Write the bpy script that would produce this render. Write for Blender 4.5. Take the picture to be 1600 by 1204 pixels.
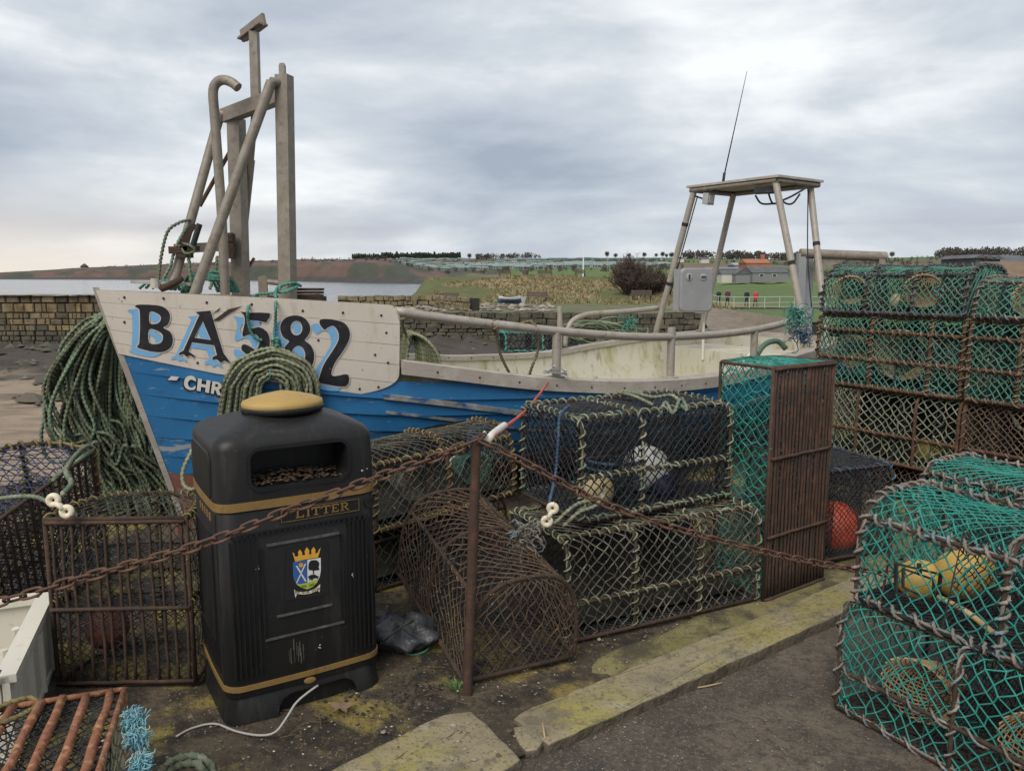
import bpy, math, random
import numpy as np
from mathutils import Vector, Matrix
from mathutils.geometry import tessellate_polygon
R = math.radians
rng = np.random.default_rng(7); random.seed(7)
for o in list(bpy.data.objects): bpy.data.objects.remove(o)
SC = bpy.context.scene; COL = SC.collection
# ---------------------------------------------------------------- camera
CAMZ = 1.6; PITCH = R(8.0); FPX = 1200.0
cam = bpy.data.cameras.new('camera'); camo = bpy.data.objects.new('camera', cam); COL.objects.link(camo)
cam.sensor_fit = 'HORIZONTAL'; cam.sensor_width = 36; cam.lens = 36 * FPX / 1600
cam.clip_start = .05; cam.clip_end = 20000
camo.location = (0, 0, CAMZ); camo.rotation_euler = (R(90) - PITCH, 0, 0); SC.camera = camo
# ---------------------------------------------------------------- world: broken overcast
SUN_EL = R(48); SUN_AZ = R(205)      # azimuth clockwise from +Y
w = bpy.data.worlds.new('World'); SC.world = w; w.use_nodes = True
nt = w.node_tree; nt.nodes.clear(); N = nt.nodes.new; LK = nt.links.new
def wmath(op, a, b=None, clamp=False):
    n = N('ShaderNodeMath'); n.operation = op; n.use_clamp = clamp
    for i, v in enumerate((a, b)):
        if v is None: continue
        if isinstance(v, (int, float)): n.inputs[i].default_value = v
        else: LK(v, n.inputs[i])
    return n.outputs[0]
sky = N('ShaderNodeTexSky'); sky.sky_type = 'NISHITA'; sky.sun_disc = False
sky.sun_elevation = SUN_EL; sky.sun_rotation = SUN_AZ
skym = N('ShaderNodeVectorMath'); skym.operation = 'SCALE'; LK(sky.outputs[0], skym.inputs[0]); skym.inputs['Scale'].default_value = .07
tc = N('ShaderNodeTexCoord'); sep = N('ShaderNodeSeparateXYZ'); LK(tc.outputs['Generated'], sep.inputs[0])
zc = wmath('ADD', wmath('ABSOLUTE', sep.outputs[2]), .16)
px_ = wmath('DIVIDE', sep.outputs[0], zc); py_ = wmath('DIVIDE', sep.outputs[1], zc)
cmb = N('ShaderNodeCombineXYZ'); LK(px_, cmb.inputs[0]); LK(py_, cmb.inputs[1]); cmb.inputs[2].default_value = 3.7
def cloud(scale, sx, sy, detail, rough, dist, off):
    mp = N('ShaderNodeMapping'); mp.inputs['Scale'].default_value = (sx, sy, 1); mp.inputs['Location'].default_value = off
    mp.inputs['Rotation'].default_value = (0, 0, R(-12))
    LK(cmb.outputs[0], mp.inputs[0]); n = N('ShaderNodeTexNoise'); LK(mp.outputs[0], n.inputs['Vector'])
    n.inputs['Scale'].default_value = scale; n.inputs['Detail'].default_value = detail
    n.inputs['Roughness'].default_value = rough; n.inputs['Distortion'].default_value = dist
    return n.outputs[0]
def puff(scale, sz, detail, rough, dist, off):       # cloud masses by bearing and height
    mp = N('ShaderNodeMapping'); mp.inputs['Scale'].default_value = (1, 1, sz); mp.inputs['Location'].default_value = off; mp.inputs['Rotation'].default_value = (0, R(7), 0)
    LK(tc.outputs['Generated'], mp.inputs[0]); n = N('ShaderNodeTexNoise'); LK(mp.outputs[0], n.inputs['Vector'])
    n.inputs['Scale'].default_value = scale; n.inputs['Detail'].default_value = detail; n.inputs['Roughness'].default_value = rough; n.inputs['Distortion'].default_value = dist
    return n.outputs[0]
c1 = puff(2.1, 2.6, 7, .52, .35, (1.3, .2, .55)); c2 = cloud(1.2, .6, 1.1, 8, .56, .7, (5.3, 1.9, 0)); c3 = puff(4.5, 4.5, 6, .55, .4, (3.1, .9, 1.7))
cv = wmath('ADD', wmath('MULTIPLY', c1, .76), wmath('ADD', wmath('MULTIPLY', c2, .06), wmath('MULTIPLY', c3, .18)))
rp = N('ShaderNodeValToRGB'); LK(cv, rp.inputs[0]); e = rp.color_ramp.elements
e[0].position = .38; e[0].color = (.31, .355, .425, 1); e[1].position = .63; e[1].color = (.80, .82, .825, 1)
m_ = e.new(.46); m_.color = (.42, .465, .53, 1); m_ = e.new(.53); m_.color = (.53, .57, .615, 1)
# long flat bank of cloud low over the land
ban = puff(1.6, 9.0, 5, .5, .2, (.7, .3, .2)); el_ = wmath('ADD', sep.outputs[2], wmath('MULTIPLY', wmath('SUBTRACT', ban, .5), .07))
bk = wmath('MULTIPLY', wmath('SUBTRACT', 1.0, wmath('MULTIPLY', wmath('ABSOLUTE', wmath('SUBTRACT', el_, .062)), 34.0), True), wmath('MULTIPLY', wmath('SUBTRACT', ban, .36), 5.0, True), True)
mxb = N('ShaderNodeMix'); mxb.data_type = 'RGBA'; LK(wmath('MULTIPLY', bk, .75), mxb.inputs[0]); LK(rp.outputs[0], mxb.inputs[6]); mxb.inputs[7].default_value = (.36, .38, .455, 1)
# thin warm light low over the sea where the cloud breaks
low = wmath('POWER', wmath('SUBTRACT', 1.0, wmath('MULTIPLY', wmath('ABSOLUTE', sep.outputs[2]), 7.0), True), 1.6)
brk = wmath('MULTIPLY', low, wmath('MULTIPLY', wmath('SUBTRACT', wmath('MULTIPLY', sep.outputs[0], -1.0), .12), 1.9, True), True)
mx = N('ShaderNodeMix'); mx.data_type = 'RGBA'; LK(brk, mx.inputs[0]); LK(mxb.outputs[2], mx.inputs[6]); mx.inputs[7].default_value = (.80, .70, .58, 1)
mx2 = N('ShaderNodeMix'); mx2.data_type = 'RGBA'; mx2.inputs[0].default_value = .94
LK(skym.outputs[0], mx2.inputs[6]); LK(mx.outputs[2], mx2.inputs[7])
bg = N('ShaderNodeBackground'); LK(mx2.outputs[2], bg.inputs[0]); bg.inputs[1].default_value = .60
wo = N('ShaderNodeOutputWorld'); LK(bg.outputs[0], wo.inputs[0])
sl = bpy.data.lights.new('sun', 'SUN'); sl.energy = 1.5; sl.angle = R(40); sl.color = (1, .94, .84)
slo = bpy.data.objects.new('sun', sl); COL.objects.link(slo); slo.location = (0, 0, 60)
sd = Vector((math.sin(SUN_AZ) * math.cos(SUN_EL), math.cos(SUN_AZ) * math.cos(SUN_EL), math.sin(SUN_EL)))
slo.rotation_euler = sd.to_track_quat('Z', 'Y').to_euler()
SC.view_settings.view_transform = 'Standard'; SC.view_settings.look = 'None'
SC.view_settings.exposure = 1.1; SC.view_settings.gamma = 1.0; SC.view_settings.use_curve_mapping = False
SC.render.engine = 'CYCLES'
# ---------------------------------------------------------------- helpers
cp, sp = math.cos(PITCH), math.sin(PITCH)
def ray(px, py):
    x = (px - 800) / FPX; y = (602 - py) / FPX
    return np.array([x, cp + y * sp, -sp + y * cp])
def gp(px, py, z=0.0):
    d = ray(px, py); return d * ((z - CAMZ) / d[2]) + np.array([0, 0, CAMZ])
def at(px, py, Y):
    d = ray(px, py); return d * (Y / d[1]) + np.array([0, 0, CAMZ])
A_ = lambda *v: np.array(v, float)
def nrm(v): v = np.asarray(v, float); return v / max(1e-9, np.linalg.norm(v))
ORG = {}
class MB:
    def __init__(s): s.V = []; s.F = []; s.M = []; s.n = 0; s.mi = 0
    def add(s, V, F, mi=None):
        V = np.asarray(V, float).reshape(-1, 3)
        Fs = F if isinstance(F, list) and len(F) and isinstance(F[0], np.ndarray) and F[0].ndim == 2 else [np.asarray(f, int)[None] for f in F]
        for f in Fs:
            if len(f): s.F.append(f + s.n); s.M.append(np.full(len(f), s.mi if mi is None else mi, int))
        s.V.append(V); s.n += len(V); return s
    def box(s, c, d, X=(1, 0, 0), Y=(0, 1, 0), Z=(0, 0, 1)):
        c = np.asarray(c, float); X, Y, Z = (np.asarray(q, float) for q in (X, Y, Z)); h = np.asarray(d, float) / 2
        V = [c + X * h[0] * i + Y * h[1] * j + Z * h[2] * k for k in (-1, 1) for j in (-1, 1) for i in (-1, 1)]
        return s.add(V, [np.array([[0, 2, 3, 1], [4, 5, 7, 6], [0, 1, 5, 4], [2, 6, 7, 3], [0, 4, 6, 2], [1, 3, 7, 5]])])
    def beam(s, a, b, wd, ht, up=(0, 0, 1)):
        a = np.asarray(a, float); b = np.asarray(b, float); X = nrm(b - a); Y = np.cross(up, X)
        if np.linalg.norm(Y) < 1e-3: Y = np.cross((0, 1, 0), X)
        Y = nrm(Y); Z = np.cross(X, Y)
        return s.box((a + b) / 2, (np.linalg.norm(b - a), wd, ht), X, Y, Z)
    def rings(s, Rg, closed=True, cap=True):          # Rg: (n, k, 3)
        Rg = np.asarray(Rg, float); n, k = Rg.shape[:2]
        i = np.arange(n - 1)[:, None] * k; j = np.arange(k if closed else k - 1)[None]; j2 = (j + 1) % k
        Q = np.stack([i + j, i + j2, i + k + j2, i + k + j], -1).reshape(-1, 4)
        F = [Q]
        s.add(Rg, F)
        if cap and closed:
            b = s.n - n * k
            s.F.append(np.arange(k)[::-1][None] + b); s.F.append(np.arange(k)[None] + b + (n - 1) * k)
            s.M += [np.array([s.mi]), np.array([s.mi])]
        return s
    def tube(s, P, r, k=8, cap=True, lobes=0, pitch=.06, flat=1.0, ref=None):
        P = np.asarray(P, float); n = len(P)
        T = np.gradient(P, axis=0); T /= np.maximum(1e-9, np.linalg.norm(T, axis=1))[:, None]
        if ref is None:
            if n > 2:
                Q = T - 0; ww, vv = np.linalg.eigh(Q.T @ Q); ref = vv[:, 0]
            else: ref = A_(1, 0, 0) if abs(T[0][0]) < .8 else A_(0, 1, 0)
        N1 = np.cross(T, np.asarray(ref, float)); l = np.linalg.norm(N1, axis=1); N1 = N1 / np.maximum(l, 1e-6)[:, None]
        N2 = np.cross(T, N1)
        rr = np.broadcast_to(np.asarray(r, float), (n,))
        th = np.arange(k) * 2 * math.pi / k
        if lobes:
            L = np.concatenate([[0], np.cumsum(np.linalg.norm(np.diff(P, axis=0), axis=1))])
            ph = 2 * math.pi * L / pitch; k = lobes * 2; th = np.arange(k) * 2 * math.pi / k
            rad = np.where(np.arange(k) % 2 == 0, 1.0, .66)[None] * rr[:, None]; ang = th[None] + ph[:, None]
        else: rad = np.broadcast_to(rr[:, None], (n, k)); ang = np.broadcast_to(th[None], (n, k))
        Rg = P[:, None] + (np.cos(ang) * rad)[..., None] * N1[:, None] + (np.sin(ang) * rad * flat)[..., None] * N2[:, None]
        return s.rings(Rg, True, cap)
    def rope(s, P, r, pitch=None, step=None, lobes=3):
        pitch = pitch or r * 6.5; step = step or pitch / 7
        return s.tube(resamp(P, step), r, lobes=lobes, pitch=pitch)
    def lathe(s, prof, c, k=20, X=(1, 0, 0), Y=(0, 1, 0), Z=(0, 0, 1)):
        X, Y, Z = (np.asarray(q, float) for q in (X, Y, Z)); th = np.arange(k) * 2 * math.pi / k
        Rg = [np.asarray(c, float) + Z * z + (np.cos(th)[:, None] * X + np.sin(th)[:, None] * Y) * r for r, z in prof]
        return s.rings(np.array(Rg))
    def segs(s, A, B, r, k=3):
        A = np.asarray(A, float); B = np.asarray(B, float); n = len(A)
        if not n: return s
        T = B - A; T /= np.maximum(1e-9, np.linalg.norm(T, axis=1))[:, None]
        ref = np.where(np.abs(T[:, 2:3]) < .8, A_(0, 0, 1)[None], A_(1, 0, 0)[None])
        N1 = np.cross(T, ref); N1 /= np.linalg.norm(N1, axis=1)[:, None]; N2 = np.cross(T, N1)
        th = np.arange(k) * 2 * math.pi / k + .5
        off = (np.cos(th)[None, :, None] * N1[:, None] + np.sin(th)[None, :, None] * N2[:, None]) * np.broadcast_to(np.asarray(r, float), (n,))[:, None, None]
        V = np.concatenate([A[:, None] + off, B[:, None] + off], 1).reshape(-1, 3)
        b = np.arange(n)[:, None, None] * 2 * k; j = np.arange(k); j2 = (j + 1) % k
        Q = np.stack([j, j2, j2 + k, j + k], -1)[None] + b
        return s.add(V, [Q.reshape(-1, 4)])
    def octa(s, P, r):
        P = np.asarray(P, float); n = len(P); rr = np.broadcast_to(np.asarray(r, float), (n,))[:, None, None]
        D = np.array([[1, 0, 0], [0, 1, 0], [-1, 0, 0], [0, -1, 0], [0, 0, 1], [0, 0, -1]], float)
        V = (P[:, None] + D[None] * rr).reshape(-1, 3)
        T = np.array([[0, 1, 4], [1, 2, 4], [2, 3, 4], [3, 0, 4], [1, 0, 5], [2, 1, 5], [3, 2, 5], [0, 3, 5]])
        return s.add(V, [(T[None] + np.arange(n)[:, None, None] * 6).reshape(-1, 3)])
    def rocks(s, P, r, flat=.6):
        P = np.asarray(P, float); n = len(P); rr = np.broadcast_to(np.asarray(r, float), (n,))[:, None, None]
        D = np.array([[1, 0, 0], [.5, .8, .1], [-.6, .7, 0], [-1, -.1, .1], [-.4, -.9, 0], [.6, -.7, 0], [.2, .1, .9], [-.3, -.1, .8], [0, 0, -.7]], float)
        J = 1 + .5 * (rng.random((n, 9, 3)) - .5); a = rng.random(n) * 6.28; V = D[None] * J * rr
        V[..., 2] *= flat; x = V[..., 0] * np.cos(a)[:, None] - V[..., 1] * np.sin(a)[:, None]; y = V[..., 0] * np.sin(a)[:, None] + V[..., 1] * np.cos(a)[:, None]
        V = np.stack([x, y, V[..., 2]], -1) + P[:, None]
        T = np.array([[0, 1, 6], [1, 2, 6], [2, 7, 6], [2, 3, 7], [3, 4, 7], [4, 5, 7], [5, 6, 7], [5, 0, 6], [1, 0, 8], [2, 1, 8], [3, 2, 8], [4, 3, 8], [5, 4, 8], [0, 5, 8]])
        return s.add(V.reshape(-1, 3), [(T[None] + np.arange(n)[:, None, None] * 9).reshape(-1, 3)])
    def grid(s, P):                                    # (n, m, 3) sheet
        return s.rings(P, closed=False, cap=False)
    def xf(s, Mx):                                     # transform everything so far by a 3x4
        s.V = [v @ Mx[:, :3].T + Mx[:, 3] for v in s.V]; return s
def resamp(P, step, smooth=True):
    P = np.asarray(P, float)
    if smooth and len(P) > 2:
        Q = np.vstack([2 * P[0] - P[1], P, 2 * P[-1] - P[-2]]); t = np.linspace(0, 1, 14, endpoint=False)[:, None]
        out = [.5 * ((2 * Q[i + 1]) + (-Q[i] + Q[i + 2]) * t + (2 * Q[i] - 5 * Q[i + 1] + 4 * Q[i + 2] - Q[i + 3]) * t * t + (-Q[i] + 3 * Q[i + 1] - 3 * Q[i + 2] + Q[i + 3]) * t ** 3) for i in range(len(P) - 1)]
        P = np.vstack(out + [P[-1:]])
    L = np.concatenate([[0], np.cumsum(np.linalg.norm(np.diff(P, axis=0), axis=1))])
    n = max(2, int(L[-1] / step) + 1); t = np.linspace(0, L[-1], n)
    return np.stack([np.interp(t, L, P[:, i]) for i in range(3)], 1)
def mk(name, mb, mat, parent=None, smooth=False, label=None, cat=None, group=None, kind=None, local=False, autos=None):
    V = np.concatenate(mb.V) if mb.V else np.zeros((0, 3))
    o3 = np.zeros(3)
    if parent is not None: o3 = ORG.get(parent.name, np.zeros(3))
    elif not local and len(V): o3 = A_((V[:, 0].min() + V[:, 0].max()) / 2, (V[:, 1].min() + V[:, 1].max()) / 2, V[:, 2].min())
    V = V - o3
    me = bpy.data.meshes.new(name); me.vertices.add(len(V)); me.vertices.foreach_set('co', V.astype(np.float32).ravel())
    ls = np.concatenate([f.ravel() for f in mb.F]); tot = np.concatenate([np.full(len(f), f.shape[1]) for f in mb.F])
    me.loops.add(len(ls)); me.loops.foreach_set('vertex_index', ls.astype(np.int32))
    st = np.concatenate([[0], np.cumsum(tot)[:-1]])
    me.polygons.add(len(tot)); me.polygons.foreach_set('loop_start', st.astype(np.int32))
    try: me.polygons.foreach_set('loop_total', tot.astype(np.int32))
    except Exception: pass
    me.polygons.foreach_set('material_index', np.concatenate(mb.M).astype(np.int32))
    me.polygons.foreach_set('use_smooth', np.full(len(tot), smooth))
    for m in (mat if isinstance(mat, (list, tuple)) else [mat]): me.materials.append(m)
    me.update(calc_edges=True); me.validate()
    if autos is not None and smooth: me.set_sharp_from_angle(angle=R(autos))
    o = bpy.data.objects.new(name, me); COL.objects.link(o)
    if parent is not None: o.parent = parent; ORG[o.name] = o3
    elif not local: o.location = o3
    if local and parent is None: ORG[o.name] = o3
    tag(o, label, cat, group, kind); return o
def tag(o, label=None, cat=None, group=None, kind=None):
    for k, v in (('label', label), ('category', cat), ('group', group), ('kind', kind)):
        if v: o[k] = v
    return o
def thing(name, loc, label, cat, group=None, local=False):
    o = bpy.data.objects.new(name, None); COL.objects.link(o); o.empty_display_size = .1; o.location = loc
    ORG[o.name] = np.zeros(3) if local else np.asarray(loc, float)
    return tag(o, label, cat, group)
def inst(name, mesh, parent=None, loc=(0, 0, 0), Mx=None):
    o = bpy.data.objects.new(name, mesh); COL.objects.link(o)
    if parent is not None: o.parent = parent; loc = np.asarray(loc, float) - ORG.get(parent.name, np.zeros(3))
    if Mx is not None: o.matrix_local = Matrix.Translation(Vector(loc)) @ Mx
    else: o.location = loc
    return o
# ---------------------------------------------------------------- materials
def MAT(name, col, rough=.8, layers=(), bump=None, metal=0.0, island=None, spec=.4, attr=None, trans=0.0, stretch=(1, 1, 1), coat=0, world=False, objrand=None):
    m = bpy.data.materials.new(name); m.use_nodes = True; t = m.node_tree; b = t.nodes['Principled BSDF']
    n = t.nodes.new; l = t.links.new
    if world: g = n('ShaderNodeNewGeometry'); src = g.outputs['Position']
    else: g = n('ShaderNodeTexCoord'); src = g.outputs['Object']
    mp = n('ShaderNodeMapping'); mp.inputs['Scale'].default_value = stretch; l(src, mp.inputs[0]); vec = mp.outputs[0]
    if attr:
        a = n('ShaderNodeAttribute'); a.attribute_name = attr; cur = a.outputs['Color']
    else:
        rgb = n('ShaderNodeRGB'); rgb.outputs[0].default_value = (*col, 1); cur = rgb.outputs[0]
    def mix(f, c1, c2, mode='MIX'):
        x = n('ShaderNodeMix'); x.data_type = 'RGBA'; x.blend_type = mode
        if isinstance(f, float): x.inputs[0].default_value = f
        else: l(f, x.inputs[0])
        l(c1, x.inputs[6])
        if isinstance(c2, tuple): x.inputs[7].default_value = (*c2, 1)
        else: l(c2, x.inputs[7])
        return x.outputs[2]
    if island:
        ge = n('ShaderNodeNewGeometry'); cr = n('ShaderNodeValToRGB'); l(ge.outputs['Random Per Island'], cr.inputs[0])
        els = cr.color_ramp.elements; cr.color_ramp.interpolation = 'LINEAR'
        for i, c in enumerate(island):
            el = els[i] if i < 2 else els.new(i / (len(island) - 1)); 
            el.position = i / (len(island) - 1); el.color = (*c, 1)
        for i, c in enumerate(island): els[i].color = (*c, 1)
        cur = cr.outputs[0]
    if objrand:
        oi = n('ShaderNodeObjectInfo'); cr = n('ShaderNodeValToRGB'); l(oi.outputs['Random'], cr.inputs[0])
        for i in range(2, len(objrand)): cr.color_ramp.elements.new(i / len(objrand))
        for i, c in enumerate(objrand): cr.color_ramp.elements[i].position = i / (len(objrand) - 1); cr.color_ramp.elements[i].color = (*c, 1)
        cur = cr.outputs[0]
    for ly in layers:
        sc, c2, lo, hi = ly[:4]; amt = ly[4] if len(ly) > 4 else 1.0; st = ly[5] if len(ly) > 5 else None; mode = ly[6] if len(ly) > 6 else 'MIX'
        v = vec
        if st:
            mq = n('ShaderNodeMapping'); mq.inputs['Scale'].default_value = st; mq.inputs['Location'].default_value = (sc * .37, 1.3, 2.1); l(src, mq.inputs[0]); v = mq.outputs[0]
        no = n('ShaderNodeTexNoise'); no.inputs['Scale'].default_value = sc; no.inputs['Detail'].default_value = 6; no.inputs['Roughness'].default_value = .6; l(v, no.inputs['Vector'])
        mr = n('ShaderNodeMapRange'); mr.inputs[1].default_value = lo; mr.inputs[2].default_value = hi; mr.inputs[4].default_value = amt; l(no.outputs[0], mr.inputs[0])
        cur = mix(mr.outputs[0], cur, c2, mode)
    l(cur, b.inputs['Base Color']); b.inputs['Roughness'].default_value = rough; b.inputs['Metallic'].default_value = metal
    b.inputs['Specular IOR Level'].default_value = spec
    if coat: b.inputs['Coat Weight'].default_value = coat
    if bump:
        prev = None
        for (sc, stg, ds) in (bump if isinstance(bump[0], tuple) else (bump,)):
            no = n('ShaderNodeTexNoise'); no.inputs['Scale'].default_value = sc; no.inputs['Detail'].default_value = 5; l(vec, no.inputs['Vector'])
            bp = n('ShaderNodeBump'); bp.inputs['Strength'].default_value = stg; bp.inputs['Distance'].default_value = ds; l(no.outputs[0], bp.inputs['Height'])
            if prev is not None: l(prev, bp.inputs['Normal'])
            prev = bp.outputs[0]
        l(prev, b.inputs['Normal'])
    return m
def srgb(r, g, b_): return tuple(((x / 255) / 12.92 if x / 255 <= .04045 else ((x / 255 + .055) / 1.055) ** 2.4) for x in (r, g, b_))
m_rust = MAT('rust_dark', (.042, .027, .020), .9, [(22, (.085, .043, .024), .45, .7), (70, (.03, .02, .016), .5, .65, .8), (160, (.17, .095, .05), .66, .78, .7)], (120, .6, .004))
m_rustbar = MAT('rust_bars', (.055, .032, .023), .9, [(18, (.11, .052, .03), .48, .7), (60, (.035, .022, .018), .5, .66, .7)], (140, .7, .004))
m_rusto = MAT('rust_orange', (.21, .085, .045), .9, [(30, (.38, .19, .09), .5, .66), (55, (.10, .04, .028), .52, .66, .8), (130, (.42, .28, .16), .64, .75, .8)], (90, .8, .006))
m_chain = MAT('rust_chain', (.085, .045, .03), .85, [(25, (.15, .08, .05), .5, .7), (90, (.07, .035, .025), .5, .66, .7)], (160, .5, .003))
m_ropegreen = MAT('rope_green', (.10, .13, .08), .9, [(9, (.19, .27, .19), .45, .68, .8), (5, (.055, .05, .032), .48, .66, .85), (300, (.03, .03, .02), .5, .7, .4)], (420, .7, .003), island=((.075, .075, .045), (.17, .21, .13), (.115, .12, .065), (.20, .28, .19), (.10, .09, .055)))
m_ropeolive = MAT('rope_olive', (.14, .14, .08), .9, [(12, (.33, .34, .24), .48, .68, .8), (6, (.08, .07, .042), .5, .68, .8)], (420, .7, .003), island=((.13, .14, .085), (.23, .25, .16), (.17, .18, .105), (.27, .31, .21)))
m_ropeteal = MAT('rope_teal', (.07, .23, .18), .85, [(15, (.14, .33, .27), .5, .7, .7), (40, (.05, .12, .10), .5, .7, .6)], (420, .6, .003))
m_ropeyel = MAT('rope_yellow', (.17, .135, .055), .9, [(18, (.36, .29, .12), .48, .7, .8), (9, (.085, .075, .04), .5, .68, .8)], (420, .7, .003))
m_ropepale = MAT('rope_pale_green', (.17, .19, .13), .9, [(18, (.33, .33, .25), .48, .66, .85), (11, (.09, .17, .13), .5, .62, .9), (24, (.11, .08, .045), .54, .66, .85)], (420, .7, .003))
m_ropetan = MAT('rope_tan', (.17, .125, .08), .9, [(16, (.40, .36, .27), .5, .7, .8), (8, (.11, .07, .04), .48, .66, .8)], (420, .7, .003))
m_ropegrey = MAT('rope_grey_pink', (.17, .15, .13), .9, [(16, (.36, .29, .25), .5, .66, .8), (11, (.14, .24, .27), .52, .64, .9), (23, (.12, .24, .36), .6, .68, .8)], (420, .7, .003))
m_ropeblue = MAT('rope_blue', (.045, .085, .15), .9, [(16, (.10, .20, .25), .5, .66, .8), (11, (.05, .06, .07), .52, .64, .7)], (420, .7, .003))
m_ropedark = MAT('rope_dark', (.06, .055, .05), .9, [(16, (.13, .13, .11), .5, .68, .8), (30, (.10, .17, .15), .58, .7, .7)], (420, .7, .003))
def netm(n, c, c2, c3, wsp=.0): return MAT(n, c, .8, [(14, c2, .48, .68, .85), (7, c3, .5, .68, .8)] + ([(60, (.42, .40, .34), .64, .72, wsp)] if wsp else []))
m_netblack = netm('net_black', (.016, .016, .019), (.035, .035, .04), (.018, .03, .035))
m_netdark = netm('net_weathered', (.055, .048, .036), (.21, .185, .14), (.05, .075, .06), .9)
m_netrust = netm('net_rusty', (.075, .046, .03), (.17, .10, .055), (.07, .075, .055), .8)
m_netteal = netm('net_teal', (.018, .19, .155), (.05, .29, .245), (.03, .095, .075))
m_netgreen = netm('net_green', (.04, .135, .10), (.09, .23, .175), (.10, .09, .055))
m_netolive = netm('net_olive', (.13, .145, .095), (.24, .235, .17), (.10, .075, .045), .5)
m_nettan = netm('net_tan', (.30, .20, .105), (.42, .32, .20), (.22, .11, .05))
m_netblue = netm('net_blue', (.035, .045, .10), (.07, .09, .19), (.03, .03, .035))
m_steel = MAT('weathered_steel', (.195, .168, .138), .55, [(9, (.27, .24, .205), .45, .7, .8), (28, (.12, .092, .068), .52, .7, .7), (5, (.19, .115, .06), .56, .68, .6, (1, 1, .25))], (60, .12, .004), metal=.15)
m_railsteel = MAT('pale_rail_steel', (.29, .26, .225), .5, [(9, (.36, .33, .29), .45, .7, .8), (28, (.18, .145, .11), .54, .7, .7), (5, (.2, .13, .075), .6, .72, .6, (1, 1, .25))], (60, .12, .004), metal=.15)
m_rustf = MAT('rust_frame', (.07, .038, .024), .9, [(22, (.14, .065, .032), .48, .66), (60, (.045, .025, .018), .5, .64, .8), (150, (.3, .2, .12), .64, .74, .7)], (120, .7, .005))
m_ropeslate = MAT('rope_slate', (.085, .10, .115), .9, [(16, (.16, .19, .20), .5, .66, .8), (9, (.07, .055, .05), .5, .64, .8), (25, (.10, .20, .19), .58, .68, .8)], (420, .7, .003))
m_alu = MAT('grey_galvanised', (.30, .31, .32), .5, [(14, (.38, .38, .38), .5, .7, .7), (30, (.2, .19, .18), .56, .72, .5)], (80, .1, .003), metal=.25)
m_blue = MAT('blue_hull_paint', (.015, .112, .265), .5, [(2.2, (.025, .145, .32), .45, .65, .7), (26, (.26, .27, .27), .645, .67, .9, (.35, .35, 2.2)), (5, (.20, .22, .23), .66, .69, .7, (.5, .5, 1.4)), (9, (.02, .075, .18), .55, .7, .6, (1, 1, 3))], (40, .12, .003))
m_bluew = MAT('scuffed_blue_paint', (.015, .106, .255), .55, [(2.2, (.025, .14, .31), .45, .65, .7), (7, (.27, .275, .265), .575, .615, .85, (.45, .45, 2.4)), (24, (.23, .235, .23), .62, .65, .85, (.35, .35, 2.2)), (14, (.05, .04, .035), .64, .70, .6)], (40, .15, .003))
m_bluegrey = MAT('worn_rubbing_strake', (.21, .205, .19), .75, [(9, (.012, .08, .21), .47, .55, .95, (1, 1, 2.5)), (8, (.42, .40, .36), .5, .7, .7), (40, (.14, .12, .10), .6, .7, .7)], (70, .3, .004))
m_cream = MAT('cream_paint', (.52, .465, .405), .6, [(3, (.55, .50, .44), .45, .65, .8), (30, (.25, .18, .13), .665, .70, .9), (12, (.40, .33, .26), .56, .74, .7, (1, 1, .3)), (70, (.36, .29, .22), .62, .68, .6)], ((45, .15, .004), (6, .1, .01)))
m_white_in = MAT('algae_stained_white', (.44, .415, .35), .7, [(5, (.27, .25, .10), .52, .66, .75, (1.2, 1.2, .35)), (16, (.15, .135, .06), .56, .7, .8, (1, 1, .3)), (2, (.42, .39, .30), .5, .7, .6)], (50, .2, .004))
m_timber = MAT('grey_timber', (.30, .265, .23), .8, [(6, (.40, .37, .33), .45, .68, .8), (40, (.17, .14, .11), .55, .7, .7, (.4, .4, 3))], (70, .3, .003))
m_redbrown = MAT('antifoul_red', (.17, .07, .05), .85, [(9, (.30, .22, .19), .52, .66, .8), (30, (.08, .04, .03), .55, .7, .6)], (40, .3, .004))
m_black = MAT('black_paint', (.012, .012, .016), .55, [(28, (.5, .45, .39), .70, .72, .9), (10, (.03, .03, .035), .5, .7)])
m_skyblue = MAT('light_blue_paint', (.16, .36, .60), .6, [(30, (.56, .52, .46), .70, .73, .8), (8, (.12, .30, .52), .5, .7, .6)])
m_dark = MAT('dark_void', (.012, .012, .013), .95)
m_binb = MAT('black_bin_plastic', (.010, .010, .0105), .45, [(4, (.014, .0135, .0135), .45, .7, .8), (26, (.03, .027, .023), .54, .72, .7, (1, 1, .12)), (70, (.06, .055, .047), .64, .72, .7), (14, (.03, .027, .023), .58, .74, .6, (1, 1, .18))], ((260, .12, .001),), spec=.3)
m_bingold = MAT('gold_bin_paint', (.19, .115, .037), .5, [(30, (.10, .065, .03), .52, .68, .8), (7, (.22, .14, .05), .45, .7, .6)])
m_bingold2 = MAT('yellow_bin_cap', (.33, .215, .065), .6, [(9, (.38, .26, .095), .45, .7, .8), (34, (.2, .13, .06), .58, .70, .8)])
m_white = MAT('white_plastic', (.56, .53, .46), .55, [(6, (.55, .52, .43), .48, .7, .8), (30, (.33, .29, .21), .6, .74, .7)], (40, .12, .004))
m_creamp = MAT('cream_plastic', (.62, .55, .42), .5, [(40, (.45, .36, .24), .52, .7, .7)])
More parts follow.
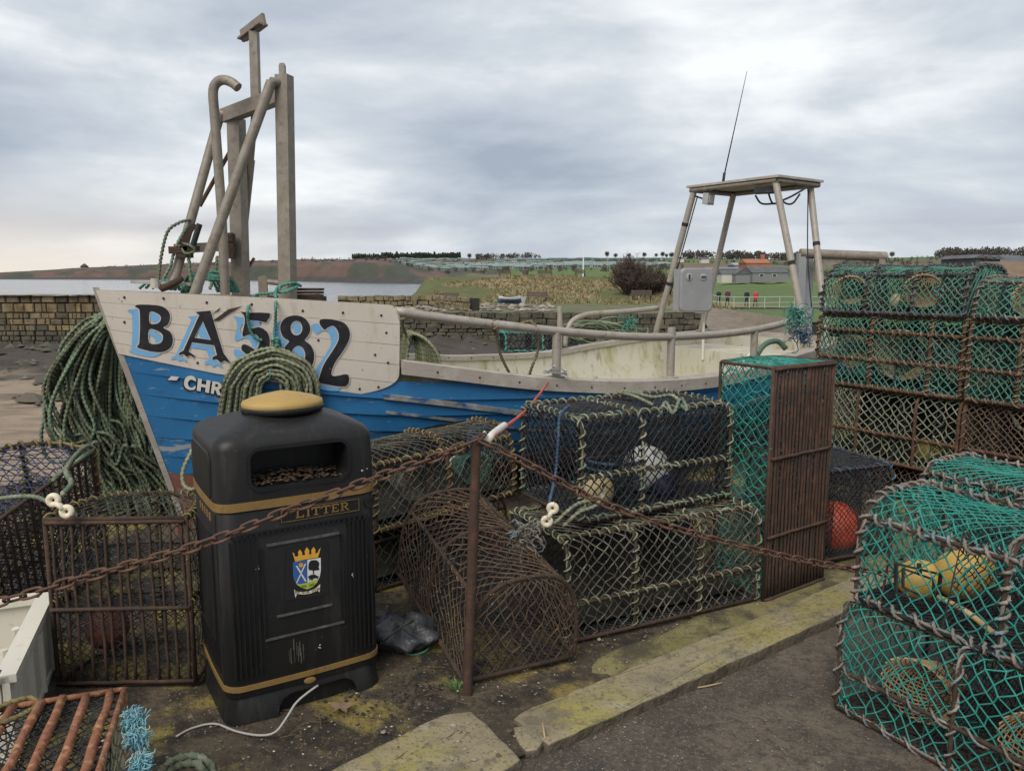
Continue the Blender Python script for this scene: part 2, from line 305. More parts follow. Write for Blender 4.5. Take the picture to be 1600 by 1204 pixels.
# ---------------------------------------------------------------- setting
_NT = rng.random((256, 256))
def vnoise(x, y):
    xi = np.floor(x).astype(int); yi = np.floor(y).astype(int); fx = x - xi; fy = y - yi
    fx = fx * fx * (3 - 2 * fx); fy = fy * fy * (3 - 2 * fy); g = lambda i, j: _NT[i % 256, j % 256]
    return (g(xi, yi) * (1 - fx) + g(xi + 1, yi) * fx) * (1 - fy) + (g(xi, yi + 1) * (1 - fx) + g(xi + 1, yi + 1) * fx) * fy
def fbm(x, y, o=4):
    s_ = 0; a = .5
    for i in range(o): s_ = s_ + a * vnoise(x * 2 ** i + 17 * i, y * 2 ** i + 5 * i); a *= .5
    return s_ / (1 - .5 ** o)
def sst(x, a, b): t = np.clip((x - a) / (b - a), 0, 1); return t * t * (3 - 2 * t)
def setcol(o, C):
    at_ = o.data.color_attributes.new('col', 'FLOAT_COLOR', 'POINT'); C = np.concatenate([C, np.ones((len(C), 1))], 1)
    at_.data.foreach_set('color', C.astype(np.float32).ravel())
K0 = A_(.121, 2.451); KU = nrm((.811, .585)); KV = A_(-KU[1], KU[0])      # kerb front line, along / inland
def kw(u, v, z): return np.stack([K0[0] + KU[0] * u + KV[0] * v, K0[1] + KU[1] * u + KV[1] * v, z + 0 * u], -1)
# quay ground
U, V_ = np.meshgrid(np.linspace(-9, 16, 300), np.linspace(.02, 5.1, 90), indexing='ij')
Z = (fbm(U * 1.7, V_ * 1.7) - .5) * .05 + (fbm(U * 9, V_ * 9, 3) - .5) * .014 - .012 + .014 * sst(V_, .5, .75)
Z = np.where(V_ < .5, np.minimum(Z, -.010), Z)
mb = MB().grid(kw(U, V_, Z)); n0 = 300
edge = np.stack([kw(U[:, -1], V_[:, -1], Z[:, -1]), kw(U[:, -1], V_[:, -1] + .03, Z[:, -1] - 3)], 1)
mb.grid(edge)
m_soil = MAT('quay_soil', (.048, .036, .025), .95, [(1.3, (.10, .077, .05), .50, .62, .9), (2.1, (.20, .155, .042), .51, .565, .9), (4.5, (.020, .016, .012), .5, .58, .9), (25, (.10, .08, .05), .52, .66, .7), (60, (.02, .016, .012), .55, .66, .7), (110, (.22, .19, .14), .62, .68, .8)], ((30, .6, .02), (130, .7, .008)), world=True)
mk('quay_ground', mb, m_soil, smooth=True, kind='structure', local=True)
# road
U, V_ = np.meshgrid(np.linspace(-12, 22, 160), np.linspace(-14, .06, 120), indexing='ij')
Z = (fbm(U * 1.2, V_ * 1.2) - .5) * .03 - .048 + (fbm(U * 7, V_ * 7, 3) - .5) * .008 + .02 * sst(V_, -.16, .0) * fbm(U * 5, V_ * 5)
m_road = MAT('tarmac', (.072, .058, .046), .9, [(1.3, (.125, .10, .075), .42, .58, .9), (3.2, (.045, .036, .03), .5, .6, .8), (24, (.04, .033, .027), .48, .64, .7), (2.4, (.036, .032, .028), .5, .66, .8), (1.7, (.085, .075, .04), .6, .72, .6), (80, (.15, .125, .095), .54, .66, .8), (60, (.03, .025, .02), .56, .66, .7), (150, (.27, .23, .18), .63, .70, .8)], ((60, .5, .01), (190, .6, .005)), world=True)
mk('road', MB().grid(kw(U, V_, Z)), m_road, smooth=True, kind='structure', local=True)
# kerb stones
m_kerb = MAT('kerb_stone', (.225, .19, .12), .9, [(2.2, (.235, .205, .065), .45, .59, .9), (6, (.29, .25, .185), .5, .66, .8), (3, (.085, .07, .045), .54, .66, .8), (16, (.10, .085, .06), .55, .66, .7), (70, (.09, .075, .055), .54, .66, .8), (120, (.36, .32, .25), .64, .72, .7)], ((14, .5, .02), (80, .6, .006)), world=True)
m_kerbs = MAT('kerb_face_brown', (.085, .068, .048), .95, [(6, (.12, .098, .07), .48, .64, .9), (20, (.045, .036, .027), .5, .64, .8)], ((14, .7, .03), (60, .7, .01)), world=True)  # darker brown for the sides of kerb stones and slabs
def slab(poly, z0, z1, jit=.005, bev=.010, nrow=3):
    P = resamp(np.vstack([np.c_[poly, np.zeros(len(poly))], [[*poly[0], 0]]]), .05, False)[:-1, :2]
    c = P.mean(0); P = P + (rng.random(P.shape) - .5) * jit * 2; mb = MB(); k = len(P)
    def rg(sc, z, j=0): 
        d = P - c; l = np.linalg.norm(d, axis=1)[:, None]; return np.c_[P - d / l * sc, np.full(k, z) + (rng.random(k) - .5) * j]
    Rg = [rg(.01, z0), rg(0, z0 + .03), rg(-.003, z1 - bev - .004), rg(.002, z1 - bev * .4), rg(bev, z1, .003)]
    for f in (.3, .6, .85, .97): Rg.append(np.c_[P * (1 - f) + c * f, np.full(k, z1) + (fbm(P[:, 0] * 9 * (1 - f) + f, P[:, 1] * 9) - .5) * .012])
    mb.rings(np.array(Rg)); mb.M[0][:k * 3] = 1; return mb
kr = thing('kerb', (*kw(A_(3), A_(.1), A_(-.1))[0],), 'low mossy stone kerb running between the tarmac and the creels', 'kerb')
us = [0, 2.75, 4.5, 6, 7.6, 9]
for i in range(len(us) - 1):
    a, b = us[i] + .006, us[i + 1] - .006
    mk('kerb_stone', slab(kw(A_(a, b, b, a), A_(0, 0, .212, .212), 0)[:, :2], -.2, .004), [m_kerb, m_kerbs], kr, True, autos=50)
q = [gp(*t)[:2] for t in ((480, 1225), (690, 1118), (738, 1112), (815, 1188), (790, 1206), (640, 1262))]
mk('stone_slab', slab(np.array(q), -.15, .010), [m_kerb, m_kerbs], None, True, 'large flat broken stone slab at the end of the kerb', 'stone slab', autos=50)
q = [gp(*t)[:2] for t in ((800, 1135), (838, 1128), (852, 1155), (828, 1178), (812, 1165))]
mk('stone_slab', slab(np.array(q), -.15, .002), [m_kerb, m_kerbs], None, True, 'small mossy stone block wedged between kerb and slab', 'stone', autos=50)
U, V_ = np.meshgrid(np.linspace(-.1, 3.6, 110), np.linspace(.211, .60, 26), indexing='ij')
nzz = .16 * (fbm(U * 3, V_ * 6) - .5); Z = -.001 + (fbm(U * 6, V_ * 6) - .5) * .008 - .06 * sst(V_ + nzz, .36, .56) - .06 * (1 - sst(U + 5 * nzz, .0, .9))
m_conc = MAT('mossy_concrete', (.15, .13, .05), .92, [(3, (.19, .165, .075), .42, .6, .9), (4.5, (.055, .045, .03), .48, .58, .95), (14, (.09, .075, .04), .5, .64, .8), (60, (.06, .05, .035), .55, .66, .8), (110, (.27, .24, .18), .63, .7, .8)], ((25, .5, .012), (90, .5, .005)), world=True)
mk('concrete_strip', MB().grid(kw(U, V_, Z)), m_conc, smooth=True, kind='structure', local=True)
# foreshore
X, Y = np.meshgrid(np.linspace(-46, 46, 230), np.linspace(4, 58, 170), indexing='ij')
Z = -.95 - .9 * sst(X, -9, 0) * sst(Y, 14, 34) - .7 * sst(X, -7, 2) * sst(Y, 22, 46) + .75 * np.exp(-((X - .6) / 2.6) ** 2 - ((Y - 21.5) / 3) ** 2) - .4 * sst(Y, 30, 31) * (X < -3)
rk = sst(Y + 7 * (fbm(X * .25, Y * .25) - .5), 17, 21)
Z = Z + (fbm(X * .8, Y * .8) - .5) * (.12 + .35 * rk) + (fbm(X * 3, Y * 3, 3) - .5) * (.03 + .22 * rk)
Z = np.where(Y > 32, np.where(X < -5, np.minimum(Z, -2.7), Z), Z)
o = mk('foreshore', MB().grid(np.stack([X, Y, Z], -1)), MAT('foreshore_sand_mud', (.3, .24, .18), .9, [(3, (.62, .6, .58), .5, .68, .5, None, 'MULTIPLY'), (1.3, (.7, .66, .6), .5, .6, .6, (.4, 2, 1), 'MULTIPLY')], ((4, .5, .1), (25, .5, .03)), attr='col', world=True), smooth=True, kind='structure', local=True)
sand = A_(.25, .19, .14); rock = A_(.055, .045, .036); f = np.clip(rk + .55 * (fbm(X * .9, Y * 2.5) > .56) * sst(Y, 9, 13), 0, 1)[..., None]
setcol(o, (sand * (1 - f) + rock * f).reshape(-1, 3))
# sea
m_sea = MAT('sea_water', (.08, .10, .115), .12, [(.02, (.16, .185, .20), .45, .65, .8, (1, .25, 1))], ((.5, .5, .5), (.09, .4, 2.0)), spec=.5, world=True, stretch=(.6, 1, 1))
mb = MB().grid(np.array([[(-9000, 33, -2.5), (-9000, 12000, -2.5)], [(-2.5, 33, -2.5), (9000, 12000, -2.5)]]))
mk('sea', mb, m_sea, kind='structure', local=True)
# far land, a ring of country seen from the quay: base line and ridge line per bearing
bx_ = [-400, 0, 160, 300, 460, 560, 650, 760, 900, 1060, 1250, 1450, 1600, 2000]
shd = [2100, 1700, 1500, 1250, 850, 600, 480, 330, 240, 200, 190, 190, 190, 190]; shz = [-2.5] * 7 + [-2.0, -1.4, -1.2, -1.2, -1.1, -1, -1]
rdd = [3000, 2700, 2300, 1900, 1500, 1250, 1150, 1050, 1000, 950, 950, 900, 850, 850]; rdy = [429, 427, 418, 412, 407, 406, 405, 405, 404, 404, 407, 402, 400, 400]
PXs = np.arange(-400, 2001, 8.0); Q = np.concatenate([np.linspace(0, .12, 10), np.linspace(.13, 1, 60), np.linspace(1.03, 1.5, 6)])
sh = np.interp(PXs, bx_, shd); sz = np.interp(PXs, bx_, shz); rd = np.interp(PXs, bx_, rdd)
rz = CAMZ + rd * (433.4 - np.interp(PXs, bx_, rdy)) / FPX / cp
dist = sh[:, None] + (rd - sh)[:, None] * Q[None]; az = (PXs - 800) / FPX / cp
QQ = np.clip(Q, 0, 1)[None]; lf = sst(700 - PXs, 0, 120)[:, None]
shape = (1 - lf) * QQ ** 1.25 + lf * (.42 * sst(QQ, .0, .10) + .58 * QQ ** .9)
nz = (fbm(PXs[:, None] * .05 + Q[None] * 3, Q[None] * 12 + PXs[:, None] * .01) - .5)
LX = dist * az[:, None]; LZ = sz[:, None] + (rz - sz)[:, None] * np.minimum(1.02, shape) + nz * 7 * sst(QQ, 0, .1) * (.3 + .7 * lf) * (QQ < 1) - 4 * (Q[None] > 1)
LP = np.stack([LX, dist, LZ], -1)
def land_z(px, q):
    i = np.clip((px - PXs[0]) / 8.0, 0, len(PXs) - 2); j = np.interp(q, Q, np.arange(len(Q))); j = min(j, len(Q) - 1.001)
    a, b = int(i), int(j); fa, fb = i - a, j - b
    return (LP[a, b] * (1 - fa) + LP[a + 1, b] * fa) * (1 - fb) + (LP[a, b + 1] * (1 - fa) + LP[a + 1, b + 1] * fa) * fb
heath = A_(.105, .066, .05); scrub = A_(.045, .05, .035); pasture = A_(.085, .125, .035); plough = A_(.13, .09, .065); dark = A_(.028, .028, .024)
n1 = fbm(PXs[:, None] * .035 + 3, Q[None] * 9 + 4); n2 = fbm(PXs[:, None] * .09, Q[None] * 25 + 8, 3)
C = heath * (1 - sst(n1, .42, .56))[..., None] + scrub * sst(n1, .42, .56)[..., None]
fld = np.floor(Q[None] * 7 + PXs[:, None] * .004 + .6 * (n1 - .5)); fl2 = np.floor(PXs[:, None] / 130 + fld * 1.7 + n1 * .8); hsh = _NT[(fld * 31).astype(int) % 256, (fl2 * 17).astype(int) % 256]
C2 = np.where((hsh < .42)[..., None], pasture, np.where((hsh < .62)[..., None], plough, np.where((hsh < .8)[..., None], A_(.10, .10, .05), scrub)))
C2 = np.where(((PXs[:, None] > 1040) & (PXs[:, None] < 1180) & (Q[None] > .2) & (Q[None] < .62))[..., None], plough * 1.1, C2)
C2 = np.where(((PXs[:, None] > 1090) & (Q[None] < .12))[..., None], A_(.095, .15, .035), C2)
rt = sst(PXs[:, None] + 60 * n2, 700, 860)[..., None] * np.ones_like(C); C = C * (1 - rt) + C2 * rt
C = C * (.75 + .5 * n2[..., None]); shore = (Q[None] < .035) & (PXs[:, None] < 720); C = np.where(shore[..., None], A_(.05, .045, .042), C)
o = mk('far_land', MB().grid(LP), MAT('countryside', (.1, .1, .1), .95, [(.02, (.55, .55, .55), .5, .7, .6, None, 'MULTIPLY')], ((.05, .5, 8),), attr='col', world=True), smooth=True, kind='structure', local=True)
setcol(o, C.reshape(-1, 3))
# grass bank and promenade on the far side of the harbour
X, Y = np.meshgrid(np.linspace(-13, 95, 330), np.concatenate([np.linspace(48, 100, 110), np.linspace(102, 215, 40)]), indexing='ij')
def bank_z(X, Y):
    mnd = sst(X + .10 * (Y - 70), -12.5, -7) * (1 - sst(X, 13.5, 20)); up = sst(Y + 3.5 * (vnoise(X * .22, Y * .1) - .5), 66, 92)
    right = sst(X, 15, 21)
    z = -.58 + mnd * up * 2.2 - .8 * right * (1 - sst(Y, 100, 190)) + .25 * sst(Y, 52, 64) * (1 - right) * (fbm(X * .3, Y * .3) - .5) - 2.2 * (1 - sst(X, -12.5, -9.5)) * sst(Y, 58, 70)
    z = z - 1.9 * sst(X, 11.5, 13) * (1 - sst(X, 17.5, 18.3)) * (1 - sst(Y, 50, 68))
    return z + (fbm(X * .8, Y * .8) - .5) * (.12 + .5 * mnd * up * (1 - sst(Y, 90, 96)))
Z = bank_z(X, Y); mnd = sst(X + .1 * (Y - 70), -12.5, -7) * (1 - sst(X, 14, 21)) * sst(Y, 64, 72) * (1 - sst(Y, 92, 97))
g1 = fbm(X * .22 + 9, Y * .16); dryg = A_(.22, .17, .095); grass = A_(.075, .115, .03); mud = A_(.13, .10, .075)
C = grass * (1 - mnd[..., None]) + (dryg * sst(g1, .44, .54)[..., None] + A_(.085, .09, .03) * (1 - sst(g1, .44, .54))[..., None]) * mnd[..., None]
fr = (sst(fbm(X * .5, Y * .5), .42, .54) * (1 - sst(Y, 58, 64)) * (X < 15))[..., None]; C = C * (1 - fr) + mud * fr
dr2 = (np.exp(-((X - 24) / 3.5) ** 2 - ((Y - 88) / 7) ** 2))[..., None]; C = C * (1 - dr2) + A_(.21, .17, .07) * dr2
ramp = (sst(X, 10.5, 12) * (1 - sst(X, 18, 19)) * (1 - sst(Y, 62, 72)))[..., None]; C = C * (1 - ramp) + A_(.17, .14, .11) * ramp
C = C * (.72 + .55 * fbm(X * 1.3, Y * 1.3, 3))[..., None]
m_bank = MAT('bank_grass', (.1, .1, .1), .95, [(2, (.6, .6, .55), .5, .7, .6, None, 'MULTIPLY')], ((3, .5, .1),), attr='col', world=True)
o = mk('grass_bank', MB().grid(np.stack([X, Y, Z], -1)), m_bank, smooth=True, kind='structure', local=True); setcol(o, C.reshape(-1, 3))
# dry grass tufts on the bank
mb = MB(); n = 7000; gx = rng.uniform(-10, 19, n); gy = rng.uniform(64, 95, n); keep = fbm(gx * .22 + 9, gy * .16) > .44; gx, gy = gx[keep], gy[keep]; gz = bank_z(gx, gy)
h = rng.uniform(.12, .40, len(gx)); lx = rng.normal(0, .22, len(gx)); wd = rng.uniform(.05, .13, len(gx))
Vt = np.stack([np.stack([gx - wd, gy, gz - .05], -1), np.stack([gx + wd, gy - .05, gz - .05], -1), np.stack([gx + lx + wd * .3, gy - rng.uniform(-.1, .25, len(gx)), gz + h], -1)], 1)
mb.add(Vt.reshape(-1, 3), [np.arange(len(gx) * 3).reshape(-1, 3)])
mk('dry_grass', mb, MAT('dry_grass', (.2, .15, .07), .95, island=((.12, .10, .055), (.25, .195, .11), (.18, .14, .075), (.09, .11, .04), (.28, .22, .14))), label='pale dry winter grass on the bank across the harbour', cat='grass', kind='stuff', local=True)
# promenade path with railing
P = np.array([(14, 92), (17.5, 83), (21, 78.5), (27, 77), (36, 78), (50, 80)], float); Pp = resamp(np.c_[P, np.zeros(6)], .8); tt = np.gradient(Pp, axis=0); nn = np.stack([-tt[:, 1], tt[:, 0]], 1); nn /= np.linalg.norm(nn, axis=1)[:, None]
rows = np.stack([np.c_[Pp[:, :2] + nn * d, bank_z(Pp[:, 0], Pp[:, 1]) + .09] for d in np.linspace(-1.4, 1.4, 6)], 1)
mk('path', MB().grid(rows), MAT('path_gravel', (.21, .19, .175), .9, [(1, (.16, .14, .125), .45, .65)], world=True), smooth=True, kind='structure', local=True)
# ---- stone walls
m_stone = MAT('harbour_stone', (.20, .16, .095), .92, [(1.2, (.27, .22, .13), .42, .62, .9), (2.3, (.09, .075, .05), .48, .64, .9), (14, (.13, .11, .08), .5, .7, .7)], ((9, .6, .05), (40, .4, .01)), world=True)
m_stonep = MAT('pier_stone', (.20, .16, .095), .92, [(2.3, (.55, .5, .42), .48, .64, .9, None, 'MULTIPLY'), (14, (.6, .55, .5), .5, .7, .7, None, 'MULTIPLY')], ((9, .6, .05), (40, .4, .01)), world=True, objrand=((.09, .07, .045), (.20, .155, .085), (.13, .10, .065), (.24, .185, .10), (.16, .135, .095), (.075, .062, .045)))
m_stoned = MAT('dark_wet_stone', (.075, .065, .05), .85, [(1.2, (.12, .105, .07), .45, .62, .9), (2.3, (.035, .033, .026), .48, .64, .9), (6, (.07, .085, .03), .56, .68, .7)], ((9, .6, .05), (40, .4, .01)), world=True)
m_mortar = MAT('wall_core', (.035, .03, .024), .95)
def stone_mesh(nm, mat):
    mb = MB(); h = .5
    Rg = [np.array([(-a, -d, -b), (a, -d, -b), (a, -d, b), (-a, -d, b)]) for a, b, d in ((.5, .5, -.5), (.5, .5, .30), (.42, .40, .5))]
    mb.rings(np.array(Rg) * (1, 1, 1)); o = mk(nm, mb, mat, local=True); me = o.data; bpy.data.objects.remove(o); return me
wl = thing('pier_wall', (-17, 30.4, -1.3), 'long yellowish masonry pier wall across the sand on the left', 'stone wall')
X0, X1 = -26.0, -7.5; zt = .92
mk('wall_core', MB().box(((X0 + X1) / 2, 30.75, -.35), (X1 - X0, 1.0, 2.4)), m_mortar, wl)
mb = MB(); U, V_ = np.meshgrid(np.linspace(X0, X1, 80), np.linspace(30.0, 31.6, 8), indexing='ij'); mb.grid(np.stack([U, V_, zt - .02 + .10 * (fbm(U * 1.5, V_ * 2) - .3)], -1)); mk('coping', mb, m_stone, wl, True)
stm = [stone_mesh('stone', m_stonep) for _ in range(1)][0]
stw = stone_mesh('stone', m_stoned); zz = zt; ri = 0; cnt = 0
while zz > -1.35 and cnt < 296:
    hh = rng.uniform(.17, .40); x = -22.4 + rng.uniform(0, .3)
    while x < -12.2 and cnt < 296:
        ww = rng.uniform(.13, .55) * (1 if rng.random() > .25 else .6) if ri else rng.uniform(.3, .6); d = rng.uniform(.14, .2)
        inst('stone', stm if zz > -.30 + rng.normal(0, .12) else stw, wl, (x + ww / 2, 30.28 - d * .5 + .06, zz - hh / 2), Matrix.Rotation(rng.normal(0, .035), 4, 'Y') @ Matrix.Diagonal((ww * rng.uniform(.86, .96), d, hh * rng.uniform(.84, .95), 1))); x += ww; cnt += 1
    zz -= hh; ri += 1
st = MB()                                   # the stretches of the pier past the three hundred stones in view
for xa, xb in ((X0, -22.4), (-12.15, X1)):
    z = zt
    while z > -1.35:
        h = rng.uniform(.17, .40); x = xa
        while x < xb:
            w_ = rng.uniform(.15, .55); d = rng.uniform(.14, .2); st.box((x + w_ / 2, 30.34 - d * .5, z - h / 2), (w_ * .92, d, h * .9)); x += w_
        z -= h
tag(mk('stone_courses', st, m_stone, wl), kind='stuff')
def course_wall(name, pts, zt, zb, mat, label, hgt=(.16, .42), wid=(.22, .95), thick=.9):
    r = thing(name, (*pts[0], zb), label, 'stone wall'); core = MB(); st = MB()
    for a, b in zip(pts[:-1], pts[1:]):
        a, b = A_(*a), A_(*b); L = np.linalg.norm(b - a); X_ = A_(*(b - a) / L, 0); Y_ = A_(-X_[1], X_[0], 0)
        core.box(A_(*(a + b) / 2, (zt + zb) / 2 - .03) + Y_ * (thick / 2 + .05), (L, thick, zt - zb - .06), X_, Y_)
        z = zt
        while z > zb:
            h = rng.uniform(*hgt); x = 0
            while x < L:
                w_ = min(rng.uniform(*wid), L - x + .2); dz = rng.uniform(0, .12); ra = rng.normal(0, .05); X2 = X_ * math.cos(ra) + A_(0, 0, math.sin(ra)); Z2 = np.cross(X2, Y_)
                st.box(A_(*a, z - h / 2 + rng.normal(0, .02)) + X_ * (x + w_ / 2) + Y_ * (.1 - dz), (w_ * rng.uniform(.8, .97), .3, h * rng.uniform(.75, .98)), X2, Y_, Z2); x += w_
            z -= h
    mk('wall_core', core, m_mortar, r); tag(mk('stone_courses', st, mat, r), kind='stuff'); return r
course_wall('harbour_wall', [(-11.8, 48.2), (11.6, 47.0)], -.56, -3.4, m_stoned, 'dark weedy harbour wall below the grass bank')
course_wall('harbour_wall', [(18.5, 72), (18.3, 47.5)], -1.25, -4.2, m_stoned, 'dark stone wall running along the side of the slipway')
course_wall('harbour_wall', [(18.6, 72.2), (34, 74.5), (60, 76)], -1.25, -4.2, m_stoned, 'dark stone wall below the railed promenade')
course_wall('pier_wall', [(-12.4, 55), (-5.5, 56.5), (-3, 50)], .32, -3, m_stone, 'low pale pier wall with rounded end left of the grass bank')
# rubble on the shelf below the bank, rocks on the foreshore
n = 420; gx = rng.uniform(-9, 3, n); gy = rng.uniform(49, 63, n)
mk('rubble', MB().rocks(np.stack([gx, gy, bank_z(gx, gy) + .05], -1), rng.uniform(.08, .42, n) * rng.random(n) ** .6, .5), MAT('rubble', (.2, .17, .14), .9, island=((.07, .06, .05), (.20, .17, .14), (.30, .26, .22), (.12, .10, .08))), kind='stuff', label='broken stone and driftwood strewn below the bank', cat='rubble', local=True)
n = 900; gx = rng.uniform(-24, 17, n); gy = rng.uniform(17, 46, n); gz = -.95 - .9 * sst(gx, -9, 0) * sst(gy, 14, 34) - .7 * sst(gx, -7, 2) * sst(gy, 22, 46) - .4 * (gy > 30) * (gx < -3)
ok = ~((gx < -5) & (gy > 29)); gx[:420] = rng.uniform(-26, -8, 420); gy[:420] = rng.uniform(15, 29, 420); gz[:420] = -.93; ok[:420] = True
mk('shore_rocks', MB().rocks(np.stack([gx, gy, gz], -1)[ok], rng.uniform(.06, .5, ok.sum()) * rng.random(ok.sum()), .6), MAT('shore_rock', (.08, .07, .055), .8, [(2, (.05, .06, .03), .5, .65)], island=((.03, .028, .024), (.09, .075, .06), (.05, .05, .035), (.15, .125, .10))), kind='stuff', label='dark weedy rocks scattered over the harbour floor', cat='rocks', local=True)
# ---------------------------------------------------------------- the fishing boat
B0 = A_(-2.38, 4.42); BA = A_(.81, .5864); BP = A_(.5864, -.81); BL = 6.35
def pch(x, X, Y):
    X = np.array(X, float); Y = np.array(Y, float); h = np.diff(X); d = np.diff(Y) / h; m = np.zeros(len(X)); m[0] = d[0]; m[-1] = d[-1]
    for i in range(1, len(X) - 1): m[i] = 0 if d[i - 1] * d[i] <= 0 else 2 * d[i - 1] * d[i] / (d[i - 1] + d[i])
    x = np.asarray(x, float); i = np.clip(np.searchsorted(X, x) - 1, 0, len(X) - 2); t = (x - X[i]) / h[i]
    return (1 + 2 * t) * (1 - t) ** 2 * Y[i] + t * (1 - t) ** 2 * h[i] * m[i] + t * t * (3 - 2 * t) * Y[i + 1] + t * t * (t - 1) * h[i] * m[i + 1]
SS = np.linspace(0, BL, 400)
BT = pch(SS, [0, .2, .5, 1, 1.75, 2.7, 3.5, 4.5, 5.5, 6.35], [0.0, .16, .36, .60, .84, 1.04, 1.13, 1.12, 1.02, .88])
GT = pch(SS, [0, .8, 1.5, 2.57, 3.26, 4, 4.86, 5.4, 6.35], [1.30, 1.20, 1.10, .93, .87, .85, .91, .955, 1.0])
zg = lambda s: np.interp(s, SS, GT)
bw_top = lambda s: np.interp(s, [0, .445, .92, 1.44, 1.6], [1.532, 1.506, 1.478, 1.44, 1.425])
bw_bot = lambda s: np.interp(s, [0, .1, .55, 1.07, 1.48, 1.6], [1.185, 1.157, 1.041, .938, .862, .842])
ZK = .07
def hb(s, z):
    st = np.maximum(0, (1.53 - z)) * .27; s2 = np.clip((s - st) / (BL - st) * BL, 0, BL)
    g = zg(np.clip(s, 0, BL)); wv = np.clip((g - z) / (g - ZK), 0, 1)
    return np.interp(s2, SS, BT) * np.maximum(0, 1 - wv ** 2.7) ** .7
def bw(s, t, z):
    s, t, z = np.broadcast_arrays(np.asarray(s, float), np.asarray(t, float), np.asarray(z, float))
    return np.stack([B0[0] + BA[0] * s + BP[0] * t, B0[1] + BA[1] * s + BP[1] * t, z], -1)
def hull_hit(px, py, off=0.0):              # where the sight line through a pixel meets the hull skin
    one = np.ndim(px) == 0; px = np.atleast_1d(np.asarray(px, float)); py = np.atleast_1d(np.asarray(py, float)); x = (px - 800) / FPX; y = (602 - py) / FPX
    d = np.stack([x, cp + y * sp, -sp + y * cp], -1); C_ = A_(0, 0, CAMZ)
    def inside(k):
        q = d * k[:, None] + C_; r = q[:, :2] - B0; s = r @ BA; return (r @ BP < hb(s, q[:, 2]) + off) & (s > -.02) & (s < BL)
    hi = np.full(len(d), 9.0); found = np.zeros(len(d), bool)
    for k in np.linspace(3, 9, 240):
        ins = inside(np.full(len(d), k)) & ~found; hi[ins] = k; found |= ins
    lo = hi - .03
    for _ in range(18):
        m = (lo + hi) / 2; ins = inside(m); hi = np.where(ins, m, hi); lo = np.where(ins, lo, m)
    P = d * hi[:, None] + C_; return P[0] if one else P
boat = thing('fishing_boat', bw(3.2, 0, 0.0), 'blue and cream open fishing boat numbered BA 582 hauled up behind the creels', 'fishing boat')
_o = mk('bolt', MB().lathe([(.010, -.002), (.009, .002), (.004, .0045)], (0, 0, 0), 8), m_rust, local=True); BOLT = _o.data; bpy.data.objects.remove(_o)
def bolt(c, sd, sc): return inst('bolt', BOLT, boat, c, Matrix.Rotation(math.atan2(BP[1] * sd, BP[0] * sd), 4, 'Z') @ Matrix.Rotation(R(90), 4, 'Y') @ Matrix.Scale(sc, 4))
def stem(z): return np.maximum(0, (1.53 - z)) * .27
def hsurf(sn, z, sd, off):              # sn 0..1 along the hull at height z
    s = stem(z) + (BL - stem(z)) * sn; return bw(s, sd * (hb(s, z) + off), z)
sn = np.concatenate([np.linspace(0, .1, 14), np.linspace(.115, 1, 60)])
def sheer(wf):                           # height of a line at fraction wf between planking top and keel
    s = sn * BL; top = np.where(s < 1.5, np.minimum(zg(s), bw_bot(s) + .05), zg(s) - .005); top = zg(s) * 0 + pch(s, [0, .55, 1.2, 1.5, 2.57, 3.26, 4, 4.86, 6.35], [1.20, 1.10, .99, .955, .90, .855, .835, .895, .985])
    return top * (1 - wf) + ZK * wf
wfs = [0, .13, .25, .37, .49, .60, .70]
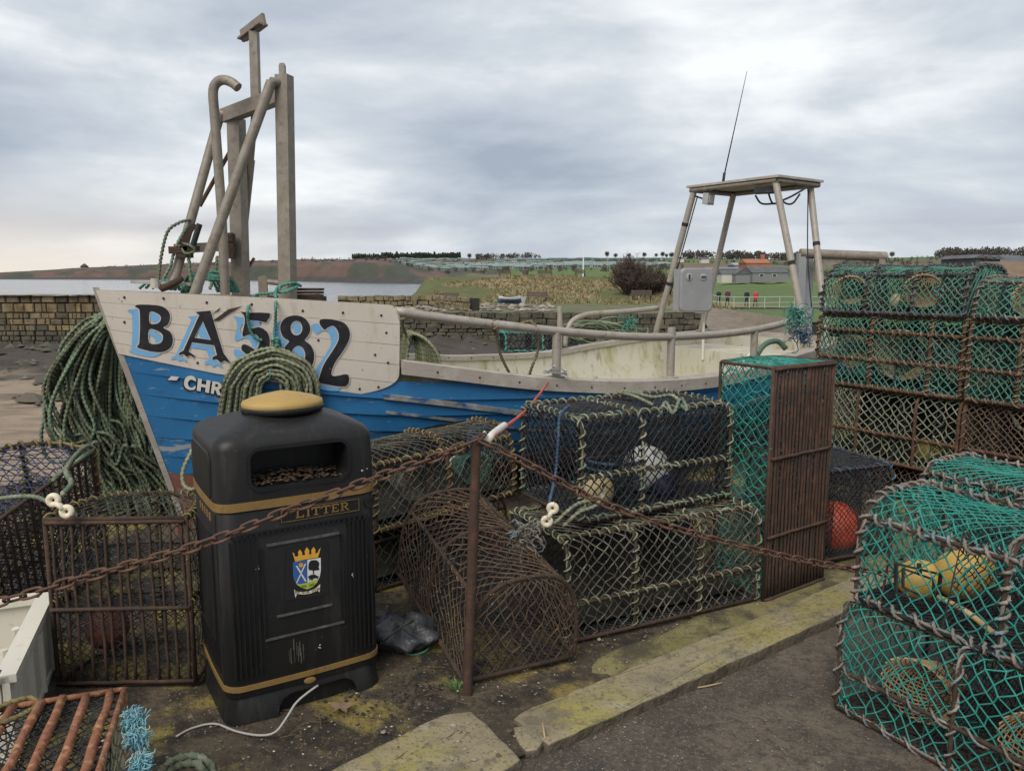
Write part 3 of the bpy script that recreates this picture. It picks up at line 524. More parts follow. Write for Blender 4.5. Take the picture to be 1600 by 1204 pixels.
for sd in (1, -1):
    # topside planking: wide upper panel then clinker strakes, each lapped over the next
    for i in range(len(wfs) - 1):
        za, zb_ = sheer(wfs[i]), sheer(wfs[i + 1]); rows = []
        for f in np.linspace(0, 1, 5): z = za * (1 - f) + zb_ * f; rows.append(hsurf(sn, z, sd, -.002 + .016 * f ** 1.5 * np.minimum(1, sn / .05)))
        rows.append(hsurf(sn, zb_ - .002, sd, -.004))
        mk('strake', MB().grid(np.array(rows)), m_bluew if i >= 3 else m_blue, boat, True, autos=40)
    rows = [hsurf(sn, sheer(f), sd, .0) for f in np.linspace(.69, 1, 12)]
    mk('hull_bottom', MB().grid(np.array(rows)), m_redbrown, boat, True)
    # rubbing strakes
    for wf, hgt, off in ((.005, .055, .03), (.27, .042, .024), (.40, .022, .018)):
        s_ = sn[(sn > (.02 if wf < .1 else .205))]; z = np.interp(s_, sn, sheer(wf)); rg = []
        if wf < .1: continue
        z = np.interp(s_, sn, zg(sn * BL)) - (.285 if wf < .3 else .40) * np.interp(s_, [.2, .5, 1], [.9, 1.05, 1])
        for dz, of in ((hgt / 2, .0), (hgt / 2 * .8, off), (-hgt / 2 * .8, off), (-hgt / 2, 0)): rg.append(hsurf(s_, z + dz, sd, of))
        mk('rubbing_strake', MB().rings(np.array(rg).transpose(1, 0, 2)), m_bluegrey, boat, False)
    # gunwale cap (timber), from the bulwark aft
    s_ = np.linspace(1.545 if sd > 0 else 1.35, BL, 70); z = zg(s_); b = hb(s_, z)
    rg = np.stack([bw(s_, sd * (b + .035), z - .085), bw(s_, sd * (b + .035), z - .002), bw(s_, sd * (b + .025), z + .006), bw(s_, sd * (b - .085), z + .006), bw(s_, sd * (b - .085), z - .04), bw(s_, sd * (b - .0), z - .045), bw(s_, sd * (b - .0), z - .085)], 1)
    mk('gunwale', MB().rings(rg), m_timber, boat, False)
    bl = MB()
    for k in range(17):
        s0 = 1.75 + k * .27; z0 = zg(s0); b0 = hb(s0, z0) + .036; c = bw(s0, sd * b0, z0 - .045)
        bolt(c, sd, .8); bolt(bw(s0 + .1, sd * (b0 - .121), z0 - .022), -sd, .75)
    # inner side
    s_ = np.linspace(1.2, BL - .03, 60); rows = [bw(s_, sd * np.maximum(.05, hb(s_, np.maximum(z, .25)) - .07), z) for z in (zg(s_) - .02, zg(s_) * .8 + .1, zg(s_) * .5 + .25, 0 * s_ + .46)]
    mk('inner_side', MB().grid(np.array(rows)), m_white_in, boat, True)
    # bulwark boards
    fr = [0, .2, .42, .63, .83, 1.0]
    for i in range(5):
        f0, f1 = fr[i] + .0022, fr[i + 1] - .0022
        s0 = np.linspace(0.0, 1, 50); rows_o = []; rows_i = []
        for f in np.linspace(f0, f1, 6):
            end = 1.53 - (.0 if f < .72 else .22 * ((f - .72) / .28) ** 2.2) - (.05 * ((.12 - f) / .12) ** 2 if f < .12 else 0)
            zc = bw_top(s0 * end) * (1 - f) + bw_bot(s0 * end) * f; st = stem(zc); s_ = st + (end - st) * s0
            zc = bw_top(s_) * (1 - f) + bw_bot(s_) * f; b = hb(s_, zc) + .012 + .0008 * (i % 2)
            rows_o.append(bw(s_, sd * b, zc)); rows_i.append(bw(s_ + .0, sd * np.maximum(b - .05, .0), zc))
        Rg = np.concatenate([np.array(rows_o), np.array(rows_i)[::-1]], 0).transpose(1, 0, 2)
        mk('bulwark_board', MB().rings(Rg), m_cream, boat, True, autos=30)
    s_ = np.linspace(0, 1.46, 30); rows = [bw(s_, sd * np.maximum(hb(s_, bw_top(s_) - .03) + .0135, 0), bw_top(s_) + .002), bw(s_, sd * np.maximum(hb(s_, bw_top(s_)) - .055, 0), bw_top(s_) + .002)]
    mk('bulwark_cap', MB().grid(np.array(rows)), m_cream, boat)
    bl = MB()
    for s0, f in [(.12, .1), (.3, .08), (.5, .1), (.72, .09), (.98, .13), (1.2, .12), (1.42, .12), (.08, .5), (.16, .9), (.38, .95), (.62, .93), (.42, .45), (.75, .3), (1.05, .45), (1.38, .55), (1.46, .62), (1.40, .9), (1.28, .95), (.9, .9), (1.45, .3)]:
        z0 = bw_top(s0) * (1 - f) + bw_bot(s0) * f; s1 = s0 + stem(z0) * (1 - s0 / 1.5); c = bw(s1, sd * (hb(s1, z0) + .0135), z0)
        bolt(c, sd, .85)
# stem post
zs = np.linspace(.1, 1.545, 24); c = np.stack([B0[0] + BA[0] * (stem(zs) - .012), B0[1] + BA[1] * (stem(zs) - .012), zs], 1)
mk('stem_post', MB().rings(np.stack([c + A_(*BP, 0) * .016 + A_(*BA, 0) * .03, c + A_(*BP, 0) * .010, c - A_(*BP, 0) * .010, c - A_(*BP, 0) * .016 + A_(*BA, 0) * .03], 1)), m_timber, boat)
mk('keel', MB().beam(bw(.35, 0, .06), bw(BL, 0, .04), .07, .1), m_redbrown, boat)
# transom and decks
zt_ = np.linspace(1.0, ZK, 14); rg = np.stack([bw(BL + 0 * zt_, hb(BL - .001, zt_) * 1.0, zt_), bw(BL + 0 * zt_, -hb(BL - .001, zt_), zt_)], 1)
mk('transom', MB().grid(rg), m_blue, boat)
mk('transom_cap', MB().beam(bw(BL, .9, .985), bw(BL, -.9, .985), .08, .07), m_timber, boat)
mk('transom_lining', MB().beam(bw(BL - .05, .85, .72), bw(BL - .05, -.85, .72), .04, .5), m_white_in, boat)
s_ = np.linspace(1.2, BL - .05, 40); b = hb(s_, 0 * s_ + .5) - .03
mk('deck', MB().grid(np.stack([bw(s_, b, .5 + 0 * s_), bw(s_, -b, .5 + 0 * s_)], 1)), MAT('algae_deck', (.36, .34, .18), .8, [(4, (.50, .48, .36), .45, .65), (9, (.2, .19, .07), .55, .7)], (40, .2, .004)), boat)
s_ = np.linspace(.12, 1.55, 24); z = zg(s_) + .08; b = np.maximum(.0, hb(s_, z) - .055)
mk('foredeck', MB().grid(np.stack([bw(s_, b, z), bw(s_, -b, z)], 1)), m_white_in, boat)
mk('bulkhead', MB().grid(np.array([[bw(1.5, g * (hb(1.5, zq) - .07), zq) for g in (1, -1)] for zq in np.linspace(1.16, .45, 8)])), m_white_in, boat)
# stern locker shelf
mk('stern_locker', MB().box(bw(5.95, 0, .68), (.75, 1.5, .36), A_(*BA, 0), A_(*BP, 0)), m_white_in, boat)
# rails
def rail_pts(L, off, sd): return np.array([bw(s, sd * (np.interp(s, SS, BT) + off), z) for s, z in L])
nr = rail_pts([(1.53, 1.395), (1.86, 1.341), (2.61, 1.243), (3.30, 1.179), (3.98, 1.159), (4.58, 1.174), (5.15, 1.22), (5.55, 1.27)], -.06, 1)
mk('rail', MB().tube(resamp(nr, .06), .029, 14), m_railsteel, boat, True)
for s0 in (2.61, 3.62, 4.62): 
    top = np.interp(s0, [1.86, 2.61, 3.30, 3.98, 4.58, 5.15], [1.341, 1.243, 1.179, 1.159, 1.174, 1.22]) - .005; t0 = np.interp(s0, SS, BT) - .06
    ext = .07 if abs(s0 - 3.62) < .01 else 0
    mk('rail_post', MB().tube([bw(s0, t0, zg(s0)), bw(s0, t0, top + ext)], .030, 12).lathe([(.06, 0), (.06, .008), (.038, .014)], bw(s0, t0, zg(s0) + .006), 14), m_railsteel, boat, True, autos=40)
fr_ = [(4.38, .90), (4.40, 1.02), (4.46, 1.14), (4.58, 1.20), (4.75, 1.225), (5.2, 1.24), (5.62, 1.27)]
mk('rail', MB().tube(resamp(rail_pts(fr_, -.05, -1), .04), .027, 12), m_railsteel, boat, True)
mk('rail_post', MB().tube([bw(4.32, -1.08, .88), bw(4.32, -1.08, 1.31)], .027, 10), m_railsteel, boat, True, autos=40)
# ---- stern gantry
TZ = 2.49; tops = {'A': (5.62, -.5), 'C': (5.62, .47), 'D': (6.22, .44), 'B': (6.25, -.5)}; bases = {'A': (5.6, -.98, .95), 'C': (5.62, .90, .975), 'D': (6.02, .84, .99), 'B': (6.2, -.84, 1.0)}
gan = {k: (bw(*bases[k]), bw(*tops[k], TZ)) for k in tops}
for k in 'ACDB':
    mk('gantry_leg', MB().tube([gan[k][0], gan[k][1]], .032, 14).lathe([(.055, 0), (.055, .01)], gan[k][0], 12), m_railsteel, boat, True, autos=40)
def ring4(s0, s1, t0, t1, z): return [bw(s0, t0, z), bw(s1, t0, z), bw(s1, t1, z), bw(s0, t1, z)]
P4 = ring4(5.60, 6.27, -.53, .5, TZ)
fr4 = MB()
for i in range(4): fr4.tube([P4[i], P4[(i + 1) % 4]], .024, 10)
mk('roof_frame', fr4, m_steel, boat, True, autos=40)
mk('roof_panel', MB().box(bw(5.935, -.015, TZ + .035), (.73, 1.1, .022), A_(*BA, 0), A_(*BP, 0)), m_timber, boat)
lamp = MB(); lc = at(1107, 311, 8.0); Xl = nrm((.75, -.6, -.1)); Yl = nrm(np.cross((0, 0, 1), Xl)); Zl = np.cross(Xl, Yl)
fl = mk('flood_light', MB().box(lc, (.06, .15, .11), Xl, Yl, Zl).tube([lc, lc + A_(.03, .02, .1)], .008, 6), m_alu, boat)
mk('lens', MB().box(lc + Xl * .0325, (.006, .11, .075), Xl, Yl, Zl), MAT('lamp_glass', (.45, .42, .33), .15), fl)
rc = at(1197, 297, 7.45); mk('radio', MB().box(rc, (.20, .14, .06), nrm((.9, -.4, 0)), nrm((.4, .9, 0))), m_netblack, boat)
for pts in ([(1200, 300), (1208, 318), (1225, 312), (1240, 305), (1262, 292)], [(1215, 300), (1225, 316), (1238, 318), (1250, 303)], [(1180, 305), (1190, 318), (1212, 318)], [(1085, 306), (1097, 310), (1103, 312)]):
    mk('cable', MB().tube(resamp([at(x, y, 7.5 if x > 1150 else 8.0) for x, y in pts], .02), .009, 6), m_netblack, boat, True)
aer = mk('antenna', MB().tube([at(1130, 284, 8.05), at(1132, 270, 8.05)], .014, 8).tube([at(1132, 272, 8.05), at(1150, 190, 8.05), at(1167, 112, 8.05)], [.007, .005, .0025], 6), m_netblack, boat, True)
for (k, f) in (('A', .78), ('A', .38), ('D', .62), ('D', .3), ('C', .5)):
    c = gan[k][0] * (1 - f) + gan[k][1] * f; dz = nrm(gan[k][1] - gan[k][0]); mk('tape_band', MB().tube([c - dz * .018, c + dz * .018], .035, 14), m_netblack, boat, True, autos=40)
mk('cable', MB().tube(resamp([gan['D'][1] + A_(-.03, -.03, -.05), at(1262, 400, 7.4), at(1268, 480, 7.3)], .05), .006, 5), m_netblack, boat, True)
mk('cable', MB().tube([gan['A'][0] * .7 + gan['A'][1] * .3 + A_(.04, -.02, 0), gan['A'][1] + A_(.03, -.03, -.06)], .007, 5), m_netblack, boat, True)
# control box
c0 = at(1088, 453, 7.75); Xc = nrm((.985, .17, 0)); Yc = nrm((-.17, .985, 0))
def rrect(w_, h_, r, n=5):
    P = []
    for cx, cy, a0 in ((w_ / 2 - r, h_ / 2 - r, 0), (-w_ / 2 + r, h_ / 2 - r, 90), (-w_ / 2 + r, -h_ / 2 + r, 180), (w_ / 2 - r, -h_ / 2 + r, 270)):
        for k in range(n + 1): a = R(a0 + 90 * k / n); P.append((cx + r * math.cos(a), cy + r * math.sin(a)))
    return np.array(P)
def plate(mb, c, X, Z, Yd, poly, y0, y1, bev=0.0):
    X, Z, Yd = (np.asarray(v, float) for v in (X, Z, Yd)); L = []
    for sc, y in ([(0, y0), (0, y1 - bev), (bev, y1)] if bev else [(0, y0), (0, y1)]):
        pc = poly - np.sign(poly) * np.minimum(np.abs(poly), sc); L.append(c + pc[:, :1] * X + pc[:, 1:] * Z + Yd * y)
    return mb.rings(np.array(L))
cbx = mk('control_box', MB().box(c0 + Yc * .12, (.30, .22, .42), Xc, Yc), m_alu, boat)
m_door = MAT('grey_moulded_door', (.20, .205, .215), .5, [(5, (.25, .25, .255), .45, .7, .8), (40, (.32, .31, .29), .6, .75, .5)], (90, .1, .002))
mk('door', plate(MB(), c0, Xc, (0, 0, 1), -Yc, rrect(.345, .435, .05), -.03, .02, .012), m_door, cbx, True, autos=35)
for dx, k in ((-.09, 0), (.06, 1)):
    cc = c0 + Xc * dx + A_(0, 0, .13) - Yc * .021
    mk('dial', MB().lathe([(.036, 0), (.036, .006), (.03, .008)], cc, 20, Xc, A_(0, 0, 1), -Yc), m_alu, cbx, True, autos=35)
    mk('knob', MB().box(cc - Yc * .012, ((.014, .012, .05) if k == 0 else (.05, .012, .014)), Xc, Yc), m_netblack, cbx)
mk('box_post', MB().tube([at(1100, 484, 7.9), at(1098, 562, 7.9)], .014, 8), m_white, boat, True, autos=40)
mk('hose', MB().tube(resamp([at(1165, 600, 6.6), at(1180, 560, 6.7), at(1195, 538, 6.8), at(1215, 533, 6.9), at(1228, 545, 6.9)], .03), .025, 10), MAT('hose_green', (.07, .13, .09), .6), boat, True)
mk('hose', MB().tube(resamp([at(1140, 598, 6.5), at(1162, 566, 6.6), at(1182, 546, 6.7)], .03), .022, 10), m_white, boat, True)
# ---- bow hauling frame
def fp(px, py, s, t):                      # point above deck position (s,t) at image row py
    b = bw(s, t, 0); return at(px, py, b[1])
Yn, Yf = 4.86, 5.25
np_b, np_t = at(450, 475, Yn), at(444, 118, Yn); fp_b, fp_t = at(377, 470, Yf), at(369, 186, Yf)
Xp = nrm((.96, -.28, 0)); Yp_ = nrm((.28, .96, 0))
def sqpost(name, a, b, w_, d_): return mk(name, MB().beam(a, b, w_, d_, up=Xp), m_steel, boat)
sqpost('mast_post', np_b, np_t, .075, .085); sqpost('mast_post', fp_b, fp_t, .08, .09)
tp = np_t + A_(0, 0, .0); mk('lifting_eye', plate(MB(), np_t + A_(-.004, -.02, .02), Xp, (0, 0, 1), Yp_, np.array([(-.02, -.03), (.02, -.03), (.02, .03), (.012, .045), (-.012, .045), (-.02, .03)]), -.008, .008), m_steel, boat)
mk('cross_beam', MB().beam(at(352, 182, Yf + .02), at(442, 148, Yn + .03), .07, .085), m_steel, boat)
mk('brace', MB().tube(resamp([at(303, 462, 4.66), at(424, 128, 4.80)], .2, False), .031, 14).tube([at(424, 128, 4.80), at(440, 130, 4.86)], .028, 12), m_steel, boat, True, autos=40)
mk('brace', MB().tube([at(268, 452, 4.98), at(344, 178, 5.25)], .031, 14).tube([at(344, 178, 5.25), at(366, 181, 5.25)], .03, 12), m_steel, boat, True, autos=40)
mk('brace', MB().tube([at(392, 250, 5.3), at(374, 420, 5.5)], .028, 12).tube([at(401, 140, 5.1), at(385, 330, 5.45)], .022, 12), m_steel, boat, True, autos=40)
mk('rusty_rod', MB().tube([at(362, 232, 5.32), at(312, 322, 5.22)], .014, 8), m_chain, boat, True, autos=40)
ex = [at(352, 460, 5.0), at(346, 330, 5.0), at(336, 190, 5.0), at(333, 145, 5.0), at(338, 130, 5.0), at(349, 125, 4.99), at(362, 129, 4.97), at(372, 137, 4.96)]
mk('exhaust_pipe', MB().tube(resamp(ex, .02), .030, 14), m_steel, boat, True, autos=50)
tm = mk('mast_top', MB().beam(at(400, 155, 5.06), at(397, 50, 5.06), .055, .05), m_steel, boat)
mk('mast_plate', MB().beam(at(378, 57, 5.14), at(413, 30, 5.0), .02, .075).beam(at(378, 62, 5.14), at(411, 37, 5.0), .07, .012), m_steel, tm)
mk('hauler_bar', MB().beam(at(272, 389, 5.05), at(366, 384, 5.2), .05, .06), m_steel, boat)
for cc_, dd in ((at(283, 391, 5.0), (.12, .10, .045)), (at(297, 388, 4.98), (.10, .06, .03)), (at(290, 399, 4.99), (.07, .08, .03)), (at(361, 392, 5.16), (.05, .05, .1))): mk('rusty_clamp', MB().box(cc_, dd), m_rust, boat)
mk('clamp_arm', MB().beam(at(282, 383, 5.0), at(305, 350, 5.03), .02, .03), m_rust, boat); mk('pulley', MB().lathe([(.03, 0), (.03, .05), (.018, .06)], at(361, 378, 5.16), 12), m_rust, boat)
mk('shackle', MB().tube(resamp([at(252, 451, 4.86), at(264, 446, 4.85), at(276, 440, 4.84), at(284, 434, 4.84)], .02), .022, 8), m_rust, boat, True)

mk('handle', MB().tube([at(300, 388, 4.97), at(312, 350, 4.97)], .018, 10), m_netblack, boat, True, autos=40)
mk('rod', MB().tube([at(386, 422, 5.3), at(397, 403, 5.3)], .010, 6), m_chain, boat)
cle = MB().beam(at(205, 440, 4.85), at(298, 444, 4.9), .03, .02).lathe([(.03, 0), (.025, .06)], at(243, 450, 4.85), 10)
mk('cleat', cle, m_timber, boat)
mk('bracket', plate(MB(), at(411, 448, 4.95), (1, 0, 0), (0, 0, 1), (0, -1, 0), rrect(.055, .14, .02), -.01, .01).tube([at(418, 440, 4.95), at(436, 442, 4.95)], .018, 8), m_steel, boat)
blk = MB()
for k in range(4): blk.box(at(482, 452 + 5 * k, 5.02), (.17, .12, .016), nrm((.98, .15 * (k - 1.5) * .3, 0)), nrm((-.15 * (k - 1.5) * .3, .98, 0)))
mk('wooden_blocks', blk, m_rust, boat)
# ---- painted number and name
def mapcrop(P, x0, y0, sc): return [(x0 + x / sc, y0 + y / sc) for x, y in P]
def decal(name, polys, off, mat, parent, proj, subdiv=2):
    mb = MB()
    for grp in polys:
        loops = [[Vector((x, y, 0)) for x, y in lp] for lp in grp]; tri = tessellate_polygon(loops); flat = np.array([(v.x, v.y) for lp in loops for v in lp])
        T = flat[np.array(tri)]
        for _ in range(subdiv):
            a, b, c = T[:, 0], T[:, 1], T[:, 2]; ab, bc, ca = (a + b) / 2, (b + c) / 2, (c + a) / 2
            T = np.concatenate([np.stack(q, 1) for q in ((a, ab, ca), (ab, b, bc), (ca, bc, c), (ab, bc, ca))])
        U_, inv = np.unique(np.round(T.reshape(-1, 2), 3), axis=0, return_inverse=True)
        mb.add(proj(U_[:, 0], U_[:, 1], off), [inv.reshape(-1, 3)])
    return mk(name, mb, mat, parent)
def curve(P, n=5):                       # rounded outline
    P = np.array(P, float); k = len(P); out = []
    for i in range(k):
        p0, p1, p2, p3 = P[i - 1], P[i], P[(i + 1) % k], P[(i + 2) % k]
        for t in np.linspace(0, 1, n, endpoint=False): out.append(tuple(.5 * (2 * p1 + (p2 - p0) * t + (2 * p0 - 5 * p1 + 4 * p2 - p3) * t * t + (3 * p1 - p0 - 3 * p2 + p3) * t ** 3) * 1.0))
    return out
def offset(P, d):
    P = np.array(P, float); a = np.roll(P, 1, 0); b = np.roll(P, -1, 0); t = b - a; t /= np.maximum(1e-6, np.linalg.norm(t, axis=1))[:, None]; nn = np.stack([t[:, 1], -t[:, 0]], 1)
    ar = .5 * np.sum(P[:, 0] * np.roll(P[:, 1], -1) - P[:, 1] * np.roll(P[:, 0], -1)); return [tuple(q) for q in P + nn * d * (1 if ar > 0 else -1)]
ell = lambda cx, cy, rx, ry: [(cx + rx * math.cos(t), cy + ry * math.sin(t)) for t in np.linspace(0, 2 * math.pi, 20, endpoint=False)]
LET = [
 [curve([(203, 95), (222, 86), (300, 88), (350, 98), (380, 125), (385, 160), (372, 192), (350, 206), (385, 226), (400, 262), (393, 302), (365, 326), (330, 334), (280, 328), (222, 312), (214, 302), (225, 285), (229, 200), (227, 120), (216, 104)], 3), curve([(280, 124), (312, 128), (335, 145), (337, 165), (320, 184), (280, 182)], 3), curve([(276, 216), (315, 220), (345, 240), (347, 268), (328, 289), (277, 284)], 3)],
 [[(518, 124), (596, 117), (640, 262), (665, 340), (682, 362), (702, 393), (668, 377), (650, 389), (630, 371), (606, 374), (607, 358), (630, 348), (616, 298), (500, 282), (482, 330), (512, 350), (511, 363), (490, 350), (473, 358), (456, 344), (430, 349), (435, 335), (455, 325), (500, 225), (538, 140)], [(556, 172), (598, 270), (512, 258)]],
 [curve([(752, 122), (800, 128), (905, 130), (893, 168), (880, 178), (800, 166), (796, 214), (845, 202), (890, 226), (906, 275), (895, 330), (860, 362), (800, 352), (758, 322), (765, 292), (800, 302), (832, 320), (851, 290), (845, 252), (815, 236), (770, 252), (762, 236), (775, 180), (770, 140)], 2)],
 [curve([(1040, 142), (1085, 155), (1112, 190), (1115, 225), (1098, 256), (1088, 272), (1120, 300), (1137, 350), (1120, 410), (1060, 436), (1000, 410), (975, 350), (985, 305), (1006, 276), (975, 255), (960, 215), (966, 180), (992, 152)], 3), ell(1044, 208, 31, 38), ell(1054, 350, 36, 50)],
 [curve([(1170, 163), (1230, 163), (1290, 180), (1318, 215), (1320, 262), (1290, 322), (1245, 387), (1226, 440), (1242, 458), (1313, 450), (1299, 512), (1160, 492), (1160, 478), (1185, 400), (1230, 330), (1263, 270), (1260, 225), (1235, 196), (1206, 206), (1190, 216), (1167, 190)], 3)]]
hp = lambda x, y, off: hull_hit(150 + x / 3.3333, 450 + y / 3.3333, .012 + off)
sh_ = lambda P, dx, dy: [(x + dx, y + dy) for x, y in P]
decal('painted_number_shadow', [[sh_(lp, -40, 24) for lp in L] for L in LET], .0045, m_skyblue, boat, hp)
decal('painted_number_outline', [[offset(L[0], 5)] + [offset(h, -5) for h in L[1:]] for L in LET], .0060, m_cream, boat, hp)
decal('painted_number', LET, .0075, m_black, boat, hp)
NAME = [[[(372, 478), (392, 458), (432, 462), (420, 480)]],
        [curve([(512, 462), (522, 486), (505, 478), (488, 478), (478, 496), (486, 514), (502, 518), (518, 508), (514, 526), (490, 530), (466, 518), (458, 492), (468, 466), (490, 456)], 3)],
        [[(532, 470), (552, 474), (549, 498), (573, 503), (576, 478), (597, 482), (588, 546), (568, 542), (571, 518), (547, 513), (545, 537), (524, 533)]],
        [[(607, 484), (640, 490), (655, 502), (652, 520), (640, 528), (652, 560), (632, 556), (623, 530), (617, 529), (613, 551), (598, 548)], [(622, 498), (636, 501), (635, 515), (620, 513)]],
        [[(664, 497), (680, 500), (672, 564), (657, 561)]]]
hp2 = lambda x, y, off: hull_hit(150 + x / 3.3333, 450 + y / 3.3333, .015 + off)
decal('painted_name_shadow', [[sh_(lp, -8, 5) for lp in L] for L in NAME], .002, m_black, boat, hp2, 1)
decal('painted_name', NAME, .0035, MAT('name_paint', (.55, .52, .47), .6, [(30, (.3, .3, .3), .6, .7, .6)]), boat, hp2, 1)
sc_ = [[[(605, 172), (690, 110), (765, 92), (700, 128), (640, 170)]], [[(600, 140), (650, 98), (640, 118)]]]
decal('scrape_mark', sc_, .0068, m_rust, boat, hp, 2)
# ---------------------------------------------------------------- litter bin
BX = nrm((.853, .522, 0)); BY = nrm((-.522, .853, 0)); BO = A_(-1.012, 2.555, -.01); BWd, BDp = .575, .485
bl_ = lambda x, y, z: BO + BX * x + BY * y + A_(0, 0, z)
lb = thing('litter_bin', bl_(BWd / 2, BDp / 2, 0), 'black plastic litter bin with gold bands, yellow cap and town crest', 'litter bin')
def bring(z, ins=0.0, r=.055, bow=.012, n=7):
    P = rrect(BWd - 2 * ins, BDp - 2 * ins, max(.01, r), n); out = []
    P2 = resamp(np.c_[np.vstack([P, P[:1]]), np.zeros(len(P) + 1)], .018, False)[:-1]
    for x, y, _ in P2:
        by = -bow * (1 - (2 * x / BWd) ** 2) if y < 0 else bow * (1 - (2 * x / BWd) ** 2); bx2 = bow * .6 * np.sign(x) * (1 - (2 * y / BDp) ** 2) * (abs(x) > BWd * .3)
        out.append((x + bx2, y + by * (abs(y) > BDp * .3), z))
    return np.array(out)
NR = len(bring(0)); 
def bstack(L):
    rg = []
    for z, ins, r in L:
        q = bring(0, 0, .055); sx = 1 - 2 * ins / BWd; sy = 1 - 2 * ins / BDp; rg.append(np.stack([bl_(BWd / 2 + x * sx, BDp / 2 + y * sy, z) for x, y, _ in q]))
    return np.array(rg)
def boolcut(o, cutter):
    import bmesh
    for q in (o, cutter):
        bm_ = bmesh.new(); bm_.from_mesh(q.data); bmesh.ops.remove_doubles(bm_, verts=bm_.verts, dist=1e-6); bmesh.ops.recalc_face_normals(bm_, faces=bm_.faces); bm_.to_mesh(q.data); bm_.free()
    bpy.context.view_layer.update()
    md = o.modifiers.new('b', 'BOOLEAN'); md.operation = 'DIFFERENCE'; md.object = cutter; md.solver = 'EXACT'
    dg = bpy.context.evaluated_depsgraph_get(); me = bpy.data.meshes.new_from_object(o.evaluated_get(dg)); o.modifiers.clear(); old = o.data; o.data = me; me.name = old.name
    bpy.data.objects.remove(cutter); me.polygons.foreach_set('use_smooth', [True] * len(me.polygons)); me.set_sharp_from_angle(angle=R(35)); me.update()
pl = mk('plinth', MB().rings(bstack([(0, -.004, 0), (.005, -.008, 0), (.12, .008, 0), (.13, .016, 0), (.132, .05, 0)])), m_binb, lb, True, autos=40)
body = mk('body', MB().rings(bstack([(.105, .02, 0), (.11, .001, 0), (.12, -.002, 0), (.80, .0, 0), (.81, .006, 0)])), m_binb, lb, True, autos=40)
hood_prof = [(.79, .006, 0), (.80, -.004, 0), (1.015, .001, 0), (1.036, .006, 0), (1.052, .018, 0), (1.064, .036, 0), (1.082, .085, 0), (1.10, .14, 0), (1.115, .19, 0), (1.12, .22, 0)]
hood = mk('hood', MB().rings(bstack(hood_prof)), m_binb, lb, True, autos=60)
def cutter(c, w_, h_, d_, r):
    o = mk('cut', plate(MB(), np.asarray(c, float), BX, (0, 0, 1), BY, rrect(w_, h_, r, 6), -d_, d_), m_binb, lb); return o
boolcut(hood, cutter(bl_(BWd * .5, -.02, .945), .345, .135, .17, .035))
boolcut(pl, cutter(bl_(BWd * .56, -.01, .02), .30, .13, .035, .06))
rm = MB(); Po = rrect(.375, .165, .05, 6); Pi = rrect(.343, .133, .034, 6)
rm.rings(np.array([[bl_(BWd / 2 + x, yy - .0 , .945 + z) for x, z in P_] for P_, yy in ((Po * 1.0, -.004), (Po * .99, -.0165), (Pi * 1.02, -.0165), (Pi, -.002), (Pi * .995, .06))]), cap=False)
mk('opening_rim', rm, m_binb, lb, True, autos=50)
mk('opening_shelf', MB().box(bl_(BWd / 2, .08, .872), (.34, .17, .008), BX, BY), m_binb, lb)
n = 260; xx = rng.uniform(.13, .45, n); yy = rng.uniform(.0, .13, n)
mk('debris', MB().rocks(np.array([bl_(a, b, .882 + .022 * max(0, 1 - abs(a - .25) / .2) * rng.random() + .01 * (b > .05)) for a, b in zip(xx, yy)]), rng.uniform(.004, .011, n)), MAT('peat_debris', (.05, .03, .02), .95, island=((.03, .02, .015), (.08, .05, .032), (.05, .033, .022))), lb)
for z0, z1 in ((.803, .833), (.138, .158)):
    mk('gold_band', MB().rings(bstack([(z0 - .001, .004, 0), (z0, -.0055, 0), (z1, -.0055, 0), (z1 + .001, .004, 0)]), cap=False), m_bingold, lb, True, autos=40)
cc = bl_(BWd / 2 + .012, BDp / 2 - .0, 1.113)
cap = mk('cap', MB().rings(np.array([[cc + BX * (.152 * sc * math.cos(t)) + BY * (.135 * sc * math.sin(t)) + A_(0, 0, z) for t in np.linspace(0, 2 * math.pi, 40, endpoint=False)] for sc, z in ((.94, 0), (1.0, .012), (1.005, .022), (.985, .031), (.8, .043), (.5, .055), (.22, .064), (.05, .068))])), m_bingold2, lb, True)
mk('cap_rim', MB().rings(np.array([[cc + BX * (.152 * sc * math.cos(t)) + BY * (.135 * sc * math.sin(t)) + A_(0, 0, z) for t in np.linspace(0, 2 * math.pi, 40, endpoint=False)] for sc, z in ((.95, -.012), (1.02, -.003), (1.022, .010), (1.0, .014))])), m_binb, cap, True)
# mouldings on the front: ribs, sunk panel, handle strip
fy = -.0145
def fbar(x0, z0, x1, z1, w_=.006, d=.007, mat=m_binb, nm='moulding', y=fy): return mk(nm, MB().beam(bl_(x0, y, z0), bl_(x1, y, z1), d, w_, up=(0, 0, 1) if abs(x1 - x0) > abs(z1 - z0) else BX), mat, lb)
m_binr = MAT('scuffed_bin_edge', (.06, .058, .055), .5, [(30, (.13, .125, .115), .5, .7, .8)])
fbar(.18, .395, .385, .395, .007, .008, m_binr); fbar(.135, .315, .43, .315, .007, .008, m_binr); fbar(.135, .315, .135, .66); fbar(.43, .315, .43, .66); fbar(.155, .667, .42, .667, .008, .009, m_binr)
fbar(.06, .72, .52, .72, .004, .006)
rb = MB()
for k in range(30):
    x = .03 + .515 * k / 29
    if .125 < x < .44: continue
    rb.beam(bl_(x, -.008 - .008 * (1 - (2 * x / BWd - 1) ** 2), .19), bl_(x, -.008 - .008 * (1 - (2 * x / BWd - 1) ** 2), .70), .006, .005, up=BX)
for k in range(26): rb.box(bl_(.04 + .5 * k / 25, -.014, .712), (.010, .010, .012), BX, BY)
mk('ribs', rb, m_binb, lb)
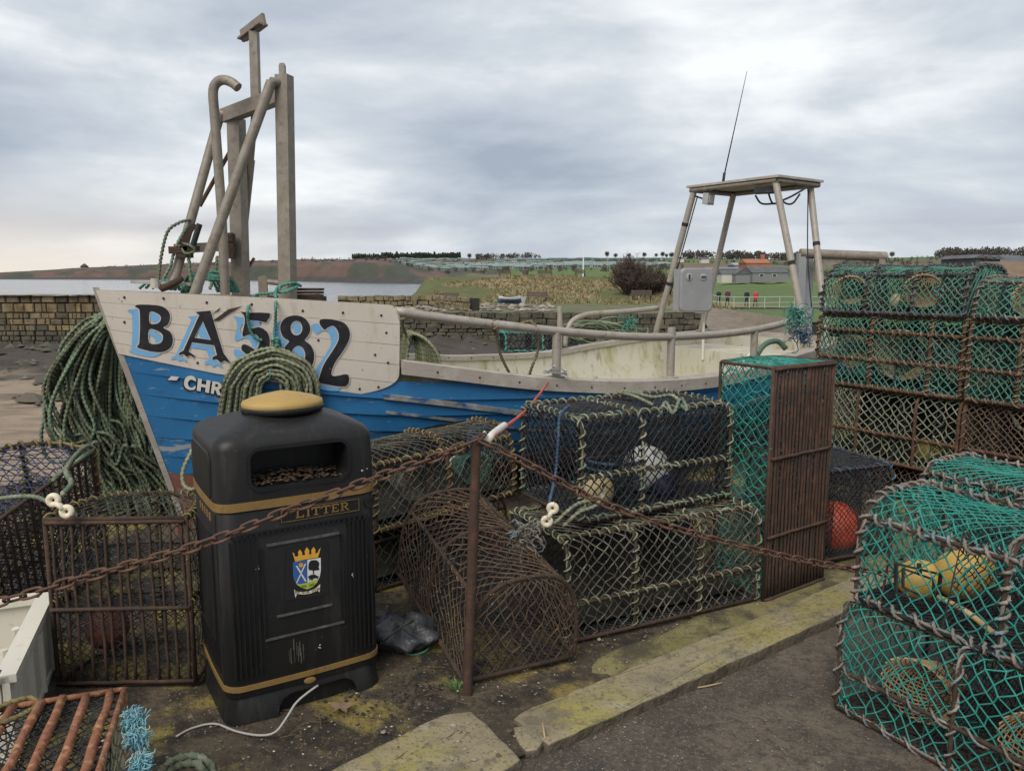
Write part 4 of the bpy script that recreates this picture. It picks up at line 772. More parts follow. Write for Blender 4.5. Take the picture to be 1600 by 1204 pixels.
mk('number_plate', plate(MB(), bl_(.355, -.013, .765), BX, (0, 0, 1), -BY, rrect(.30, .046, .006), 0, .004), m_binb, lb)
mk('lock', MB().lathe([(.022, 0), (.022, .006), (.012, .006), (.012, .002)], bl_(.548, -.004, .765), 20, BX, A_(0, 0, 1), -BY), m_binb, lb)
mk('maker_badge', MB().rings(np.array([[bl_(.29 + .022 * sc * math.cos(t), -.018 - y, .12 + .011 * sc * math.sin(t)) for t in np.linspace(0, 6.283, 20, endpoint=False)] for sc, y in ((1, -.012), (1, .003), (.85, .004))])), m_bingold, lb, True, autos=30)
# LITTER in raised gold serif letters
def strokes(mb, ch, x, z, h, wd, y):
    t = h * .17; S = lambda x0, z0, x1, z1, w_=t: mb.beam(bl_(x + x0 * wd, y, z + z0 * h), bl_(x + x1 * wd, y, z + z1 * h), .004, w_, up=(0, 0, 1) if abs(x1 - x0) > abs(z1 - z0) else BX)
    ser = t * .55
    if ch == 'L': S(.22, 0, .22, 1); S(0, .96, .46, .96, ser); S(0, .06, .95, .06, ser * 1.2); S(.92, .04, .92, .3, ser)
    if ch == 'I': S(.5, 0, .5, 1); S(.2, .96, .8, .96, ser); S(.2, .04, .8, .04, ser)
    if ch == 'T': S(.5, 0, .5, 1); S(0, .94, 1, .94, ser * 1.3); S(.25, .04, .75, .04, ser); S(.03, .95, .03, .7, ser); S(.97, .95, .97, .7, ser)
    if ch == 'E': S(.22, 0, .22, 1); S(0, .95, .92, .95, ser * 1.2); S(0, .05, .95, .05, ser * 1.2); S(.22, .52, .7, .52, ser); S(.92, .04, .92, .28, ser); S(.9, .95, .9, .75, ser)
    if ch == 'R': S(.22, 0, .22, 1); S(0, .95, .6, .95, ser * 1.2); S(.2, .5, .6, .5, ser); S(.78, .58, .78, .88); S(.6, .95, .78, .86, ser * 1.3); S(.6, .5, .78, .6, ser * 1.3); S(.5, .5, .9, .02, t * .9); S(0, .04, .42, .04, ser); S(.8, .04, 1.0, .04, ser)
lt = MB()
for i, chh in enumerate('LITTER'): strokes(lt, chh, .262 + [0, .036, .058, .095, .132, .166][i], .751, .030, [.030, .018, .032, .032, .028, .032][i], -.0190)
lt2 = lt; mk('litter_lettering', lt, m_bingold, lb)
fr_b = MB()
for (a, b) in (((.21, .743), (.50, .743)), ((.21, .787), (.50, .787)), ((.21, .743), (.21, .787)), ((.50, .743), (.50, .787))): fr_b.beam(bl_(a[0], -.0178, a[1]), bl_(b[0], -.0178, b[1]), .002, .0015, up=(0, 0, 1) if a[1] == b[1] else BX)
mk('lettering_border', fr_b, m_bingold, lb)
# left side panel mouldings and letters
sd_ = MB()
for z0, z1, y0, y1 in ((.70, .705, .10, .40), (.30, .305, .10, .40)): sd_.box(bl_(-.007, (y0 + y1) / 2, z0), (.01, y1 - y0, .008), BX, BY)
for y0 in (.10, .40): sd_.box(bl_(-.007, y0, .50), (.01, .008, .40), BX, BY)
for k in range(14): sd_.box(bl_(-.006, .07 + .027 * k, .24), (.008, .006, .09), BX, BY)
mk('side_mouldings', sd_, m_binb, lb)
mk('side_panel', plate(MB(), bl_(-.004, BDp / 2, .92), BY, (0, 0, 1), -BX, rrect(.36, .17, .04), 0, .007, .004), m_binb, lb, True, autos=35)
sl_ = MB()
for k in range(5): sl_.box(bl_(-.0055, .12 + .045 * k, .765), (.006, .02, .028), BX, BY)
mk('side_lettering', sl_, m_bingold, lb)
mk('door_gap', MB().box(bl_(-.0008, .045, .46), (.008, .005, .66), BX, BY), m_dark, lb)
# crest, painted flat on the front
bn = -BY; bpt = bl_(0, -.0135, 0)
def binproj(x, y, off):
    d = np.array([ray(430 + a / 10.03, 830 + b / 10.03) for a, b in zip(x, y)]); p0 = bpt + bn * off; k = ((p0 - A_(0, 0, CAMZ)) @ bn) / (d @ bn); return d * k[:, None] + A_(0, 0, CAMZ)
flatm = lambda n, c: MAT(n, c, .5, [(60, tuple(x * .7 for x in c), .55, .7, .6)])
c_gold = flatm('crest_gold', (.62, .33, .04)); c_blue = flatm('crest_blue', (.03, .10, .30)); c_wht = flatm('crest_white', (.62, .60, .58)); c_blk = flatm('crest_black', (.012, .012, .014)); c_grn = flatm('crest_green', (.33, .40, .06)); c_grn2 = flatm('crest_dark_green', (.10, .18, .03)); c_rib = flatm('crest_ribbon', (.66, .58, .47))
cr = decal('crest', [[[(165, 258), (825, 148), (835, 960), (735, 1000), (150, 1090)]]], .0012, c_blk, lb, binproj, 0)
dc = lambda nm, P, o_, m: decal(nm, P, o_, m, cr, binproj, 0)
dc('crest_field', [[[(278, 478), (500, 440), (503, 905), (440, 885), (345, 835), (295, 760), (278, 640)]]], .0024, c_blue)
dc('crest_field', [[[(503, 440), (713, 408), (716, 600), (700, 700), (660, 790), (580, 870), (506, 905)]]], .0024, c_wht)
dc('crest_ground', [[[(325, 812), (400, 822), (500, 800), (600, 765), (668, 745), (655, 800), (580, 870), (503, 906), (430, 882), (360, 845)]]], .0034, c_grn)
dc('crest_ground', [[[(400, 850), (480, 835), (500, 860), (440, 878)]], [[(530, 830), (620, 800), (600, 835), (540, 865)]]], .0042, c_grn2)
dc('crest_saltire', [[[(322, 538), (346, 534), (492, 778), (470, 784)]], [[(462, 505), (486, 500), (346, 800), (325, 812)]]], .0036, c_wht)
dc('crest_figure', [[ell(405, 525, 35, 35)]], .0036, c_gold)
dc('crest_tree', [[curve([(590, 660), (588, 610), (530, 600), (520, 540), (540, 470), (600, 445), (660, 455), (690, 500), (680, 560), (690, 600), (610, 612), (610, 660)], 3)]], .0036, c_blk)
dc('crest_boar', [[curve([(512, 715), (550, 680), (620, 672), (668, 700), (690, 690), (672, 720), (668, 755), (655, 730), (600, 735), (575, 770), (560, 745), (530, 770), (535, 735)], 2)]], .0044, c_blk)
dc('crest_crown', [[[(270, 325), (300, 345), (305, 380), (330, 395), (365, 375), (358, 320), (385, 280), (420, 320), (425, 370), (470, 365), (460, 305), (495, 240), (535, 295), (530, 355), (570, 350), (565, 290), (600, 240), (632, 280), (628, 345), (665, 330), (680, 290), (712, 250), (690, 345), (668, 405), (480, 435), (315, 475)]]], .0036, c_gold)
dc('crest_ribbon', [[[(298, 905), (330, 935), (430, 945), (530, 930), (640, 885), (705, 820), (703, 880), (660, 925), (540, 972), (430, 985), (300, 968)]], [[(305, 975), (342, 982), (316, 1035)]], [[(668, 925), (702, 895), (695, 950)]]], .0026, c_rib)
mot = []
def mstroke(a, b, w_=8):
    a, b = A_(*a), A_(*b); d = nrm(b - a); nn = A_(-d[1], d[0]) * w_ / 2; mot.append([[tuple(a + nn), tuple(b + nn), tuple(b - nn), tuple(a - nn)]])
GL = {'D': [((0, 0), (0, 1)), ((0, 0), (.7, .2)), ((.7, .2), (.7, .8)), ((.7, .8), (0, 1))], 'U': [((0, 0), (0, .9)), ((0, .95), (.7, .95)), ((.7, 0), (.7, .9))], 'M': [((0, 0), (0, 1)), ((0, 0), (.45, .6)), ((.45, .6), (.9, 0)), ((.9, 0), (.9, 1))], 'S': [((.7, .05), (0, .1)), ((0, .1), (0, .5)), ((0, .5), (.7, .5)), ((.7, .5), (.7, .95)), ((.7, .95), (0, .95))], 'P': [((0, 0), (0, 1)), ((0, 0), (.7, .05)), ((.7, .05), (.7, .5)), ((.7, .5), (0, .55))], 'I': [((.3, 0), (.3, 1))], 'R': [((0, 0), (0, 1)), ((0, 0), (.7, .05)), ((.7, .05), (.7, .5)), ((.7, .5), (0, .55)), ((.2, .55), (.75, 1))], 'O': [((0, .1), (0, .9)), ((.7, .1), (.7, .9)), ((0, .05), (.7, .05)), ((0, .95), (.7, .95))], 'E': [((0, 0), (0, 1)), ((0, 0), (.6, 0)), ((0, .5), (.5, .5)), ((0, 1), (.6, 1))]}
for i, chh in enumerate('DUM SPIRO SPERO'):
    if chh == ' ': continue
    x = 312 + i * 26; f = (x - 312) / 390; yb = 925 + 18 * math.sin(min(1, f * 2.2) * 1.5) - 130 * max(0, f - .35) ** 1.25
    for a, b in GL[chh]: mstroke((x + a[0] * 20, yb + a[1] * 34), (x + b[0] * 20, yb + b[1] * 34), 6)
dc('crest_motto', mot, .0036, flatm('motto_black', (.08, .07, .06)))
# pale scuffs run down the front
scf = []
for k in range(16):
    x = 470 + rng.uniform(-30, 45); 
for k in range(14):
    x = rng.uniform(.215, .285); z1 = rng.uniform(.235, .30); l_ = rng.uniform(.02, .07); scf.append((x, z1, l_))
mb = MB()
for x, z1, l_ in scf: mb.box(bl_(x, -.0137, z1 - l_ / 2), (rng.uniform(.001, .004), .002, l_), BX, BY)
mk('scuff_marks', mb, MAT('scuff', (.075, .07, .06), .8), lb)
m_splash = MAT('bird_splash', (.36, .35, .32), .8)
for px_, pz_, n_ in ((.12, .60, 4), (.47, .50, 4), (.33, .25, 5), (.52, .9, 4)):
    mb = MB()
    for _ in range(n_): mb.rocks([bl_(px_ + rng.normal(0, .006), -.0125 + .001 * (abs(px_ - .29) > .15), pz_ - abs(rng.normal(0, .012)))], [rng.uniform(.0015, .0045)], 1.4)
    tag(mk('splash_mark', mb, m_splash, lb), kind='stuff')
# ---------------------------------------------------------------- creels
def net(mb, f, nu, nv, r, k=3, jit=.24, knots=0.0, drop=.0, specks=.0):
    ev = np.arange(nu + 1) / nu; od = np.clip((np.arange(nu + 2) - .5) / nu, 0, 1); rows = []
    for j in range(2 * nv + 1):
        u = (ev if j % 2 == 0 else od).copy(); v = np.full(len(u), j / (2 * nv)); inn = (u > 1e-6) & (u < 1 - 1e-6)
        u = u + inn * rng.normal(0, jit / nu * .5, len(u)); v = v + (0 < j < 2 * nv) * rng.normal(0, jit / nv * .25, len(u)); rows.append(f(np.clip(u, 0, 1), np.clip(v, 0, 1)))
    A, B = [], []
    for j in range(2 * nv):
        a, b = rows[j], rows[j + 1]
        if j % 2 == 0: A += [a, a]; B += [b[:-1], b[1:]]
        else: A += [a[:-1], a[1:]]; B += [b, b]
    A = np.concatenate(A); B = np.concatenate(B); ok = np.linalg.norm(A - B, axis=1) > 1e-4
    if drop: ok &= rng.random(len(A)) > drop
    mb.segs(A[ok], B[ok], r * rng.uniform(.8, 1.2, ok.sum()), k)
    if knots: mb.octa(np.concatenate(rows), knots * rng.uniform(.7, 1.25, sum(len(q) for q in rows)))
    if specks:
        Q_ = np.concatenate(rows); Q_ = Q_[rng.random(len(Q_)) < specks]; mb.octa(Q_ + rng.normal(0, r, Q_.shape), r * rng.uniform(1.3, 3.2, len(Q_)))
    return mb
def bil(c00, c10, c11, c01, bulge=0.0, nrmv=None, ns=.012):
    c00, c10, c11, c01 = (np.asarray(c, float) for c in (c00, c10, c11, c01)); nv_ = nrm(np.cross(c10 - c00, c01 - c00)) if nrmv is None else nrmv; sd0 = rng.random() * 50
    def f(u, v):
        u_, v_ = u[:, None], v[:, None]; P = c00 * (1 - u_) * (1 - v_) + c10 * u_ * (1 - v_) + c11 * u_ * v_ + c01 * (1 - u_) * v_
        return P + nv_ * (bulge * 16 * u * (1 - u) * v * (1 - v) + ns * (fbm(u * 4 + sd0, v * 4) - .5) * np.minimum(1, 12 * u * (1 - u)) * np.minimum(1, 12 * v * (1 - v)))[:, None]
    return f
def wrapped(P, wr, pitch, t0):
    mb = MB(); P2 = resamp(P, .04) ; P2 = P2 + rng.normal(0, wr * .35, P2.shape); mb.rope(P2, wr * .75, wr * 6, wr * 1.4)
    return mb.tube(helix(P, .009 + wr * .75, pitch * 1.6, 1.3, t0), wr * .72, lobes=3, pitch=wr * 5)
def helix(P, Rw, pitch, irr=.25, t0=0):
    P = resamp(P, pitch / 9); n = len(P); T = np.gradient(P, axis=0); T /= np.linalg.norm(T, axis=1)[:, None] + 1e-9
    ww, vv = np.linalg.eigh(T.T @ T); ref = vv[:, 0] + .01; N1 = np.cross(T, ref); N1 /= np.linalg.norm(N1, axis=1)[:, None]; N2 = np.cross(T, N1)
    ph = t0 + np.arange(n) / 9 * 2 * math.pi + irr * 6 * (vnoise(np.arange(n) * .045 + t0, np.full(n, t0)) - .5)
    rr = Rw * (1 + .35 * (vnoise(np.arange(n) * .3, np.full(n, t0 + 3)) - .5))
    return P + (np.cos(ph) * rr)[:, None] * N1 + (np.sin(ph) * rr)[:, None] * N2
NC = [0]
m_shade = MAT('interior_shade_dark', (.016, .014, .011), .9, [(18, (.035, .03, .021), .5, .66, .8), (60, (.09, .08, .06), .68, .73, .7)], (40, .8, .02))  # near-black sheet added inside creels to darken their see-through interiors
def creel(label, O, X, Y, Z, L, W, Hh, e=.3, netmat=m_netblack, ropemat=m_ropepale, frmat=m_rust, cell=.055, r=.0028, hoops=(0, .5, 1), longs=(.25, .5, .75), bars=9, barr=.006, crossb=(), ends=(1, 1), wrap=.03, wr=.008, knots=0, bulge=.012, funnel=(), group='creels stacked on the quay', skip_rope=(), drop=0, feet=True, k=3, name='creel', basecol=None, baserope=True, inner=(.35, .68), innermat=m_netblack, shade_sheet=False, fr_r=.008):
    X, Y, Z = (nrm(v) for v in (X, Y, Z)); O = np.asarray(O, float); Mx = np.c_[X, Y, Z, O]
    root = thing(name, O, label, 'creel', group); NC[0] += 1; fb = basecol or frmat
    def prof(q):
        q = np.asarray(q, float); ph = math.pi * (1 - q); c_, s_ = np.cos(ph), np.sin(ph); pw = e
        return np.sign(c_) * np.abs(c_) ** pw * W / 2, np.abs(s_) ** pw * Hh
    # arclength reparametrise the profile
    qs = np.unique(np.concatenate([np.linspace(0, 1, 241), .5 - .5 * np.cos(np.linspace(0, math.pi, 200)), np.linspace(0, 1, 60) ** 4 * .02, 1 - np.linspace(0, 1, 60) ** 4 * .02])); py_, pz_ = prof(qs); Lp = np.concatenate([[0], np.cumsum(np.hypot(np.diff(py_), np.diff(pz_)))]); PL = Lp[-1]
    def pa(v): l_ = np.asarray(v) * PL; return np.interp(l_, Lp, py_), np.interp(l_, Lp, pz_)
    sd0 = rng.random() * 90
    def side(u, v):
        y, z = pa(v); P = np.stack([u * L, y, z], -1)
        near = np.min(np.abs(u[:, None] - np.array(hoops)[None]), 1) if len(hoops) else 1
        b = -bulge * np.minimum(1, near * 5) + .034 * (fbm(u * 4 + sd0, v * 6) - .5) * np.minimum(1, near * 8)
        c = np.array([0, 0, Hh * .4]); d = np.stack([0 * u, -(y), -(z - Hh * .4)], -1); d /= np.linalg.norm(d, axis=1)[:, None] + 1e-6
        return P - d * (b * np.minimum(1, 14 * v * (1 - v)) * 1.0)[:, None]
    def put(nm, mb, mat, smooth=False, par=root, kind=None):
        if not mb.V: return None
        mb.xf(Mx); return mk(nm, mb, mat, par, smooth, kind=kind)
    # base frame and bars
    fr = MB(); br = fr_r * 1.12
    cs = [(0, -W / 2), (L, -W / 2), (L, W / 2), (0, W / 2)]
    for i in range(4):
        a, b = cs[i], cs[(i + 1) % 4]; fr.tube([(a[0], a[1], .006), (b[0], b[1], .006)], br, 7)
    put('base_frame', fr, fb, True)
    if bars:
        shared = None
        for i in range(bars):
            y = -W / 2 + W * (i + .5 + rng.normal(0, .06)) / bars; bm = MB(); nn = 9; xs = np.linspace(.004, L - .004, nn)
            P = np.stack([xs, np.full(nn, y) + rng.normal(0, .002, nn), np.full(nn, .004) + rng.normal(0, .0015, nn)], 1); bm.tube(P, barr * rng.uniform(.9, 1.1, nn), 6, ref=(0, 0, 1)); put('bar', bm, fb, True)
    for x in crossb: put('cross_bar', MB().tube(np.stack([np.full(9, x * L), np.linspace(-W / 2, W / 2, 9), np.full(9, -.006) + rng.normal(0, .002, 9)], 1), .008, 7, ref=(0, 0, 1)), fb, True)
    # hoops
    for i, h in enumerate(hoops):
        y, z = pa(np.linspace(0, 1, 40)); P = np.stack([np.full(40, h * L), y, z], 1); put('hoop', MB().tube(resamp(P, .03, False), fr_r, 7, ref=(1, 0, 0)), frmat, True)
        if ropemat and ('h%d' % i) not in skip_rope: put('edge_rope', wrapped(P, wr, wrap, i + NC[0]), ropemat, True)
    for i, v in enumerate(longs):
        y, z = pa(np.full(16, v)); P = np.stack([np.linspace(0, L, 16), y, z], 1); put('long_bar', MB().tube(P, fr_r, 7, ref=(0, 0, 1) if True else None), frmat, True)
        if ropemat and ('l%d' % i) not in skip_rope: put('edge_rope', wrapped(P, wr, wrap, i + .5 + NC[0]), ropemat, True)
    if baserope and ropemat:
        for i, y in enumerate((-W / 2, W / 2)):
            if ('b%d' % i) in skip_rope: continue
            P = np.stack([np.linspace(0, L, 16), np.full(16, y), np.full(16, .012)], 1); put('edge_rope', wrapped(P, wr, wrap, i + 7 + NC[0]), ropemat, True)
    nm = MB(); net(nm, side, max(2, int(L / cell)), max(2, int(PL / cell / 1.1)), r, k, knots=knots, drop=drop or .006, specks=.16 if netmat in (m_netdark, m_netolive, m_netrust, m_netgreen) else .04); put('side_net', nm, netmat, k > 3)
    for x, on in ((0, ends[0]), (L, ends[1])):
        if not on: continue
        def endf(u, v, x=x):
            yl, zl = pa(u * .5 * 0 + v * .5); yr, zr = pa(1 - v * .5); zz = zl
            return np.stack([np.full(len(u), x) + (.015 if x else -.015) * np.sin(u * math.pi) * np.sin(v * math.pi) * rng.uniform(.3, 1), yl * (1 - u) + yr * u, zl * (1 - u) + zr * u], -1)
        put('end_net', net(MB(), endf, max(2, int(W / cell)), max(2, int((Hh * (1 if e < .5 else .9) + W * .25 * (e < .5)) / cell / 1.1)), r, k, knots=knots, drop=drop), netmat, k > 3)
    if shade_sheet:  # added sheet over floor and back, standing in for interior shade
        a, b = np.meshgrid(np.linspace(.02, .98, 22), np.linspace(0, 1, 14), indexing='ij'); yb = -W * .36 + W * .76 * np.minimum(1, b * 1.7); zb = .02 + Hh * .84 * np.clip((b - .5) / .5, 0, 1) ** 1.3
        sh_n = fbm(a * 6 + NC[0], b * 7); put('interior_shade_sheet', MB().grid(np.stack([a * L, yb - .06 * sh_n, zb + .05 * sh_n], -1)), m_shade, True)
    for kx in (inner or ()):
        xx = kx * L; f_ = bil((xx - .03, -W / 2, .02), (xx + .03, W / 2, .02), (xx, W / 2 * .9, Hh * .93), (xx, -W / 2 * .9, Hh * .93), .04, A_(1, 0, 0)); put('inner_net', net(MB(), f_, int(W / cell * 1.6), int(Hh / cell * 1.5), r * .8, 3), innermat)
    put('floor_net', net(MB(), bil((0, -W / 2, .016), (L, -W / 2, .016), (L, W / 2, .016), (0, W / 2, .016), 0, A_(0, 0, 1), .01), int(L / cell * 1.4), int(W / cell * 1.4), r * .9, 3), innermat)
    for (xc, sdn, fm, rad) in funnel:
        def ff(u, v, xc=xc, sdn=sdn, rad=rad):
            a = u * 2 * math.pi; rr = rad * (1 - .62 * v); return np.stack([xc * L + np.cos(a) * rr * 1.1, sdn * (W / 2 - .02) * (1 - .85 * v), Hh * .5 + np.sin(a) * rr * .9], -1)
        put('entrance_funnel', net(MB(), ff, 26, 11, r * .85, 3, .05), fm)
        put('entrance_ring', MB().tube(ff(np.linspace(0, 1, 24), np.ones(24)), .006, 6), m_white, True)
    return root
UP = (0, 0, 1)
# -- left side
creel('upright creel with rusty vertical bars and D-shaped dark net top beside bin', (-1.52, 2.838, 0.01), UP, (1, .043, 0), (-.043, 1, 0), .675, .53, .37, .75, m_netdark, m_ropeyel, m_rust, .05, .002, hoops=(0, .5, 1), longs=(.3, .5, .7), bars=13, barr=.0065, crossb=(.02, .47, .985), wrap=.026, wr=.007, skip_rope=('h0',), baserope=False)
E1, E2 = at(-22, 828, 3.08), at(148, 706, 3.66); Ya = nrm(E2 - E1); Za = A_(-.62, .66, .36); Za = nrm(Za - Ya * (Za @ Ya)); Xa = np.cross(Ya, Za); La, Wa = .74, float(np.linalg.norm(E2 - E1))
creel('leaning creel with blue net end and yellow rope edging at far left', E2 - Ya * Wa / 2 - Xa * La, Xa, Ya, Za, La, Wa, .40, .8, m_netblue, m_ropeyel, m_rust, .05, .0028, hoops=(0, .5, 1), longs=(.3, .5, .7), bars=15, barr=.007, wrap=.034, wr=.011)
Xc_ = nrm((.31, -.95, -.02)); Yc_ = nrm((-.95, -.31, 0)); Zc_ = np.cross(Xc_, Yc_)
creel('overturned creel with flaking orange rusty bars in the bottom left corner', A_(-1.185, 2.195, .36) + Yc_ * .26, Xc_, Yc_, Zc_, .75, .52, .36, .5, m_netolive, m_ropegrey, m_rusto, .05, .0025, hoops=(0, .5), longs=(.25, .5, .75), bars=8, barr=.0135, wrap=.028, wr=.008, skip_rope=('h0', 'h1'), baserope=False, basecol=m_rusto)
# -- middle
creel('rusty round-ended creel lying behind the leaning iron post', (.035, 2.955, .012), (-.42, .905, .15), (-.905, -.42, 0), np.cross(nrm((-.42, .905, .15)), nrm((-.905, -.42, 0))), .88, .50, .42, .66, m_netrust, m_ropetan, m_rust, .048, .0026, hoops=(0, .5, 1), longs=(.3, .7), bars=9, wrap=.05, wr=.004, skip_rope=('b0', 'b1', 'h1', 'h2'), bulge=.015, fr_r=.0095)
creel('tilted creel with pale knotted rope edging on rusty base behind bin', (-.845, 3.885, .335), (.74, .67, .02), (-.67, .74, 0), UP, .93, .50, .40, .55, m_netdark, m_ropeyel, m_rust, .05, .0024, hoops=(0, .5, 1), longs=(.3, .7), bars=9, wrap=.03, wr=.009, funnel=((.28, -1, m_netdark, .10), (.72, -1, m_netgreen, .10)), shade_sheet=True, fr_r=.011)
creel('dark creel underneath the tilted creel behind the bin', (-.86, 3.93, .01), (.74, .67, .0), (-.67, .74, 0), UP, .90, .48, .31, .3, m_netdark, None, m_rust, .06, .0025, bars=6, shade_sheet=True)
creel('long low weathered creel under the black box creel', (.118, 3.44, .01), (.903, .43, 0), (-.43, .903, 0), UP, 1.08, .57, .46, .16, m_netdark, m_ropeolive, m_rust, .052, .0030, hoops=(0, .33, .67, 1), longs=(.12, .345, .655, .88), bars=9, wrap=.034, wr=.008, bulge=.018, skip_rope=('b0', 'b1'), ends=(0, 1), shade_sheet=True)
creel('black net box creel with green rope edges holding a white float', (.185, 3.61, .495), (.875, .485, 0), (-.485, .875, 0), UP, .90, .54, .475, .14, m_netblack, m_ropepale, m_rust, .046, .0036, hoops=(0, .38, 1), longs=(.14, .345, .655, .86), bars=9, wrap=.032, wr=.009, bulge=.012, k=4, skip_rope=('l3',))
creel('creel standing on end with a tall rusty bar base and teal net', (1.255 + .205, 3.645 + .143, .0), UP, (.82, .572, 0), (-.572, .82, 0), 1.17, .50, .36, .2, m_netteal, m_ropedark, m_rustbar, .055, .003, hoops=(0, 1), longs=(.3, .7), bars=18, barr=.0075, crossb=(.28, .62, .995, .005), wrap=.03, wr=.008, baserope=False, skip_rope=('h0', 'h1', 'l0'))
creel('small black creel with bright blue rim rope holding an orange buoy', (1.54, 4.36, .01), (.93, .36, 0), (-.36, .93, 0), UP, .62, .52, .52, .16, m_netblack, m_ropeblue, m_rust, .034, .0026, hoops=(0, 1), longs=(.345, .655), bars=7, wrap=.034, wr=.008, skip_rope=('b0', 'b1', 'h0'))
# -- right foreground
GX, GY = nrm((.49, -.87, 0)), nrm((.87, .49, 0))
creel('teal net creel at the bottom of the right foreground pair', A_(1.495, 2.90, -.04), GX, GY, UP, 1.05, .56, .415, .18, m_netteal, m_ropegrey, m_rust, .054, .0030, hoops=(0, .42, 1), longs=(.12, .345, .655), bars=9, wrap=.06, wr=.0085, knots=.0055, k=4, funnel=((.28, -1, m_nettan, .12), (.68, -1, m_nettan, .13)), bulge=.02, skip_rope=('l1', 'l2'))
creel('teal net creel with arched top and yellow floats in right foreground', A_(1.545, 2.92, .388), GX, GY, UP, 1.05, .54, .40, .46, m_netteal, m_ropegrey, m_rust, .054, .0030, hoops=(0, .5, 1), longs=(.27, .62), bars=22, barr=.006, basecol=m_netblack, wrap=.036, wr=.011, knots=.0058, k=4, funnel=((.62, 1, m_nettan, .15),), bulge=.015)
creel('teal net creel partly hidden behind the right foreground creels', A_(2.36, 4.0, .31), GX, GY, UP, .95, .60, .34, .5, m_netteal, m_ropegrey, m_rust, .05, .0030, hoops=(0, .5, 1), longs=(.27, .62), bars=8, wrap=.036, wr=.011, k=3, knots=.005, funnel=((.5, 1, m_nettan, .14),))
creel('lower creel supporting the half hidden teal creel on the right', A_(2.36, 4.0, -.035), GX, GY, UP, .95, .60, .335, .2, m_netteal, None, m_rust, .055, .003, bars=7)
# -- stack at right
SX, SY = nrm((.55, -.835, 0)), nrm((.835, .55, 0)); S0 = A_(2.44, 6.0, 0) + SY * .31
st_ = lambda along, z, back=0: S0 + SX * along + SY * back + A_(0, 0, z)
creel('flat crushed rusty creel at the foot of the big stack', st_(0, .01), SX, SY, UP, 1.06, .62, .225, .2, m_netrust, None, m_rust, .055, .003, bars=6, shade_sheet=True)
creel('second flat rusty creel at the foot of the big stack, nearer the camera', st_(1.10, .01), SX, SY, UP, 1.04, .62, .225, .2, m_netrust, None, m_rust, .055, .003, bars=6, shade_sheet=True)
creel('rusty creel with yellow float in the lowest visible row of the stack', st_(0, .25), SX, SY, UP, 1.06, .62, .52, .16, m_netolive, m_ropetan, m_rustf, .062, 0.0043, inner=(.15, .4, .6, .85), hoops=(0, .3, .72, 1), longs=(.13, .345, .655), bars=9, wrap=.05, wr=.007, skip_rope=('h0', 'h1', 'h2', 'h3', 'b0'), bulge=.02, shade_sheet=True, fr_r=.012)
creel('dark weedy creel at the right end of the lowest stack row', st_(1.09, .25), SX, SY, UP, 1.04, .62, .52, .16, m_netrust, m_ropetan, m_rustf, .045, 0.0036, inner=(.15, .4, .6, .85), hoops=(0, .4, 1), longs=(.13, .345, .655), bars=9, wrap=.05, wr=.007, bulge=.02, shade_sheet=True, fr_r=.012)
creel('green net creel with pale rope-wound posts in the middle stack row', st_(-.05, .785), SX, SY, UP, 1.10, .62, .53, .16, m_netgreen, m_ropetan, m_rustf, .052, 0.0041, inner=(.15, .4, .6, .85), hoops=(0, .40, .80, 1), longs=(.13, .26, .345, .655), bars=9, wrap=.034, wr=.010, bulge=.02, funnel=((.6, -1, m_nettan, .20), (.25, -1, m_nettan, .14)), fr_r=.011)
creel('green net creel at the right end of the middle stack row', st_(1.09, .785), SX, SY, UP, 1.04, .62, .53, .16, m_netgreen, m_ropetan, m_rustf, .052, 0.0041, inner=(.15, .4, .6, .85), hoops=(0, .3, 1), longs=(.13, .26, .345, .655), bars=9, wrap=.034, wr=.010, bulge=.02, fr_r=.011)
creel('arched green creel with blue-grey rope on top of the stack at left', st_(-.04, 1.335), SX, SY, UP, 1.07, .60, .345, .62, m_netgreen, m_ropeslate, m_rust, .048, 0.0041, inner=(.15, .4, .6, .85), hoops=(0, .33, .67, 1), longs=(.27, .5), bars=9, wrap=.034, wr=.010, funnel=((.72, -1, m_nettan, .13), (.2, -1, m_nettan, .12)))
creel('arched green creel with pink-grey rope on top of the stack at right', st_(1.10, 1.335), SX, SY, UP, 1.03, .60, .262, .62, m_netgreen, m_ropegrey, m_rust, .048, 0.0041, inner=(.15, .4, .6, .85), hoops=(0, .5, 1), longs=(.27, .5), bars=9, wrap=.034, wr=.010, funnel=((.35, -1, m_nettan, .14),))
# -- on the shore beyond the boat
creel('dark creel with teal rope seen through the boat rails on the shore', A_(-.25, 20.6, -.34), (.98, .2, 0), (-.2, .98, 0), UP, 2.0, .9, .5, .3, m_netblack, m_ropeteal, m_rust, .12, .012, hoops=(0, .5, 1), longs=(.3, .7), bars=5, wrap=.12, wr=.03)
# ---------------------------------------------------------------- floats
def flt(label, c, r, mat, ax=(0, 0, 1), el=1.0, name='float', cat='float', eye=True, group=None):
    Z = nrm(ax); X = nrm(np.cross(Z, (.3, 1, .2))); Y = np.cross(Z, X); pr = [(max(.001, r * math.cos(a)), r * el * math.sin(a)) for a in np.linspace(-math.pi / 2, math.pi / 2, 18)]
    if eye: pr = [(r * .14, -r * el * .2)] + [p for p in pr if p[0] > r * .17] + [(r * .14, r * el * .2)]
    return mk(name, MB().lathe(pr, c, 28, X, Y, Z), mat, None, True, label, cat, group, autos=50)
m_fw = MAT('float_white', (.62, .61, .58), .45, [(10, (.45, .43, .38), .55, .72, .7)]); m_fc = MAT('float_cream', (.52, .40, .22), .5, [(9, (.36, .25, .12), .5, .7, .8)]); m_fy = MAT('float_yellow', (.58, .38, .10), .5, [(8, (.44, .26, .07), .48, .7, .8), (50, (.25, .15, .06), .62, .74, .7)])
